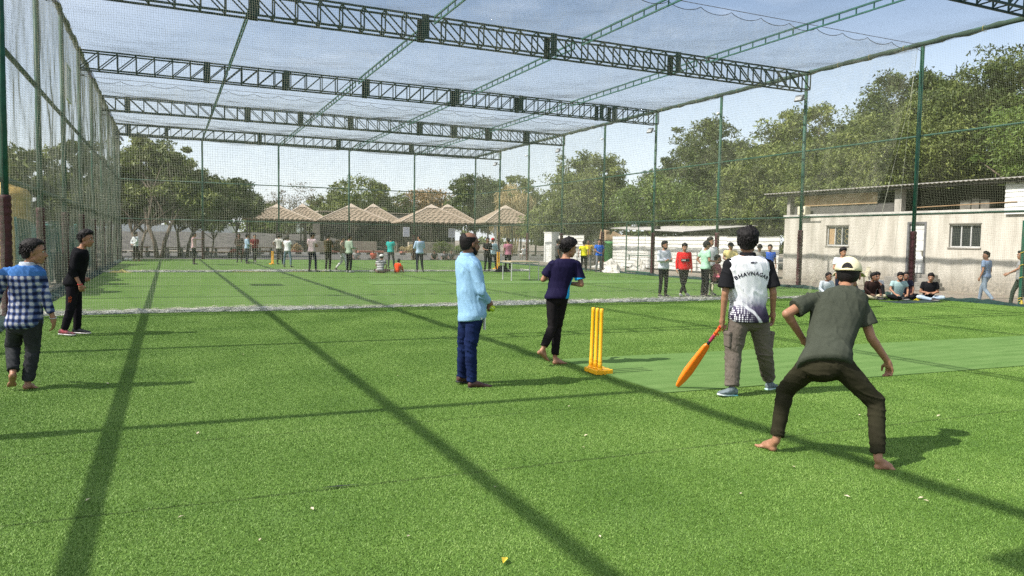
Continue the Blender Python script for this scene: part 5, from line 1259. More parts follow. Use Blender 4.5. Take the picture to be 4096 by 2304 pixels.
def make_person(J, base, label, sk='mid', voxel=.02, shirt=None, sleeve=('short', .6), pants=None, pant_end=.92, hair='short', face=(0, 1, 0), tilt=0.0, foot='shoe',
                shoe_mat=None, sole_mat=None, cap=None, k=1.0, group=None, near=False, hem=-.10, loose=1.0, seed=0, curl=(.35, .35), grip=(False, False), collar=None,
                beard=False, sleeve_mat=None, leg_loose=1.0, shorts=False, belly=0.0, wrinkle=.006, lat_hand=None, neck_r=.046):
    J = {a: V3(b) for a, b in J.items()}; base = V3(base)
    t = thing('person', label, 'person', tuple(base), 0, group)
    X_ = nrm(J['hipR'] - J['hipL']); U = nrm(J['neck'] - J['pel']); SX = nrm(J['shR'] - J['shL'])
    Ud = nrm(nrm((J['hipL'] + J['hipR'] - J['knL'] - J['knR']) / 2) + U * .6); Fh = nrm(np.cross(U, X_)); Fs = nrm(np.cross(U, SX)); w2 = np.linalg.norm(J['shR'] - J['shL']) / 2
    Wsh = w2 + .012 * k; Whip = np.clip(np.linalg.norm(J['hipR'] - J['hipL']) / 2 + .075 * k, .125 * k, .175 * k); T = np.linalg.norm(J['neck'] - J['pel'])
    def torso(e, t0, t1, hemflare=0.0, neckw=.060):
        prof = [(-.16, Whip * .60, .075 * k), (-.08, Whip * .92, .104 * k), (-.02, Whip, .112 * k), (.05, Whip * .99, .112 * k), (.20, (Whip * .90), .102 * k + belly * .6), (.38, (Whip + Wsh) * .44, .098 * k + belly), (.58, Wsh * .88, .106 * k + belly * .4), (.76, Wsh * .95, .108 * k), (.88, Wsh * .90, .092 * k), (.95, Wsh * .62, .075 * k), (1.0, neckw * 1.05, .058 * k)]
        ts = sorted(set([t0, t1] + [p_[0] for p_ in prof if t0 < p_[0] < t1])); out = []
        for q in ts:
            w_ = np.interp(q, [p_[0] for p_ in prof], [p_[1] for p_ in prof]); d_ = np.interp(q, [p_[0] for p_ in prof], [p_[2] for p_ in prof])
            s_ = min(1, max(0, q)); lx = nrm(X_ * (1 - s_) + SX * s_); fx = nrm(Fh * (1 - s_) + Fs * s_)
            c = J['pel'] + ((J['neck'] - J['pel']) * q if q > 0 else Ud * T * q) + fx * (.012 * math.sin(q * 4.2)) * k
            fl = hemflare * max(0, 1 - (q - t0) / .25)
            out.append((c, lx * (w_ + e + fl), fx * (d_ + e + fl)))
        return out
    # --- body: head, neck, trunk, arms, legs as one skin
    S = Soup()
    S.loft(torso(-.004, -.10, 1.0)); 
    Y = nrm(V3(face)); Zh = nrm(np.array([0, 0, 1.]) - Y * Y[2]); 
    Xh = nrm(np.cross(Y, Zh)); Zh = nrm(np.cross(Xh, Y)); hc = J['head']
    if tilt: Zh = nrm(Zh + Xh * tilt); Xh = nrm(np.cross(Y, Zh))
    hk = k * 1.09
    def H(x, y, z): return hc + (Xh * x + Y * y + Zh * z) * hk
    S.cone(J['neck'] - U * .02, H(0, -.022, -.06), neck_r * k * 1.08, neck_r * k, 14)
    S.ell(H(0, -.012, .022), .074 * hk, .094 * hk, .088 * hk, Xh, Y, Zh)
    S.ell(H(0, .020, -.035), .058 * hk, .068 * hk, .080 * hk, Xh, Y, Zh); S.ell(H(0, .050, -.092), .028 * hk, .028 * hk, .024 * hk, Xh, Y, Zh)
    S.cone(H(-.045, .0, -.065), H(-.01, .052, -.098), .018 * hk, .018 * hk); S.cone(H(.045, .0, -.065), H(.01, .052, -.098), .018 * hk, .018 * hk)
    S.cone(H(0, .080, .0), H(0, .100, -.034), .0085 * hk, .0125 * hk, 8); S.ell(H(0, .092, -.042), .017 * hk, .012 * hk, .009 * hk, Xh, Y, Zh)
    S.cone(H(-.036, .072, .020), H(.036, .072, .020), .011 * hk, .011 * hk, 8)
    S.cone(H(-.020, .074, -.066), H(.020, .074, -.066), .0075 * hk, .0075 * hk, 8); S.cone(H(-.017, .073, -.077), H(.017, .073, -.077), .008 * hk, .008 * hk, 8)
    for s in (-1, 1): S.ell(H(s * .077, -.006, -.010), .009 * hk, .018 * hk, .030 * hk, nrm(Xh + Y * (-.25 * s)), Y, Zh)
    for sd in ('L', 'R'):
        sh, el, wr, hd = J['sh' + sd], J['el' + sd], J['wr' + sd], J['hd' + sd]
        S.cone(sh, el, .044 * k, .035 * k); S.cone(el, wr, .036 * k, .0245 * k); S.ell(el + (wr - el) * .22, .036 * k, .036 * k, .07 * k, *(lambda d_: (nrm(np.cross(d_, (0.3, .2, 1.))), nrm(np.cross(d_, np.cross(d_, (0.3, .2, 1.)))), d_))(nrm(wr - el)))
        inw = nrm(J['pel'] - wr + U * np.dot(wr - J['pel'], U))
        i = 0 if sd == 'L' else 1
        lt = -Fs if lat_hand is None else V3(lat_hand)
        hand(S, wr, hd, lt, inw, k, curl[i], grip[i])
        hp, kn, an, to, he = J['hip' + sd], J['kn' + sd], J['an' + sd], J['to' + sd], J['he' + sd]
        S.cone(hp, kn, .076 * k, .048 * k); S.cone(kn, an, .047 * k, .031 * k); d_ = nrm(an - kn)
        S.ell(kn + (an - kn) * .3 - Fh * .010 * k, .043 * k, .043 * k, .10 * k, X_, Fh, d_)
        if foot == 'bare': bare_foot(S, he, to, an, k)
        else: S.cone(an, he + (to - he) * .3 + np.array([0, 0, .035 * k]), .034 * k, .03 * k); S.cone(he + (to - he) * .2 + np.array([0, 0, .04 * k]), he + (to - he) * .7 + np.array([0, 0, .035 * k]), .03 * k, .02 * k)
    body = S.mesh('body', skin(sk), t, base, voxel * .8 if near else voxel, 3 if near else 2, .45, dec=.42 if near else .5)
    # --- trousers
    if pants is not None:
        S = Soup(); S.loft(torso(.010 * k, -.16, .12))
        for sd in ('L', 'R'):
            hp, kn, an = J['hip' + sd], J['kn' + sd], J['an' + sd]; ll = leg_loose
            S.cone(hp + U * .02, kn, .094 * k * (1 + (ll - 1) * .4), .062 * k * ll, 16)
            if not shorts:
                en = kn + (an - kn) * pant_end; S.cone(kn, kn + (en - kn) * .5, .062 * k * ll, .057 * k * ll, 16); S.cone(kn + (en - kn) * .3, en, .059 * k * ll, .050 * k * ll, 16, flat=True)
        S.ell(J['pel'] - Ud * .05 - Fh * .03, Whip * .90, .080 * k, .095 * k, X_, nrm(np.cross(Ud, X_)), Ud)
        pts = [J['knL'], J['knR'], J['pel'], J['anL'], J['anR']]
        pt = S.mesh('shorts' if shorts else 'trousers', pants, t, base, voxel, 4, .5, folds(J, wrinkle * 1.0, seed, pts, False) if near else None, dec=.7 if near else .5)
    # --- shirt
    if shirt is not None:
        S = Soup(); S.loft(torso(.018 * k * loose, hem, .975, .012 * loose)); kind_, fr = sleeve
        sl = S if sleeve_mat is None else Soup()
        for sd in ('L', 'R'):
            sh, el, wr = J['sh' + sd], J['el' + sd], J['wr' + sd]
            inn = J['neck'] + (sh - J['neck']) * .45 - U * .02
            if sleeve_mat is not None: sl.cone(inn, sh, .050 * k, .064 * k, 14)
            else: S.cone(J['neck'] + (sh - J['neck']) * .3 - U * .03, sh - U * .004, .045 * k, .060 * k, 14)
            if kind_ == 'short':
                e_ = sh + (el - sh) * fr; sl.cone(sh, sh + (e_ - sh) * .5, .062 * k, .060 * k, 16); sl.cone(sh + (e_ - sh) * .15, e_, .061 * k, .062 * k * loose, 16, flat=True)
            else:
                e_ = el + (wr - el) * fr; sl.cone(sh, el, .060 * k, .050 * k, 16); sl.cone(el, el + (e_ - el) * .6, .050 * k, .043 * k, 14); sl.cone(el + (e_ - el) * .3, e_, .047 * k, .040 * k, 14, flat=True)
        pts = [J['elL'], J['elR'], J['pel'] + (J['neck'] - J['pel']) * .25, J['shL'], J['shR']]
        so = S.mesh('shirt', shirt, t, base, voxel, 4, .5, folds(J, wrinkle, seed + 3, pts) if near else None, dec=.8 if near else .5)
        if sleeve_mat is not None: sl.mesh('sleeves', sleeve_mat, so, base, voxel, 3, .5, folds(J, wrinkle * .7, seed + 5, pts) if near else None)
        if collar is not None:
            m = MB(); nk = J['neck'] - U * .004; N_ = 18
            for ri, (rr_, up_) in enumerate(((.076, -.022), (.066, .020), (.060, .026), (.056, .012))):
                for q in range(N_): a = 2 * math.pi * q / N_; m.v.append(tuple(nk + (SX * math.cos(a) * 1.12 + Fs * math.sin(a)) * rr_ * k + U * up_ * k - Fs * (.012 if math.sin(a) < 0 else -.004) - base))
            for ri in range(3):
                for q in range(N_): m.f.append((ri * N_ + q, ri * N_ + (q + 1) % N_, (ri + 1) * N_ + (q + 1) % N_, (ri + 1) * N_ + q))
            m.build('collar', collar, so, True)
    # --- feet
    if foot != 'bare':
        for sd in ('L', 'R'): shoe(t, base, J['he' + sd], J['to' + sd], J['an' + sd], shoe_mat or BLACK_RUB, sole_mat or BLACK_RUB, min(voxel, .018) * (.8 if near else 1), k, name='sandal' if foot == 'sandal' else 'shoe')
    # --- face details and hair
    toward = np.dot(Y[:2], -V3((math.sin(YAW), math.cos(YAW), 0))[:2])
    if near or toward > -.3:
        for s in (-1, 1):
            e = Soup(); e.ell(H(s * .031, .0745, .002), .0125 * hk, .009 * hk, .0075 * hk, Xh, Y, Zh, 10, 7)
            eo = link_mesh('eye', [tuple(v - base) for v in np.concatenate(e.V)], e.F, EYE_W, t, True)
            e = Soup(); e.ell(H(s * .031, .0815, .002), .0062 * hk, .004 * hk, .0062 * hk, Xh, Y, Zh, 10, 7); link_mesh('iris', [tuple(v - base) for v in np.concatenate(e.V)], e.F, EYE_B, eo, True)
            m = MB(); m.tube([tuple(H(s * .012, .0865, .022) - base), tuple(H(s * .032, .086, .030) - base), tuple(H(s * .050, .074, .023) - base)], [.0035 * hk, .0042 * hk, .002 * hk], 6); m.build('eyebrow', HAIR, t, True)
        m = MB(); m.tube([tuple(H(-.022, .0785, -.0715) - base), tuple(H(0, .084, -.0705) - base), tuple(H(.022, .0785, -.0715) - base)], [.003 * hk, .0065 * hk, .003 * hk], 6); m.build('mouth', LIP, t, True)
    if hair: hair_shell(t, base, hc, Xh, Y, Zh, hk, 'capped' if cap is not None else hair, HAIR, near and cap is None, seed + 1)
    if beard:
        S = Soup(); S.ell(H(0, .030, -.082), .056 * hk, .052 * hk, .040 * hk, Xh, Y, Zh); S.cone(H(-.062, .0, -.03), H(-.05, .03, -.075), .012 * hk, .018 * hk); S.cone(H(.062, .0, -.03), H(.05, .03, -.075), .012 * hk, .018 * hk); S.cone(H(-.024, .083, -.052), H(.024, .083, -.052), .007 * hk, .007 * hk, 8)
        S.mesh('beard', HAIR, t, base, .006 if near else .014, 2)
    if cap is not None:
        cap_mat, brim_dir = cap
        bd_ = nrm(V3(brim_dir)); bd_ = nrm(bd_ - Zh * np.dot(bd_, Zh)); sd_ = np.cross(bd_, Zh); c0 = H(0, -.010, .030)
        m = MB(); N_, M_ = 28, 9
        for i in range(M_):
            th = (math.pi / 2 + .08) * i / (M_ - 1) + .001
            for j in range(N_):
                a = 2 * math.pi * j / N_; p = c0 + (sd_ * math.sin(a) * .090 + bd_ * math.cos(a) * .110) * hk * math.sin(th) + Zh * (.098 * hk * math.cos(th) + .004 * math.cos(6 * a) * math.sin(th) * .5)
                m.v.append(tuple(p - base))
        for i in range(M_ - 1):
            for j in range(N_): m.f.append((i * N_ + j, (i + 1) * N_ + j, (i + 1) * N_ + (j + 1) % N_, i * N_ + (j + 1) % N_))
        co = m.build('cap', cap_mat, t, True); sm_ = co.modifiers.new('t', 'SOLIDIFY'); sm_.thickness = .003
        m = MB(); K_ = 10
        for q in range(K_ + 1):
            a = -1.05 + 2.1 * q / K_
            for r_, dz in ((.98, -.006), (1.28, -.012), (1.62 - .12 * abs(a), -.022 - .012 * abs(a))):
                m.v.append(tuple(c0 + (sd_ * math.sin(a) * .088 + bd_ * math.cos(a) * .106) * r_ * hk + Zh * dz * hk - base))
        for q in range(K_):
            for w_ in range(2): a = q * 3 + w_; m.f.append((a, a + 3, a + 4, a + 1))
        bo = m.build('brim', cap_mat, co, True); sm_ = bo.modifiers.new('t', 'SOLIDIFY'); sm_.thickness = .004
        m = MB(); m.lathe([(.001, 0), (.008, 0), (.006, .005), (.001, .006)], 10); b_ = m.build('button', cap_mat, co); b_.location = tuple(c0 + Zh * .098 * hk - base)
    return t, dict(X=X_, U=U, Fs=Fs, Fh=Fh, SX=SX, H=H, Xh=Xh, Y=Y, Zh=Zh)

CAMF = np.array([math.sin(YAW), math.cos(YAW), 0.]); CAMR = np.array([math.cos(YAW), -math.sin(YAW), 0.])
def cdir(f, r, z=0.0): return CAMF * f + CAMR * r + np.array([0, 0, z])
# ------------------------------------------------------------------ the six people near the camera (joints in metres, world axes)
J_plaid=dict(head=(-1.216,8.790,1.409),neck=(-1.275,8.817,1.287),shL=(-1.475,8.888,1.190),shR=(-1.183,8.819,1.185),elL=(-1.560,8.971,0.998),elR=(-1.131,8.772,0.957),wrL=(-1.627,9.146,0.809),wrR=(-1.067,8.776,0.742),hdR=(-1.061,8.806,0.636),hdL=(-1.641,9.207,0.703),pel=(-1.327,8.841,0.704),hipL=(-1.390,8.870,0.689),hipR=(-1.257,8.809,0.691),knL=(-1.461,9.035,0.424),knR=(-1.267,8.902,0.398),anL=(-1.425,8.798,0.190),anR=(-1.315,8.869,0.057),toL=(-1.457,8.901,0.018),toR=(-1.247,8.991,-0.017),heL=(-1.420,8.730,0.173),heR=(-1.344,8.816,0.013))
J_black=dict(head=(-1.149,13.334,1.520),neck=(-1.216,13.365,1.379),shL=(-1.246,13.566,1.277),shR=(-1.258,13.197,1.275),elL=(-1.296,13.644,0.989),elR=(-1.327,13.196,1.010),wrL=(-1.218,13.498,0.908),wrR=(-1.237,13.176,0.819),hdR=(-1.216,13.177,0.733),hdL=(-1.183,13.460,0.867),pel=(-1.351,13.427,0.805),hipL=(-1.346,13.524,0.777),hipR=(-1.344,13.325,0.789),knL=(-1.312,13.541,0.425),knR=(-1.391,13.313,0.404),anL=(-1.323,13.546,0.073),anR=(-1.479,13.343,0.102),toL=(-1.133,13.436,0.013),toR=(-1.323,13.249,0.015),heL=(-1.383,13.574,0.017),heR=(-1.549,13.376,0.025))
J_bald=dict(head=(2.970,7.501,1.560),neck=(2.944,7.513,1.446),shL=(2.931,7.673,1.346),shR=(2.958,7.374,1.317),elL=(3.139,7.665,1.049),elR=(3.021,7.301,1.055),wrL=(3.230,7.557,0.917),wrR=(3.149,7.396,0.925),hdR=(3.198,7.428,0.874),hdL=(3.225,7.493,0.881),pel=(2.997,7.488,0.792),hipL=(2.978,7.585,0.762),hipR=(3.005,7.418,0.778),knL=(2.951,7.620,0.436),knR=(2.961,7.439,0.446),anL=(2.944,7.645,0.065),anR=(2.991,7.447,0.049),toL=(3.058,7.680,-0.009),toR=(3.212,7.411,-0.028),heL=(2.884,7.629,0.023),heR=(2.944,7.436,-0.014))
J_bowler=dict(head=(4.690,8.395,1.518),neck=(4.639,8.396,1.389),shL=(4.474,8.440,1.300),shR=(4.759,8.330,1.304),elL=(4.378,8.506,1.105),elR=(4.819,8.280,1.051),wrL=(4.505,8.646,1.113),wrR=(4.743,8.470,1.056),hdR=(4.698,8.556,1.060),hdL=(4.577,8.679,1.127),pel=(4.535,8.411,0.901),hipL=(4.482,8.436,0.884),hipR=(4.590,8.386,0.886),knL=(4.479,8.415,0.501),knR=(4.590,8.496,0.472),anL=(4.329,8.374,0.232),anR=(4.554,8.469,0.087),toL=(4.444,8.432,0.041),toR=(4.741,8.470,-0.014),heL=(4.232,8.354,0.176),heR=(4.508,8.424,0.007))
J_batsman=dict(head=(5.513,6.048,1.623),neck=(5.503,6.031,1.497),shL=(5.306,6.089,1.381),shR=(5.715,5.955,1.386),elL=(5.268,6.085,1.087),elR=(5.760,5.912,1.099),wrL=(5.286,6.132,0.814),wrR=(5.815,5.963,0.885),hdL=(5.296,6.160,0.741),hdR=(5.833,5.977,0.793),pel=(5.546,6.033,0.837),hipL=(5.451,6.055,0.824),hipR=(5.648,6.008,0.823),knL=(5.420,6.102,0.471),knR=(5.804,6.057,0.459),anL=(5.379,6.056,0.083),anR=(6.039,6.212,0.096),toL=(5.209,6.068,0.016),toR=(6.210,6.277,-0.016),heL=(5.440,6.060,-0.006),heR=(5.983,6.172,-0.003))
J_hat=dict(head=(4.863,4.202,1.376),neck=(4.756,4.142,1.259),shL=(4.481,4.203,1.183),shR=(4.785,4.018,1.167),elL=(4.269,4.235,1.078),elR=(4.842,3.948,0.909),wrL=(4.467,4.254,0.873),wrR=(4.998,3.919,0.723),hdR=(5.036,3.924,0.650),hdL=(4.531,4.246,0.813),pel=(4.366,3.948,0.740),hipL=(4.317,4.015,0.714),hipR=(4.432,3.895,0.733),knL=(4.324,4.276,0.473),knR=(4.705,3.768,0.459),anL=(4.245,4.268,0.090),anR=(4.624,3.663,0.069),toL=(4.247,4.465,-0.000),toR=(4.780,3.624,-0.024),heL=(4.245,4.268,-0.004),heR=(4.602,3.673,-0.010))

def plaid_material():
    m, nt, b = new_mat('blue white checked cotton'); b.inputs['Specular IOR Level'].default_value = .05; N = nt.nodes.new; K = nt.links.new
    t = N('ShaderNodeTexCoord'); mp_ = N('ShaderNodeMapping'); mp_.inputs['Rotation'].default_value = (0, 0, R(22)); K(t.outputs['Object'], mp_.inputs['Vector'])
    nz_ = N('ShaderNodeTexNoise'); nz_.inputs['Scale'].default_value = 7; K(mp_.outputs['Vector'], nz_.inputs['Vector'])
    ad = N('ShaderNodeMixRGB'); ad.blend_type = 'ADD'; ad.inputs['Fac'].default_value = .035; K(mp_.outputs['Vector'], ad.inputs['Color1']); K(nz_.outputs['Color'], ad.inputs['Color2'])
    sp = N('ShaderNodeSeparateXYZ'); K(ad.outputs['Color'], sp.inputs[0])
    def band(sock, per, lo, hi):
        a = N('ShaderNodeMath'); a.operation = 'MULTIPLY'; a.inputs[1].default_value = 2 * math.pi / per; K(sock, a.inputs[0])
        s_ = N('ShaderNodeMath'); s_.operation = 'SINE'; K(a.outputs[0], s_.inputs[0])
        r = N('ShaderNodeMapRange'); r.inputs['From Min'].default_value = lo; r.inputs['From Max'].default_value = hi; K(s_.outputs[0], r.inputs['Value']); return r.outputs['Result']
    bx, bz = band(sp.outputs['X'], .060, -.6, .7), band(sp.outputs['Z'], .066, -.6, .7)
    ad2 = N('ShaderNodeMath'); ad2.operation = 'ADD'; K(bx, ad2.inputs[0]); K(bz, ad2.inputs[1])
    r = N('ShaderNodeValToRGB'); r.color_ramp.interpolation = 'LINEAR'; e = r.color_ramp.elements
    dv = N('ShaderNodeMath'); dv.operation = 'MULTIPLY'; dv.inputs[1].default_value = .5; K(ad2.outputs[0], dv.inputs[0]); K(dv.outputs[0], r.inputs['Fac'])
    e[0].position = .05; e[0].color = (.44, .44, .48, 1); e[1].position = .95; e[1].color = (.012, .016, .045, 1); x = e.new(.5); x.color = (.065, .09, .20, 1)
    # denim yoke over the shoulders
    yk = N('ShaderNodeMapRange'); yk.inputs['From Min'].default_value = 1.168; yk.inputs['From Max'].default_value = 1.173; s2 = N('ShaderNodeSeparateXYZ'); K(t.outputs['Object'], s2.inputs[0]); K(s2.outputs['Z'], yk.inputs['Value'])
    mx_ = N('ShaderNodeMixRGB'); K(yk.outputs['Result'], mx_.inputs['Fac']); K(r.outputs['Color'], mx_.inputs['Color1']); mx_.inputs['Color2'].default_value = (.050, .14, .36, 1)
    K(mx_.outputs['Color'], b.inputs['Base Color']); b.inputs['Roughness'].default_value = .85
    return m
def raglan_material():
    m, nt, b = new_mat('white jersey fading to dark violet hem'); b.inputs['Specular IOR Level'].default_value = .05; N = nt.nodes.new; K = nt.links.new
    t = N('ShaderNodeTexCoord'); sp = N('ShaderNodeSeparateXYZ'); K(t.outputs['Object'], sp.inputs[0])
    nz_ = N('ShaderNodeTexNoise'); nz_.inputs['Scale'].default_value = 6; nz_.inputs['Detail'].default_value = 5; K(t.outputs['Object'], nz_.inputs['Vector'])
    a = N('ShaderNodeMath'); a.operation = 'MULTIPLY_ADD'; a.inputs[1].default_value = .12; K(nz_.outputs['Fac'], a.inputs[0]); K(sp.outputs['Z'], a.inputs[2])
    r = N('ShaderNodeMapRange'); r.inputs['From Min'].default_value = .92; r.inputs['From Max'].default_value = 1.14; K(a.outputs[0], r.inputs['Value'])
    rp = N('ShaderNodeValToRGB'); e = rp.color_ramp.elements; e[0].position = 0; e[0].color = (.035, .028, .050, 1); e[1].position = 1; e[1].color = (.74, .74, .78, 1); x = e.new(.42); x.color = (.10, .085, .14, 1); x = e.new(.62); x.color = (.42, .41, .48, 1)
    K(r.outputs['Result'], rp.inputs['Fac'])
    # pale streaks crossing the jersey
    w = N('ShaderNodeTexWave'); w.inputs['Scale'].default_value = 1.1; w.inputs['Distortion'].default_value = 5; w.inputs['Detail'].default_value = 3; mp_ = N('ShaderNodeMapping'); mp_.inputs['Rotation'].default_value = (0.4, R(50), 0); K(t.outputs['Object'], mp_.inputs['Vector']); K(mp_.outputs['Vector'], w.inputs['Vector'])
    wr_ = N('ShaderNodeValToRGB'); e = wr_.color_ramp.elements; e[0].position = .955; e[0].color = (0, 0, 0, 1); e[1].position = .985; e[1].color = (.8, .8, .8, 1); K(w.outputs['Fac'], wr_.inputs['Fac'])
    # halftone dots low on the left flank
    vo = N('ShaderNodeTexVoronoi'); vo.inputs['Scale'].default_value = 46; vo.inputs['Randomness'].default_value = 0; K(t.outputs['Object'], vo.inputs['Vector'])
    dl = N('ShaderNodeMath'); dl.operation = 'LESS_THAN'; dl.inputs[1].default_value = .40; K(vo.outputs['Distance'], dl.inputs[0])
    lx = N('ShaderNodeMapRange'); lx.inputs['From Min'].default_value = -.20; lx.inputs['From Max'].default_value = -.34; K(sp.outputs['X'], lx.inputs['Value'])
    lz = N('ShaderNodeMapRange'); lz.inputs['From Min'].default_value = 1.10; lz.inputs['From Max'].default_value = 1.0; K(sp.outputs['Z'], lz.inputs['Value'])
    m1 = N('ShaderNodeMath'); m1.operation = 'MULTIPLY'; K(dl.outputs[0], m1.inputs[0]); K(lx.outputs['Result'], m1.inputs[1]); m2_ = N('ShaderNodeMath'); m2_.operation = 'MULTIPLY'; K(m1.outputs[0], m2_.inputs[0]); K(lz.outputs['Result'], m2_.inputs[1])
    mxx = N('ShaderNodeMath'); mxx.operation = 'MAXIMUM'; K(m2_.outputs[0], mxx.inputs[0]); K(wr_.outputs['Color'], mxx.inputs[1])
    mx_ = N('ShaderNodeMixRGB'); K(mxx.outputs[0], mx_.inputs['Fac']); K(rp.outputs['Color'], mx_.inputs['Color1']); mx_.inputs['Color2'].default_value = (.72, .72, .76, 1)
    K(mx_.outputs['Color'], b.inputs['Base Color']); b.inputs['Roughness'].default_value = .65
    return m

def base_of(J): return (float((J['heL'][0] + J['heR'][0]) / 2), float((J['heL'][1] + J['heR'][1]) / 2), 0.0)
B1 = base_of(J_plaid)
p1, f1 = make_person(J_plaid, B1, 'barefoot man in blue and white checked shirt with denim yoke walking away at left', 'mid', .0085, plaid_material(), ('long', .78), cloth((.040, .042, .045), (.025, .026, .028), 'charcoal trousers'), .90, 'short', cdir(.38, .92, -.02), foot='bare', near=True, hem=-.12, loose=1.15, seed=2, k=.98, collar=cloth((.45, .50, .58), None, 'checked collar'), leg_loose=1.12, wrinkle=.007)
m = MB(); w_ = V3(J_plaid['wrR']) - V3(B1); d_ = nrm(V3(J_plaid['hdR']) - V3(J_plaid['wrR'])); a_ = nrm(np.cross(d_, (1, 0, 0))); b_ = np.cross(d_, a_)
m.tube([tuple(w_ + (a_ * math.cos(q) + b_ * math.sin(q)) * .033) for q in np.linspace(0, 6.283, 15)], .0035, 6); m.build('bracelet', pm('steel bracelet', (.6, .6, .6), None, 5, .25, metal=.9), p1, True)

B2 = base_of(J_black)
p2, f2 = make_person(J_black, B2, 'boy all in black with running shoes, leaning forward beside the net at left', 'mid', .011, cloth((.010, .010, .012), (.006, .006, .007), 'black jersey'), ('long', .45), cloth((.014, .012, .016), (.009, .008, .010), 'black track pants'), .97, 'quiff', cdir(.02, 1, -.12), near=True, hem=-.06, loose=1.25, seed=4, k=1.0, wrinkle=.006, leg_loose=1.08,
    shoe_mat=cloth((.035, .035, .04), (.22, .05, .065), 'grey and coral shoe', 7), sole_mat=pm('pale shoe sole', (.62, .60, .58), (.3, .3, .3), 9, .6), curl=(.7, .7))
sh_ = [c for c in p2.children if c.name.startswith('shoe')]; sh_[0].data.materials[0] = cloth((.02, .022, .026), None, 'black running shoe'); sh_[1].data.materials[0] = cloth((.06, .058, .06), (.42, .09, .11), 'grey coral mesh shoe', 11)
m = MB(); w_ = V3(J_black['wrR']) - V3(B2); m.tube([tuple(w_ + V3((math.cos(q), math.sin(q) * .9, .25 * math.sin(q))) * .031) for q in np.linspace(0, 6.283, 15)], .006, 6); m.build('red_wrist_thread', pm('red thread', (.6, .03, .03), None, 5, .7), p2, True)
m = MB(); kn_ = (V3(J_black['hipR']) * .25 + V3(J_black['knR']) * .75) - V3(B2)
for q in range(4):
    c_ = kn_ + V3((-.01 + .004 * q, -.083, .05 + .024 * q)); m.bar(c_ + V3((-.022, 0, -.012)), c_, .008, .004); m.bar(c_ + V3((.022, 0, -.012)), c_, .008, .004)
m.build('orange_chevrons', pm('orange print', (.85, .16, .04), None, 5, .6), p2)

B3 = base_of(J_bald)
p3, f3 = make_person(J_bald, B3, 'balding man in light blue shirt and dark jeans holding a green ball', 'dark', .0085, cloth((.25, .42, .59), (.22, .38, .55), 'light blue cotton shirt'), ('long', .92), cloth((.012, .022, .075), (.008, .013, .045), 'indigo jeans', 9), .96, 'bald', cdir(.50, .85, -.04), foot='sandal', near=True, hem=-.10, loose=1.05, seed=6, k=1.0,
    collar=cloth((.25, .42, .59), None, 'blue collar'), beard=True, belly=.035, wrinkle=.009, shoe_mat=pm('brown leather', (.085, .040, .032), (.05, .022, .018), 12, .4, .2, 60), sole_mat=BLACK_RUB, curl=(.8, .8), leg_loose=1.1, lat_hand=(0, 0, 1), neck_r=.054)
H = f3['H']; m = MB()
for s in (-1, 1):
    c_ = H(s * .032, .098, .0) - V3(B3); m.tube([tuple(c_ + (f3['Xh'] * math.cos(q) * .023 + f3['Zh'] * math.sin(q) * .016)) for q in np.linspace(0, 6.283, 15)], .0016, 5)
    m.tube([tuple(H(s * .056, .092, .004) - V3(B3)), tuple(H(s * .078, .0, .006) - V3(B3))], .0018, 5)
m.tube([tuple(H(-.01, .100, .004) - V3(B3)), tuple(H(.01, .100, .004) - V3(B3))], .0016, 5); m.build('spectacles', pm('black frame', (.012, .012, .012), None, 5, .3), p3, True)
m = MB(); c_ = V3(J_bald['hipR']) - V3(B3); m.box(c_[0] + .075, c_[0] + .080, c_[1] - .10, c_[1] - .04, c_[2] - .14, c_[2] - .01); m.build('id_card', WHITE_PAINT, p3)
m = MB(); m.add([tuple(c_ + V3(q)) for q in ((.012, -.118, -.005), (.035, -.115, -.002), (.030, -.118, -.030))], [(0, 1, 2)]); m.build('white_pocket_tag', WHITE_PAINT, p3)
def ball(loc, label, rad=.034):
    t = thing('tennis_ball', label, 'ball', loc); m = MB(); prof = [(max(.0005, rad * math.sin(a)), -rad * math.cos(a)) for a in np.linspace(0.02, math.pi - .02, 14)]
    m.lathe(prof, 22).build('felt', pm('lime felt', (.42, .58, .03), (.36, .50, .025), 40, .95, .5, 300), t, True)
    m = MB(); m.tube([(rad * 1.01 * math.cos(a) * math.cos(.45 * math.sin(2 * a)), rad * 1.01 * math.sin(a) * math.cos(.45 * math.sin(2 * a)), rad * 1.01 * math.sin(.45 * math.sin(2 * a))) for a in np.linspace(0, 6.283, 41)], .0014, 5, False).build('seam', WHITE_PAINT, t, True)
bp_ = V3(J_bald['hdR']) + CAMR * .01 - CAMF * .035 + V3((0, 0, -.015)); ball(tuple(bp_), 'lime green tennis ball held in the hands of the man in blue')

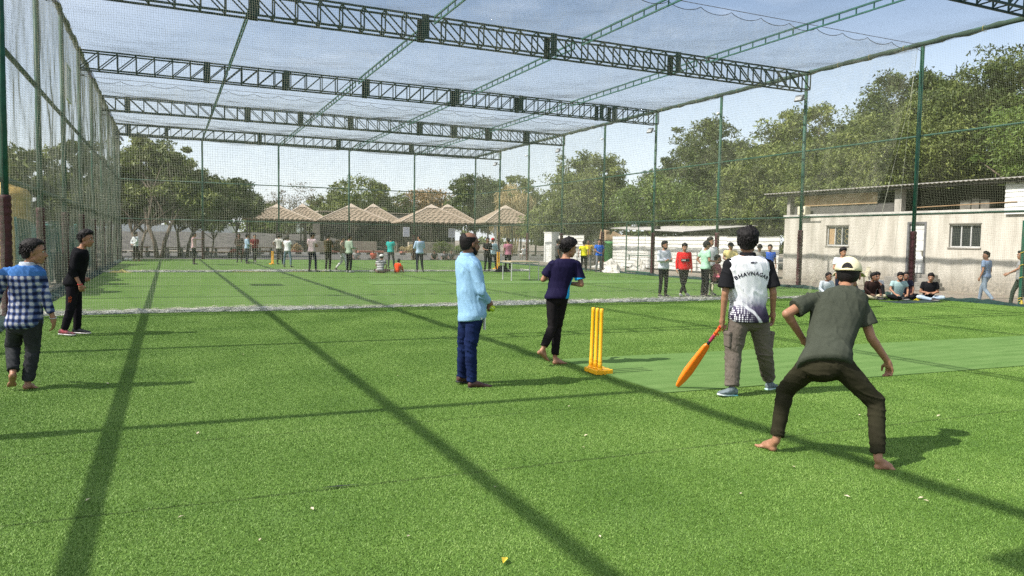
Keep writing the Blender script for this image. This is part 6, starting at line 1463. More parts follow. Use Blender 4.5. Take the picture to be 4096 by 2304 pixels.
B4 = base_of(J_bowler)
def navy():
    m, nt, b = new_mat('navy jersey with sky blue flank'); b.inputs['Specular IOR Level'].default_value = .05; N = nt.nodes.new; K = nt.links.new
    t = N('ShaderNodeTexCoord'); sp = N('ShaderNodeSeparateXYZ'); K(t.outputs['Object'], sp.inputs[0])
    # flank panel: right side below the chest, slanting
    a = N('ShaderNodeMath'); a.operation = 'MULTIPLY_ADD'; a.inputs[1].default_value = -.42; K(sp.outputs['Z'], a.inputs[0]); K(sp.outputs['X'], a.inputs[2])
    g = N('ShaderNodeMath'); g.operation = 'GREATER_THAN'; g.inputs[1].default_value = .235 - .42 * .92; K(a.outputs[0], g.inputs[0])
    z = N('ShaderNodeMath'); z.operation = 'LESS_THAN'; z.inputs[1].default_value = 1.14; K(sp.outputs['Z'], z.inputs[0])
    mm_ = N('ShaderNodeMath'); mm_.operation = 'MULTIPLY'; K(g.outputs[0], mm_.inputs[0]); K(z.outputs[0], mm_.inputs[1])
    mx_ = N('ShaderNodeMixRGB'); K(mm_.outputs[0], mx_.inputs['Fac']); mx_.inputs['Color1'].default_value = (.011, .009, .032, 1); mx_.inputs['Color2'].default_value = (.02, .30, .62, 1)
    K(mx_.outputs['Color'], b.inputs['Base Color']); b.inputs['Roughness'].default_value = .7; return m
p4, f4 = make_person(J_bowler, B4, 'barefoot boy in navy jersey with sky blue side panel stepping past the near yellow stumps', 'mid', .0085, navy(), ('short', .74), cloth((.016, .014, .015), (.010, .009, .010), 'black trousers'), .90, 'fringe', cdir(.42, .90, -.15), foot='bare', near=True, hem=-.08, loose=1.2, seed=8, k=.95, wrinkle=.006, leg_loose=1.06)

B5 = base_of(J_batsman)
p5, f5 = make_person(J_batsman, B5, 'batsman in white and black jersey lettered BHAVNAGAR, leaning on an orange bat', 'mid', .0085, raglan_material(), ('short', .80), cloth((.155, .130, .108), (.110, .092, .078), 'taupe cargo cloth', 7), .93, 'curly', cdir(.93, .36, -.03), near=True, hem=-.07, loose=1.35, seed=10, k=1.04,
    collar=cloth((.012, .012, .014), None, 'black collar'), sleeve_mat=cloth((.014, .014, .016), None, 'black sleeve'), wrinkle=.009, leg_loose=1.38, curl=(.4, .35), grip=(True, False),
    shoe_mat=cloth((.20, .25, .26), (.10, .12, .13), 'grey mesh shoe', 30), sole_mat=pm('white teal sole', (.60, .66, .62), (.10, .42, .42), 5, .5), belly=.01)
# cargo pockets and elastic cuffs
for s, a_, b_ in (('L', 'hipL', 'knL'), ('R', 'hipR', 'knR')):
    c_ = V3(J_batsman[a_]) * .38 + V3(J_batsman[b_]) * .62 - V3(B5); o_ = f5['X'] * (.092 if s == 'R' else -.092)
    S = Soup(); S.loft([(c_ + o_ + V3((0, 0, -.085)), f5['Fh'] * .06, f5['X'] * .020), (c_ + o_ + V3((0, 0, .055)), f5['Fh'] * .065, f5['X'] * .026)], e=5); S.loft([(c_ + o_ * 1.03 + V3((0, 0, .05)), f5['Fh'] * .070, f5['X'] * .030), (c_ + o_ * 1.03 + V3((0, 0, .085)), f5['Fh'] * .068, f5['X'] * .026)], e=5)
    S.mesh('cargo_pocket', cloth((.155, .130, .108), (.110, .092, .078), 'taupe cargo cloth'), p5, (0, 0, 0), .008, 2)
# lettering laid on the back of the jersey
shirt5 = [c for c in p5.children if c.name.startswith('shirt')][0]
dgp = bpy.context.evaluated_depsgraph_get(); bvh = BVHTree.FromObject(shirt5, dgp)
def letter_on_back(txt, size, ctr, arc, name, mat, parent, shear=0.0, spread=1.0):
    cu = bpy.data.curves.new(name, 'FONT'); cu.body = txt; cu.size = size; cu.align_x = 'CENTER'; cu.extrude = 0; cu.resolution_u = 3; cu.shear = shear; cu.offset = .0018; cu.space_character = spread
    o = bpy.data.objects.new(name, cu); COL.objects.link(o); dg = bpy.context.evaluated_depsgraph_get(); me = bpy.data.meshes.new_from_object(o.evaluated_get(dg)); bpy.data.objects.remove(o)
    bm = bmesh.new(); bm.from_mesh(me); bmesh.ops.triangulate(bm, faces=bm.faces[:]); bmesh.ops.subdivide_edges(bm, edges=[e for e in bm.edges if e.calc_length() > size * .18], cuts=1); bmesh.ops.triangulate(bm, faces=bm.faces[:])
    X = V3(f5['SX']); X = nrm(X - V3((0, 0, X[2]))); back = -V3(np.cross((0, 0, 1.), X)); 
    for v in bm.verts:
        x, y = v.co.x, v.co.y; 
        if arc: a = x / arc; px, pz = (arc + y) * math.sin(a), (arc + y) * math.cos(a) - arc
        else: px, pz = x, y
        o_ = V3(ctr) - V3(B5) + X * px + V3((0, 0, pz)) + back * .4
        hit = bvh.ray_cast(Vector(o_), Vector(-back), 1.0)
        v.co = (hit[0] + Vector(back) * .0025) if hit[0] is not None else Vector(o_ - back * .3)
    bm.to_mesh(me); bm.free(); me.materials.clear(); me.materials.append(mat); r_ = bpy.data.objects.new(name, me); COL.objects.link(r_); r_.parent = parent; return r_
BLK = pm('black jersey print', (.02, .02, .035), None, 5, .6)
mid_ = (V3(J_batsman['shL']) + V3(J_batsman['shR'])) / 2
letter_on_back('BHAVNAGAR', .056, mid_ + V3((0, 0, -.100)), .30, 'back_lettering', BLK, shirt5, 0, 1.12)
letter_on_back('VIRAT', .024, mid_ + V3((0, 0, .022)), 0, 'collar_lettering', BLK, shirt5, .4, 1.1)

B6 = base_of(J_hat)
CREAM_CAP = cloth((.66, .60, .40), (.60, .54, .35), 'cream cap cotton')
p6, f6 = make_person(J_hat, B6, 'barefoot fielder in olive tee and cream cap crouching with legs spread, nearest the camera', 'mid', .0075, cloth((.050, .056, .042), (.042, .047, .035), 'olive grey cotton'), ('short', .64), cloth((.030, .028, .016), (.022, .020, .012), 'dark olive trousers'), .90, 'short', cdir(.90, .45, -.12), foot='bare', near=True, hem=-.06, loose=1.25, seed=12, k=1.0,
    cap=(CREAM_CAP, cdir(.88, .48, 0)), wrinkle=.007, leg_loose=1.02, curl=(.3, .75), lat_hand=None)
# open arch and strap at the back of the cap
H = f6['H']; bk_ = -nrm(V3(cdir(.88, .48, 0))); sdv = np.cross(bk_, (0, 0, 1.))
hk6 = 1.09; zc = f6['Zh']; c06 = H(0, -.010, .030)
bk_ = nrm(bk_ - zc * np.dot(bk_, zc)); sdv = np.cross(bk_, zc)
def on_cap(a, el, s=1.065): return c06 + ((sdv * math.sin(a) * .090 + bk_ * math.cos(a) * .110) * math.cos(el) + zc * .098 * math.sin(el)) * hk6 * s - V3(B6)
arch = MB(); arch.v.append(tuple(on_cap(0, .12)))
for q in range(13):
    t_ = math.pi * q / 12; arch.v.append(tuple(on_cap(math.cos(t_) * .40, .02 + math.sin(t_) * .46)))
for q in range(12): arch.f.append((0, q + 1, q + 2))
capo = [c for c in p6.children if c.name.startswith('cap')][0]
arch.build('back_opening', HAIR, capo, True)
st_ = MB(); st_.tube([tuple(on_cap(q, -.03, 1.07)) for q in np.linspace(-.55, .55, 9)], .0085, 6); st_.build('strap', CREAM_CAP, capo, True)

# ------------------------------------------------------------------ stumps and bat
def stumps(x, y, rz, label, sc=1.0, mat=YEL_PLASTIC, lean=0.0):
    t = thing('stumps', label, 'stumps', (x, y, 0), rz, 'sets of yellow cricket stumps'); t.scale = (sc,) * 3; t.rotation_euler = (0, 0, rz)
    for k in (-1, 0, 1):
        m = MB(); m.lathe([(.024, .075), (.027, .08), (.027, .14), (.023, .15), (.025, .155), (.025, .168), (.022, .178), (.0215, .74), (.0225, .745), (.0225, .79), (.019, .797), (.014, .798), (.011, .790), (.001, .790)], 18, (k * .105, .045, 0))
        m.v = [(a + (.02 - .012 * k) * (c - .08) * (1 if lean else 0), b - lean * (c - .08), c) for a, b, c in m.v]
        m.build('stump', mat, t, True)
    b = MB(); b.box(-.15, .15, -.115, .115, 0.006, .062)
    for k in (-1, 0, 1): b.lathe([(.040, .0625), (.036, .078), (.027, .079)], 16, (k * .105, .045, 0))
    b.build('base', mat, t, bevel=.007)
    c_ = MB()
    for sx in (-1, 1):
        for k in range(3): c_.box(sx * .150 - .003, sx * .150 + .003, -.08 + k * .06, -.05 + k * .06, .0, .05)
    for k in range(4): c_.box(-.12 + k * .07, -.09 + k * .07, -.118, -.1145, .012, .055)
    tag(c_.build('base_ribs', mat, t), kind='stuff')
    return t
stumps(4.765, 7.73, R(90), 'nearest set of three yellow stumps standing on the edge of the pitch mat', lean=.028)
stumps(5.45, 44.9, R(-70), 'yellow stumps beside the player in the striped shirt', sc=.95)
stumps(16.2, 37.0, R(-60), 'yellow stumps between the red capped player and the one in pink', sc=1.2)
# bat: handle in the left hand, toe on the mat
hd_ = V3(J_batsman['hdL']) + V3((0, 0, .0)); toe = V3((5.085, 6.60, .022))
ax_ = nrm(toe - hd_); L_b = float(np.linalg.norm(toe - hd_)) + .06; top_ = hd_ - ax_ * .06
bt = thing('cricket_bat', 'bright orange plastic bat held by the batsman with its toe on the mat', 'bat', tuple(toe))
wv_ = nrm(CAMR * .93 + CAMF * .1 - ax_ * np.dot(CAMR * .93 + CAMF * .1, ax_)); nv_ = np.cross(ax_, wv_)
def bp(t_, w, h): return (top_ + ax_ * L_b * t_ - toe, wv_ * w, nv_ * h)
S = Soup(); S.loft([bp(.34, .022, .016), bp(.37, .036, .020), bp(.42, .041, .024), bp(.60, .050, .030), bp(.76, .053, .036), bp(.88, .044, .028), bp(.975, .028, .016), bp(.998, .018, .012)], 24, 3.2)
S.mesh('blade', ORANGE_PLASTIC, bt, (0, 0, 0), .006, 2)
def tb(name, a, b_, r_, mat):
    S = Soup(); c1_, c2_ = top_ + ax_ * L_b * a - toe, top_ + ax_ * L_b * b_ - toe; S.cone(c1_, c2_, r_, r_, 14, flat=True); S.mesh(name, mat, bt, (0, 0, 0), .005, 1)
tb('handle', 0, .30, .0165, cloth((.85, .16, .03), (.75, .08, .04), 'red orange grip', 14)); tb('grip_band', .20, .30, .019, cloth((.38, .04, .09), None, 'maroon grip tape')); tb('collar', .30, .345, .018, BLACK_RUB)
m = MB(); rr = random.Random(3)
for q in range(9):
    c_ = top_ + ax_ * L_b * rr.uniform(.08, .22) - toe; m.tube([tuple(c_), tuple(c_ + wv_ * rr.uniform(-.035, .05) + nv_ * rr.uniform(-.02, .02)), tuple(c_ + wv_ * rr.uniform(-.03, .05) + V3((0, 0, -.05 * rr.random())))], [.010, .007, .002], 5)
m.build('torn_grip_tape', pm('torn orange tape', (.85, .13, .02), (.7, .06, .03), 10, .6), bt)
# ------------------------------------------------------------------ the other people: joints from a few stances
def rotz(a): c, s = math.cos(a), math.sin(a); return np.array([[c, -s, 0], [s, c, 0], [0, 0, 1.]])
def stance(h, legs='stand', arms='down', lean=0.0, seed=0, wide=1.0):
    r = random.Random(seed); J = {}
    P = dict(head=(0, .02, .925), neck=(0, 0, .838), shL=(-.108, 0, .806), shR=(.108, 0, .806), pel=(0, 0, .53), hipL=(-.052, 0, .515), hipR=(.052, 0, .515),
             knL=(-.062 * wide, .012, .285), knR=(.062 * wide, .012, .285), anL=(-.068 * wide, -.01, .045), anR=(.068 * wide, -.01, .045), heL=(-.068 * wide, -.035, 0), heR=(.068 * wide, -.035, 0), toL=(-.082 * wide, .115, 0), toR=(.082 * wide, .115, 0))
    A = {'down': ((.135, -.015, .645), (.145, .03, .505), (.142, .05, .455)), 'hips': ((.205, -.05, .67), (.115, .0, .575), (.085, .05, .565)), 'crossed': ((.145, .03, .655), (-.03, .13, .655), (-.075, .12, .68)),
         'behind': ((.15, -.06, .66), (.035, -.12, .565), (.0, -.125, .55)), 'front': ((.15, .03, .655), (.04, .13, .585), (.0, .14, .575)), 'point': ((.115, .15, .80), (.10, .30, .80), (.10, .35, .80)),
         'pocket': ((.165, -.04, .66), (.115, .03, .56), (.10, .05, .53)), 'chin': ((.12, .14, .66), (.05, .13, .80), (.02, .10, .84)), 'swing': ((.15, -.10, .66), (.16, -.12, .52), (.16, -.12, .47)), 'bent': ((.14, .0, .655), (.10, .14, .64), (.09, .19, .65)),
         'grab': ((.15, .05, .66), (.10, .18, .60), (.09, .22, .58)), 'out': ((.19, .06, .70), (.26, .20, .62), (.27, .24, .59))}
    al, ar = (arms, arms) if isinstance(arms, str) else arms
    for s, nm in ((-1, al), (1, ar)):
        e, w, d = A[nm]; q = 'L' if s < 0 else 'R'
        if nm == 'crossed' and s < 0: e, w, d = (.145, .03, .65), (-.02, .145, .675), (-.06, .14, .665)
        P['el' + q] = (s * e[0], e[1], e[2]); P['wr' + q] = (s * w[0], w[1], w[2]); P['hd' + q] = (s * d[0], d[1], d[2])
    if legs == 'walk':
        P.update(knR=(.055, .10, .29), anR=(.055, .13, .05), heR=(.055, .11, .005), toR=(.06, .255, .02), knL=(-.055, -.02, .285), anL=(-.055, -.19, .085), heL=(-.055, -.225, .05), toL=(-.06, -.09, 0))
    if legs == 'cross':
        P.update(knL=(-.02, .03, .285), anL=(.06, .02, .045), heL=(.06, -.01, 0), toL=(.05, .14, 0), knR=(.03, .0, .285), anR=(-.075, -.07, .05), heR=(-.08, -.1, .01), toR=(-.12, .04, 0))
    if legs == 'relax':
        P.update(knR=(.085, .05, .285), anR=(.11, .03, .045), heR=(.11, .005, 0), toR=(.15, .145, 0))
    if legs == 'stool':
        dz = -.235
        for k_ in list(P):
            if k_[:2] in ('he', 'ne', 'sh', 'el', 'wr', 'hd', 'pe', 'hi') and k_ not in ('heL', 'heR'): P[k_] = (P[k_][0], P[k_][1] - .02, P[k_][2] + dz)
        for s, q in ((-1, 'L'), (1, 'R')): P.update({'kn' + q: (s * .085, .235, .285), 'an' + q: (s * .08, .21, .045), 'he' + q: (s * .08, .185, 0), 'to' + q: (s * .09, .335, 0)})
    if legs in ('lotus', 'knees', 'side'):
        dz = -.475
        for k_ in list(P):
            if k_[:2] in ('he', 'ne', 'sh', 'el', 'wr', 'hd', 'pe', 'hi') and k_ not in ('heL', 'heR'): P[k_] = (P[k_][0], P[k_][1], P[k_][2] + dz)
        for s, q in ((-1, 'L'), (1, 'R')):
            if legs == 'lotus': P.update({'kn' + q: (s * .20, .17, .075), 'an' + q: (-s * .02, .20 + .03 * s, .035), 'he' + q: (-s * .0, .19 + .03 * s, .02), 'to' + q: (-s * .12, .23 + .03 * s, .025)})
            elif legs == 'knees': P.update({'kn' + q: (s * .075, .20, .25), 'an' + q: (s * .07, .30, .04), 'he' + q: (s * .07, .28, 0), 'to' + q: (s * .08, .42, 0)})
            else: P.update({'kn' + q: (s * .06 + .2, .10, .07), 'an' + q: (s * .03 + .05, -.06 + .04 * s, .03), 'he' + q: (s * .03 + .03, -.06, .02), 'to' + q: (s * .03 - .07, -.08, .02)})
    # lean the upper body forward about the pelvis
    a = lean + (.30 if legs in ('lotus', 'knees') else 0)
    pz = P['pel'][2]
    for k_ in list(P):
        if k_[:2] in ('ne', 'sh', 'el', 'wr', 'hd') or k_ == 'head':
            x, y, z = P[k_]; dy, dz_ = y, z - pz; P[k_] = (x, dy * math.cos(a) + dz_ * math.sin(a), pz - dy * math.sin(a) + dz_ * math.cos(a))
    if legs == 'lotus' and al in ('down', 'grab'):
        for s, q in ((-1, 'L'), (1, 'R')): P.update({'el' + q: (s * .15, .10, .20), 'wr' + q: (s * .10, .21, .11), 'hd' + q: (s * .06, .25, .105)})
    return {k_: V3(v) * h for k_, v in P.items()}
BLUEJ = cloth((.055, .085, .14), (.04, .065, .11), 'blue denim'); LJ = cloth((.26, .33, .40), (.17, .22, .28), 'pale washed denim', 5); BLK_T = cloth((.014, .014, .016), (.010, .010, .011), 'black cotton'); GREYT = cloth((.16, .16, .165), None, 'grey trousers')
NAVYT = cloth((.016, .020, .036), None, 'navy trousers'); DKSHOE = pm('dark shoe', (.03, .03, .032), (.018, .018, .018), 9, .6); LTSHOE = pm('pale shoe', (.42, .42, .40), (.3, .3, .3), 9, .6); SOLE = pm('shoe sole', (.40, .39, .37), None, 9, .6)
BCAP = cloth((.018, .018, .022), None, 'black cap'); RCAP = cloth((.42, .02, .03), None, 'red cap'); WCAP = cloth((.60, .60, .56), None, 'white cap')
def person(x, y, h, yaw, label, shirt, pants, legs='stand', arms='down', sleeve='short', hair='short', cap=None, sk='mid', look=None, foot='shoe', shoe_mat=None, z=0.0, seed=None, voxel=.02, group=None, shorts=False, lean=0.0, wide=1.0, **kw):
    """yaw in degrees clockwise from straight away along the view: 0 away, 90 to the right, 180 towards the camera"""
    seed = seed if seed is not None else int(abs(x * 7 + y * 3)) % 50
    a = -(YAW + R(yaw)); Rm = rotz(a); J = stance(h, legs, arms, lean, seed, wide)
    J = {k_: Rm @ v + V3((x, y, z)) for k_, v in J.items()}
    la = -(YAW + R(yaw if look is None else look)); face = (-math.sin(la), math.cos(la), -.05)
    if isinstance(shirt, tuple): shirt = cloth(shirt)
    if isinstance(pants, tuple): pants = cloth(pants)
    c_ = (cap, face) if cap is not None else None
    slv = {'short': ('short', .62), 'long': ('long', .93), 'rolled': ('long', .45)}[sleeve]
    return make_person(J, (x, y, z), label, sk, voxel, shirt, slv, pants, .93, hair, face, foot=foot, shoe_mat=shoe_mat or DKSHOE, sole_mat=SOLE, cap=c_, k=h / 1.72, group=group, near=False, hem=kw.pop('hem', -.10), seed=seed, shorts=shorts, **kw)
def stripes(name, c1, c2, axis, per, duty=.5, rot=0):
    m, nt, b = new_mat(name); b.inputs['Specular IOR Level'].default_value = .05; N = nt.nodes.new; K = nt.links.new; t = N('ShaderNodeTexCoord'); mp_ = N('ShaderNodeMapping'); mp_.inputs['Rotation'].default_value = (0, 0, R(rot)); K(t.outputs['Object'], mp_.inputs['Vector'])
    sp = N('ShaderNodeSeparateXYZ'); K(mp_.outputs['Vector'], sp.inputs[0]); a = N('ShaderNodeMath'); a.operation = 'PINGPONG'; a.inputs[1].default_value = per / 2; K(sp.outputs[axis], a.inputs[0])
    g = N('ShaderNodeMath'); g.operation = 'LESS_THAN'; g.inputs[1].default_value = per / 2 * duty; K(a.outputs[0], g.inputs[0]); mx_ = N('ShaderNodeMixRGB'); K(g.outputs[0], mx_.inputs['Fac']); mx_.inputs['Color1'].default_value = (*c1, 1); mx_.inputs['Color2'].default_value = (*c2, 1)
    K(mx_.outputs['Color'], b.inputs['Base Color']); b.inputs['Roughness'].default_value = .85; return m
GM_ = 'players waiting behind the divider net at the right'
q1, _ = person(13.35, 18.14, 1.66, 150, 'young man with folded arms in pale grey shirt, before the white fence', (.56, .59, .64), BLK_T, 'stand', 'crossed', 'long', 'quiff', look=140, beard=True, group=GM_, voxel=.016)
q2, f_ = person(14.2, 18.28, 1.60, 176, 'boy in bright red long sleeved top with crossed legs, before the white fence', (.62, .018, .022), BLK_T, 'cross', 'down', 'long', 'fringe', look=185, shoe_mat=LTSHOE, group=GM_, voxel=.016)
fw = -_ ['Fs'] if False else f_['Fs']; mc = V3((0, 0, 1.60 * .70)) 
m = MB()
def chest_bar(mb, u0, u1, z0, z1, d, fr=f_): 
    v = []
    for (u, z) in ((u0, z0), (u1, z0), (u1, z1), (u0, z1)):
        v.append(tuple(fr['SX'] * u + V3((0, 0, z)) + fr['Fs'] * d)); 
    for (u, z) in ((u0, z0), (u1, z0), (u1, z1), (u0, z1)): v.append(tuple(fr['SX'] * u + V3((0, 0, z)) + fr['Fs'] * (d - .03)))
    mb.add(v, [(0, 1, 2, 3), (7, 6, 5, 4), (0, 4, 5, 1), (1, 5, 6, 2), (2, 6, 7, 3), (3, 7, 4, 0)])
chest_bar(m, -.125, .125, 1.06, 1.135, .136); s_o = [c for c in q2.children if c.name.startswith('shirt')][0]; m.build('chest_band', BLK_T, s_o)
m = MB(); chest_bar(m, -.01, .115, 1.08, 1.115, .139); m.build('chest_patch', WHITE_PAINT, s_o)
person(14.60, 17.78, 1.68, 75, 'youth in mint polo and black cap, hand on hip, beside the seated man', (.36, .60, .44), BLK_T, 'stand', ('hips', 'bent'), 'short', 'short', BCAP, look=80, group=GM_, voxel=.016)
person(15.35, 18.5, 1.80, 165, 'tallest waiting boy in white tee with one black shoulder, behind the seated man', (.66, .66, .66), BLK_T, 'relax', ('down', 'down'), 'short', 'quiff', look=135, group=GM_, voxel=.016)
person(15.10, 17.80, 1.66, 120, 'bearded man sitting on a cream plastic stool with a pink and maroon cloth', (.30, .11, .13), BLK_T, 'stool', ('grab', 'grab'), 'short', 'short', look=110, beard=True, group=GM_, voxel=.016)
plastic_seat(15.10, 17.80, -(YAW + R(120)), .42, False, 'cream plastic stool under the seated bearded man', 'plastic_stool', z=0)
crumple('pink_cloth', 14.98, 17.66, .16, .13, .16, pm('pink maroon cloth', (.55, .16, .20), (.22, .04, .06), 9, .8), 'pink and maroon cloth bunched in the lap of the seated man', 12, 'cloth', z=.60)
person(18.45, 21.1, 1.66, 190, 'boy in pale yellow tee and dark cap half hidden behind the batsman', (.62, .50, .22), BLK_T, 'stand', 'front', 'short', 'short', BCAP, look=150, group=GM_)
person(19.62, 20.9, 1.62, 185, 'boy in grey tee and dark cap right behind the shoulder of the batsman', (.28, .27, .24), BLK_T, 'stand', 'down', 'short', 'short', BCAP, look=200, group=GM_)
person(20.50, 21.3, 1.60, 185, 'boy in royal blue jersey standing at the right end of the white fence', (.03, .10, .42), NAVYT, 'stand', 'down', 'short', 'quiff', look=205, group=GM_)
person(15.85, 13.9, 1.56, 178, 'boy in white tee standing right behind the cream cap', (.62, .64, .68), NAVYT, 'stand', 'front', 'short', 'fringe', look=170, voxel=.016)
person(22.95, 14.7, 1.62, -30, 'boy in grey blue tee and pale jeans walking outside the right net', (.19, .26, .38), LJ, 'walk', ('down', 'down'), 'short', 'quiff', look=-85, z=GZ, shoe_mat=DKSHOE, voxel=.016)
person(22.35, 13.3, 1.66, -62, 'boy reaching forward at the right edge, cut off by the green gate post', (.30, .30, .30), cloth((.03, .045, .035), None, 'dark green trousers'), 'walk', ('out', 'grab'), 'short', 'quiff', look=-80, z=GZ, voxel=.016)
GS = 'boys sitting on the turf by the right net'
person(20.75, 15.0, 1.66, 195, 'youth in black shirt with folded arms sitting cross legged in pale jeans', (.014, .014, .016), cloth((.40, .48, .56), (.28, .35, .43), 'ice blue jeans', 5), 'lotus', 'crossed', 'short', 'fringe', look=215, group=GS, voxel=.015)
person(19.95, 15.45, 1.68, 185, 'youth in pale teal tee and black trousers sitting in the middle', (.30, .42, .42), BLK_T, 'lotus', 'grab', 'short', 'fringe', look=190, beard=True, group=GS, voxel=.015)
person(19.25, 15.85, 1.62, 170, 'youth in dark brown top and cream trousers, sitting', (.035, .020, .018), cloth((.50, .44, .30), (.40, .35, .24), 'cream trousers'), 'lotus', 'grab', 'long', 'quiff', look=150, sk='dark', group=GS, voxel=.015)
person(17.75, 16.2, 1.62, 165, 'boy in white shirt resting his chin on his hand, leftmost of the sitting group', (.58, .62, .66), GREYT, 'lotus', ('grab', 'chin'), 'long', 'short', look=160, sk='dark', group=GS, voxel=.015)
person(18.75, 16.2, 1.50, 175, 'boy in dark grey top sitting just right of the cream cap', (.10, .095, .11), BLK_T, 'lotus', 'grab', 'rolled', 'fringe', look=185, sk='dark', group=GS, voxel=.015)
person(19.95, 16.25, 1.62, 185, 'boy sitting behind the youth in brown, only hair and a pale sleeve showing', (.58, .58, .58), BLK_T, 'knees', 'chin', 'short', 'fringe', look=170, group=GS)
person(20.75, 15.85, 1.66, 190, 'boy sitting behind the youth in teal, face in the shade of the padded post', (.03, .03, .05), BLK_T, 'lotus', 'grab', 'short', 'short', look=195, sk='dark', group=GS)
crumple('floor_mat', 19.75, 14.75, .95, .35, .03, pm('dark green mat', (.02, .045, .03), (.03, .04, .05), 12, .9), 'dark patterned mat laid before the sitting youths', 4, 'mat', z=.0)
crumple('yellow_sock', 20.35, 15.05, .16, .09, .07, pm('yellow cloth', (.6, .5, .02), None, 9, .8), 'small bright yellow cloth between the sitting youths', 5, 'cloth', z=.0)
crumple('black_shoe_bag', 20.55, 15.2, .2, .14, .16, BLK_T, 'black bag lying behind the yellow cloth', 6, 'bag', z=.0)
GF = 'players and onlookers at the far end of the cage'
F = lambda *a, **k_: person(*a, group=GF, voxel=k_.pop('voxel', .024), **k_)
F(-1.75, 49.8, 1.76, 30, 'boy in white shirt standing alone at the far left', (.60, .64, .64), BLK_T, 'relax', 'behind', 'long', 'short', foot='bare')
q3, _f = F(1.3, 44.7, 1.76, 60, 'man in pale pink shirt pointing to the right with outstretched arm', (.62, .42, .42), BLK_T, 'stand', ('down', 'point'), 'rolled', 'short')
F(3.95, 48.2, 1.76, 170, 'person in dark brown clothes, left one of the three talking players', (.07, .055, .045), BLK_T, 'stand', 'front', 'long', 'short', sk='dark')
F(4.2, 46.1, 1.74, 60, 'man in light blue shirt, middle one of the three talking players', (.30, .42, .54), NAVYT, 'stand', ('front', 'front'), 'rolled', 'short')
F(4.85, 48.2, 1.72, 150, 'boy in maroon top striding, right one of the three talking players', (.17, .02, .03), BLK_T, 'walk', 'bent', 'short', 'short')
F(5.85, 44.8, 1.78, 20, 'man in black and white striped shirt with hand on hip beside the yellow stumps', stripes('vertical stripes', (.60, .59, .54), (.05, .05, .05), 'X', .085, .4, 25), BLK_T, 'relax', 'hips', 'short', 'short', sk='dark')
F(5.75, 40.8, 1.68, 20, 'boy in white tee and blue jeans with legs apart', (.66, .67, .68), cloth((.13, .20, .26), (.09, .14, .18), 'faded jeans', 5), 'stand', 'front', 'short', 'short', sk='dark', wide=1.9)
F(6.05, 35.2, 1.82, 25, 'youth in pale pink tee and dark cap with folded arms', (.62, .47, .48), NAVYT, 'relax', 'crossed', 'short', 'short', BCAP, look=60)
F(6.85, 35.5, 1.78, 30, 'youth in olive brown tee beside the one in pink', (.060, .050, .025), BLK_T, 'stand', 'crossed', 'short', 'fringe', shoe_mat=LTSHOE)
F(7.58, 34.3, 1.76, 40, 'youth in sage green long sleeved top beside the far divider net', (.27, .34, .26), BLK_T, 'stand', 'bent', 'long', 'fringe', shoe_mat=LTSHOE)
F(7.55, 35.6, 1.68, 80, 'person in white trousers half hidden behind the youth in sage green', (.26, .20, .15), cloth((.58, .58, .56), None, 'white trousers'), 'walk', 'crossed', 'short', 'short', BCAP)
F(8.9, 33.8, 1.72, 10, 'man in striped tee and white cap sitting on the turf, seen from behind', stripes('ringed tee', (.03, .03, .035), (.52, .52, .52), 'Z', .075, .45), cloth((.20, .13, .12), None, 'brown trousers'), 'lotus', 'grab', 'short', 'short', WCAP, foot='bare')
F(9.72, 33.9, 1.30, 30, 'small child in bright orange red top crouching beside the seated man', (.70, .07, .02), cloth((.62, .08, .03), None, 'orange red shorts'), 'knees', 'grab', 'short', 'short', foot='bare')
F(10.9, 39.2, 1.72, 15, 'boy in turquoise tee standing with his back turned', (.02, .36, .33), NAVYT, 'relax', 'front', 'short', 'short', sk='dark')
F(11.0, 34.4, 1.80, -30, 'man in light blue shirt and dark trousers, arms folded, right of the turquoise tee', (.36, .48, .62), NAVYT, 'relax', 'crossed', 'rolled', 'short', look=-60)
F(14.75, 34.9, 1.74, 150, 'dark clothed person mostly hidden behind the balding man', (.03, .03, .03), BLK_T, 'stand', 'bent', 'short', 'short', sk='dark')
F(15.3, 35.5, 1.72, 15, 'player with red cap and light blue hooded top, seen from behind', (.34, .46, .52), NAVYT, 'relax', 'front', 'long', 'short', RCAP)
F(15.95, 35.0, 1.70, -20, 'boy in pink tee beside the right yellow stumps', (.50, .20, .27), BLK_T, 'stand', 'down', 'short', 'quiff', look=-50, shoe_mat=LTSHOE)
F(20.35, 34.8, 1.66, 10, 'boy in bright yellow tee walking by the gate', (.62, .58, .02), BLK_T, 'walk', 'swing', 'short', 'short', sk='dark')
F(20.75, 33.9, 1.74, 160, 'youth in royal blue and white jersey with hand on hip by the gate', (.025, .13, .55), GREYT, 'relax', ('hips', 'front'), 'short', 'quiff', look=190)
F(21.3, 35.9, 1.72, 200, 'person in mustard top half hidden behind the blue jersey', (.48, .30, .03), GREYT, 'stand', 'hips', 'short', 'short', sk='dark')
F(17.35, 32.2, 1.70, 80, 'person in white and black top standing by the white gate pillar', (.05, .05, .05), BLK_T, 'stand', 'down', 'short', 'quiff', sk='dark')
F(28.2, 58.6, 1.55, -30, 'child in white shirt sitting on a low ledge far right', (.64, .64, .62), cloth((.6, .58, .54), None, 'white shorts'), 'stool', 'hips', 'short', 'short', z=.0, shorts=True)
GO = 'onlookers sitting on the ground beyond the far net'
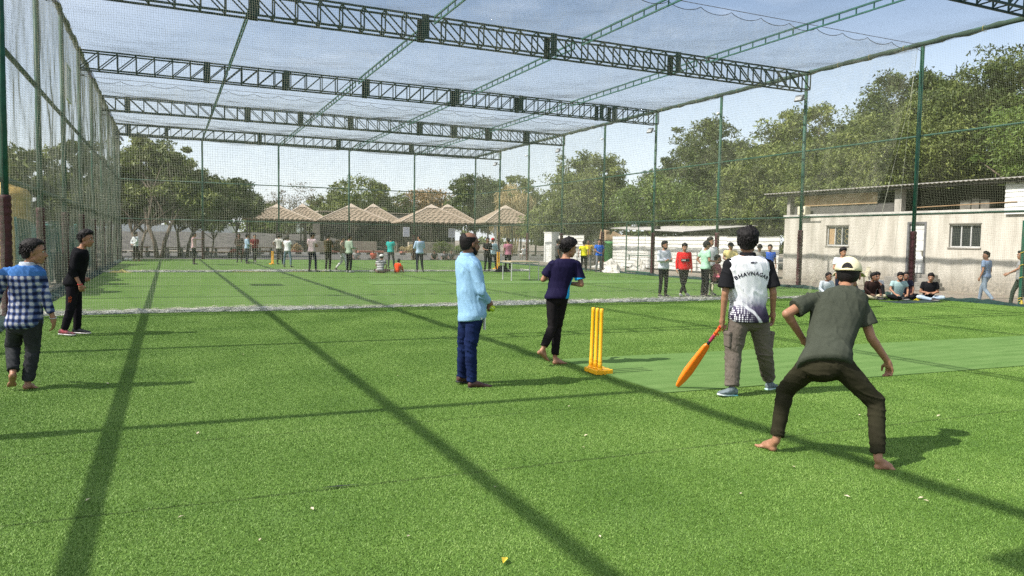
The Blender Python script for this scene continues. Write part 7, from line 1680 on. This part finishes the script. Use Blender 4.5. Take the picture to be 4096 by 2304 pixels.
for i, (x, y, c_, lab, hr) in enumerate(((14.3, 56.2, (.55, .12, .08), 'sitting onlooker in coral top left of the turquoise player', 'short'), (17.6, 56.2, (.09, .08, .08), 'sitting onlooker in dark top alone before the red kerb', 'short'),
        (19.1, 56.0, (.03, .03, .03), 'sitting onlooker with dark wide hat and black top', 'fringe'), (20.0, 56.1, (.20, .20, .22), 'sitting onlooker in grey top, third of the row', 'short'), (20.7, 56.3, (.05, .05, .06), 'sitting onlooker in black, fourth of the row', 'short'), (21.5, 56.0, (.16, .14, .14), 'sitting onlooker in dusky top at the end of the row', 'short'), (12.9, 55.9, (.30, .30, .30), 'sitting onlooker in pale grey half behind the turquoise player', 'short'))):
    person(x, y, 1.66, 175 + 13 * math.sin(i * 2.1), lab, c_, BLK_T, 'knees' if i % 2 else 'lotus', 'grab', 'short', hr, sk='dark', z=GZ + .02, group=GO, voxel=.026)
person(21.9, 55.6, 1.70, -80, 'onlooker in red tee reaching left, just beside the head of the balding man', (.60, .03, .05), BLK_T, 'knees', 'out', 'short', 'short', z=GZ + .02, group=GO, voxel=.026)

# ------------------------------------------------------------------ small things on the turf
tb_ = thing('folding_table', 'bare metal framed table standing on the turf behind the divider net', 'table', (13.05, 27.35, 0), R(3))
MB().box(-.66, .66, -.42, .42, .745, .775).build('tabletop', pm('worn table top', (.52, .42, .27), (.42, .33, .2), 6, .7), tb_)
fr_ = MB(); fr_.bar((-.62, -.38, .72), (.62, -.38, .72), .03); fr_.bar((-.62, .38, .72), (.62, .38, .72), .03); fr_.bar((-.62, -.36, .72), (-.62, .36, .72), .03); fr_.bar((.62, -.36, .72), (.62, .36, .72), .03); fr_.build('frame', ALU, tb_)
for sx in (-1, 1):
    for sy in (-1, 1): MB().bar((sx * .62, sy * .38, .0), (sx * .62, sy * .38, .702), .035).build('leg', ALU, tb_)
crumple('kit_bag', 15.35, 34.4, .42, .3, .40, BLK_T, 'black kit bag lying beside the boy in pink', 21, 'bag', z=0)
crumple('rope_heap', -1.85, 35.1, .42, .22, .10, pm('yellow rope heap', (.70, .60, .25), (.25, .22, .08), 50, .9, 1, 80, dist=.03), 'small heap of pale yellow rope near the left net foot', 31, 'rope', z=0)
crumple('rope_heap', -1.0, 36.0, .18, .12, .06, pm('yellow rope heap', (.70, .60, .25)), 'tiny tangle of yellow rope right of the rope heap', 33, 'rope', z=0)
m = MB(); m.tube([(2.6 + .45 * q, 35.3 + .12 * math.sin(q * 1.7), .012) for q in range(10)], .009, 5); tag(m.build('rope_length', ROPE_Y), 'thin yellow cord lying along the far divider net', 'cord')
for k, (x, y) in enumerate(((-2.3, 50.5), (-2.05, 50.1))):
    t = thing('white_ball', ('left' if k == 0 else 'right') + ' one of two white balls by the left far corner', 'ball', (x, y, .09), 0, 'two white balls'); MB().lathe([(max(.001, .10 * math.sin(a)), -.10 * math.cos(a)) for a in np.linspace(.02, 3.12, 10)], 14).build('skin', WHITE_PAINT, t, True)
# unseen round dishes on poles, added at the left to throw two oval shadows
for k, (x, y, zz) in enumerate(((-6.2, 27.1, 4.9), (-6.3, 23.5, 4.9))):
    t = thing('round_shadow_dish', ('farther' if k == 0 else 'nearer') + ' unseen round dish on a pole, added to throw an oval shadow', 'dish', (x, y, zz), R(0), 'unseen round dishes added at the left for their shadows')
    MB().lathe([(.01, -.02), (.55, 0), (.56, .03), (.01, .0)], 24).build('dish', GREY_CAST, t)
    MB().tube([(0, 0, GZ - zz), (0, 0, -.03)], .04, 8).build('pole', GREY_CAST, t)
# fallen leaves
LEAF = pm('dry fallen leaf', (.62, .56, .42), (.45, .38, .24), 9, .7)
me_leaf = mesh_of(MB().add([(-.025, 0, .002), (0, -.011, .006), (.028, 0, .001), (0, .012, .008)], [(0, 1, 2), (0, 2, 3)]), LEAF, 'leaf')
rr = random.Random(12)
spots = [(.42, 4.0), (.75, 4.35), (.05, 4.5), (-.45, 5.0), (1.9, 4.3), (2.9, 4.9), (3.5, 6.2), (2.65, 6.6), (1.15, 3.75), (.2, 6.4), (3.3, 3.6), (4.05, 3.9), (4.1, 4.4), (4.9, 3.25), (4.3, 3.05), (4.32, 3.1), (5.4, 4.3), (5.9, 4.9), (3.9, 3.3), (2.1, 3.35), (6.6, 4.6), (2.4, 8.3), (.9, 10.5), (5.2, 9.4), (6.4, 10.2), (-.6, 8.9), (7.3, 7.2), (8.4, 7.1), (6.2, 6.9), (3.1, 5.2)]
for k, (x, y) in enumerate(spots):
    o = share('fallen_leaf', me_leaf, None, (x, y, .0145 if not (x > 4.8 and 6.2 < y < 8.6) else .0150), (rr.uniform(-.3, .3), rr.uniform(-.3, .3), rr.uniform(0, 6.28)), (rr.uniform(.45, .95),) * 3)
    tag(o, 'small pale dry leaf lying flat on the turf', 'leaf', 'pale dry leaves scattered on the turf')
o = share('fallen_leaf', mesh_of(MB().add([(-.035, 0, .002), (0, -.014, .012), (.036, 0, .001), (0, .016, .014)], [(0, 1, 2), (0, 2, 3)]), pm('yellow leaf', (.72, .58, .06), (.60, .44, .05), 9, .6), 'leaf'), None, (1.50, 3.27, .0145), (0, 0, .9), (1.1,) * 3); tag(o, 'largest leaf on the turf, clear yellow, at the bottom middle', 'leaf')
bpy.data.scenes.remove(TMP)
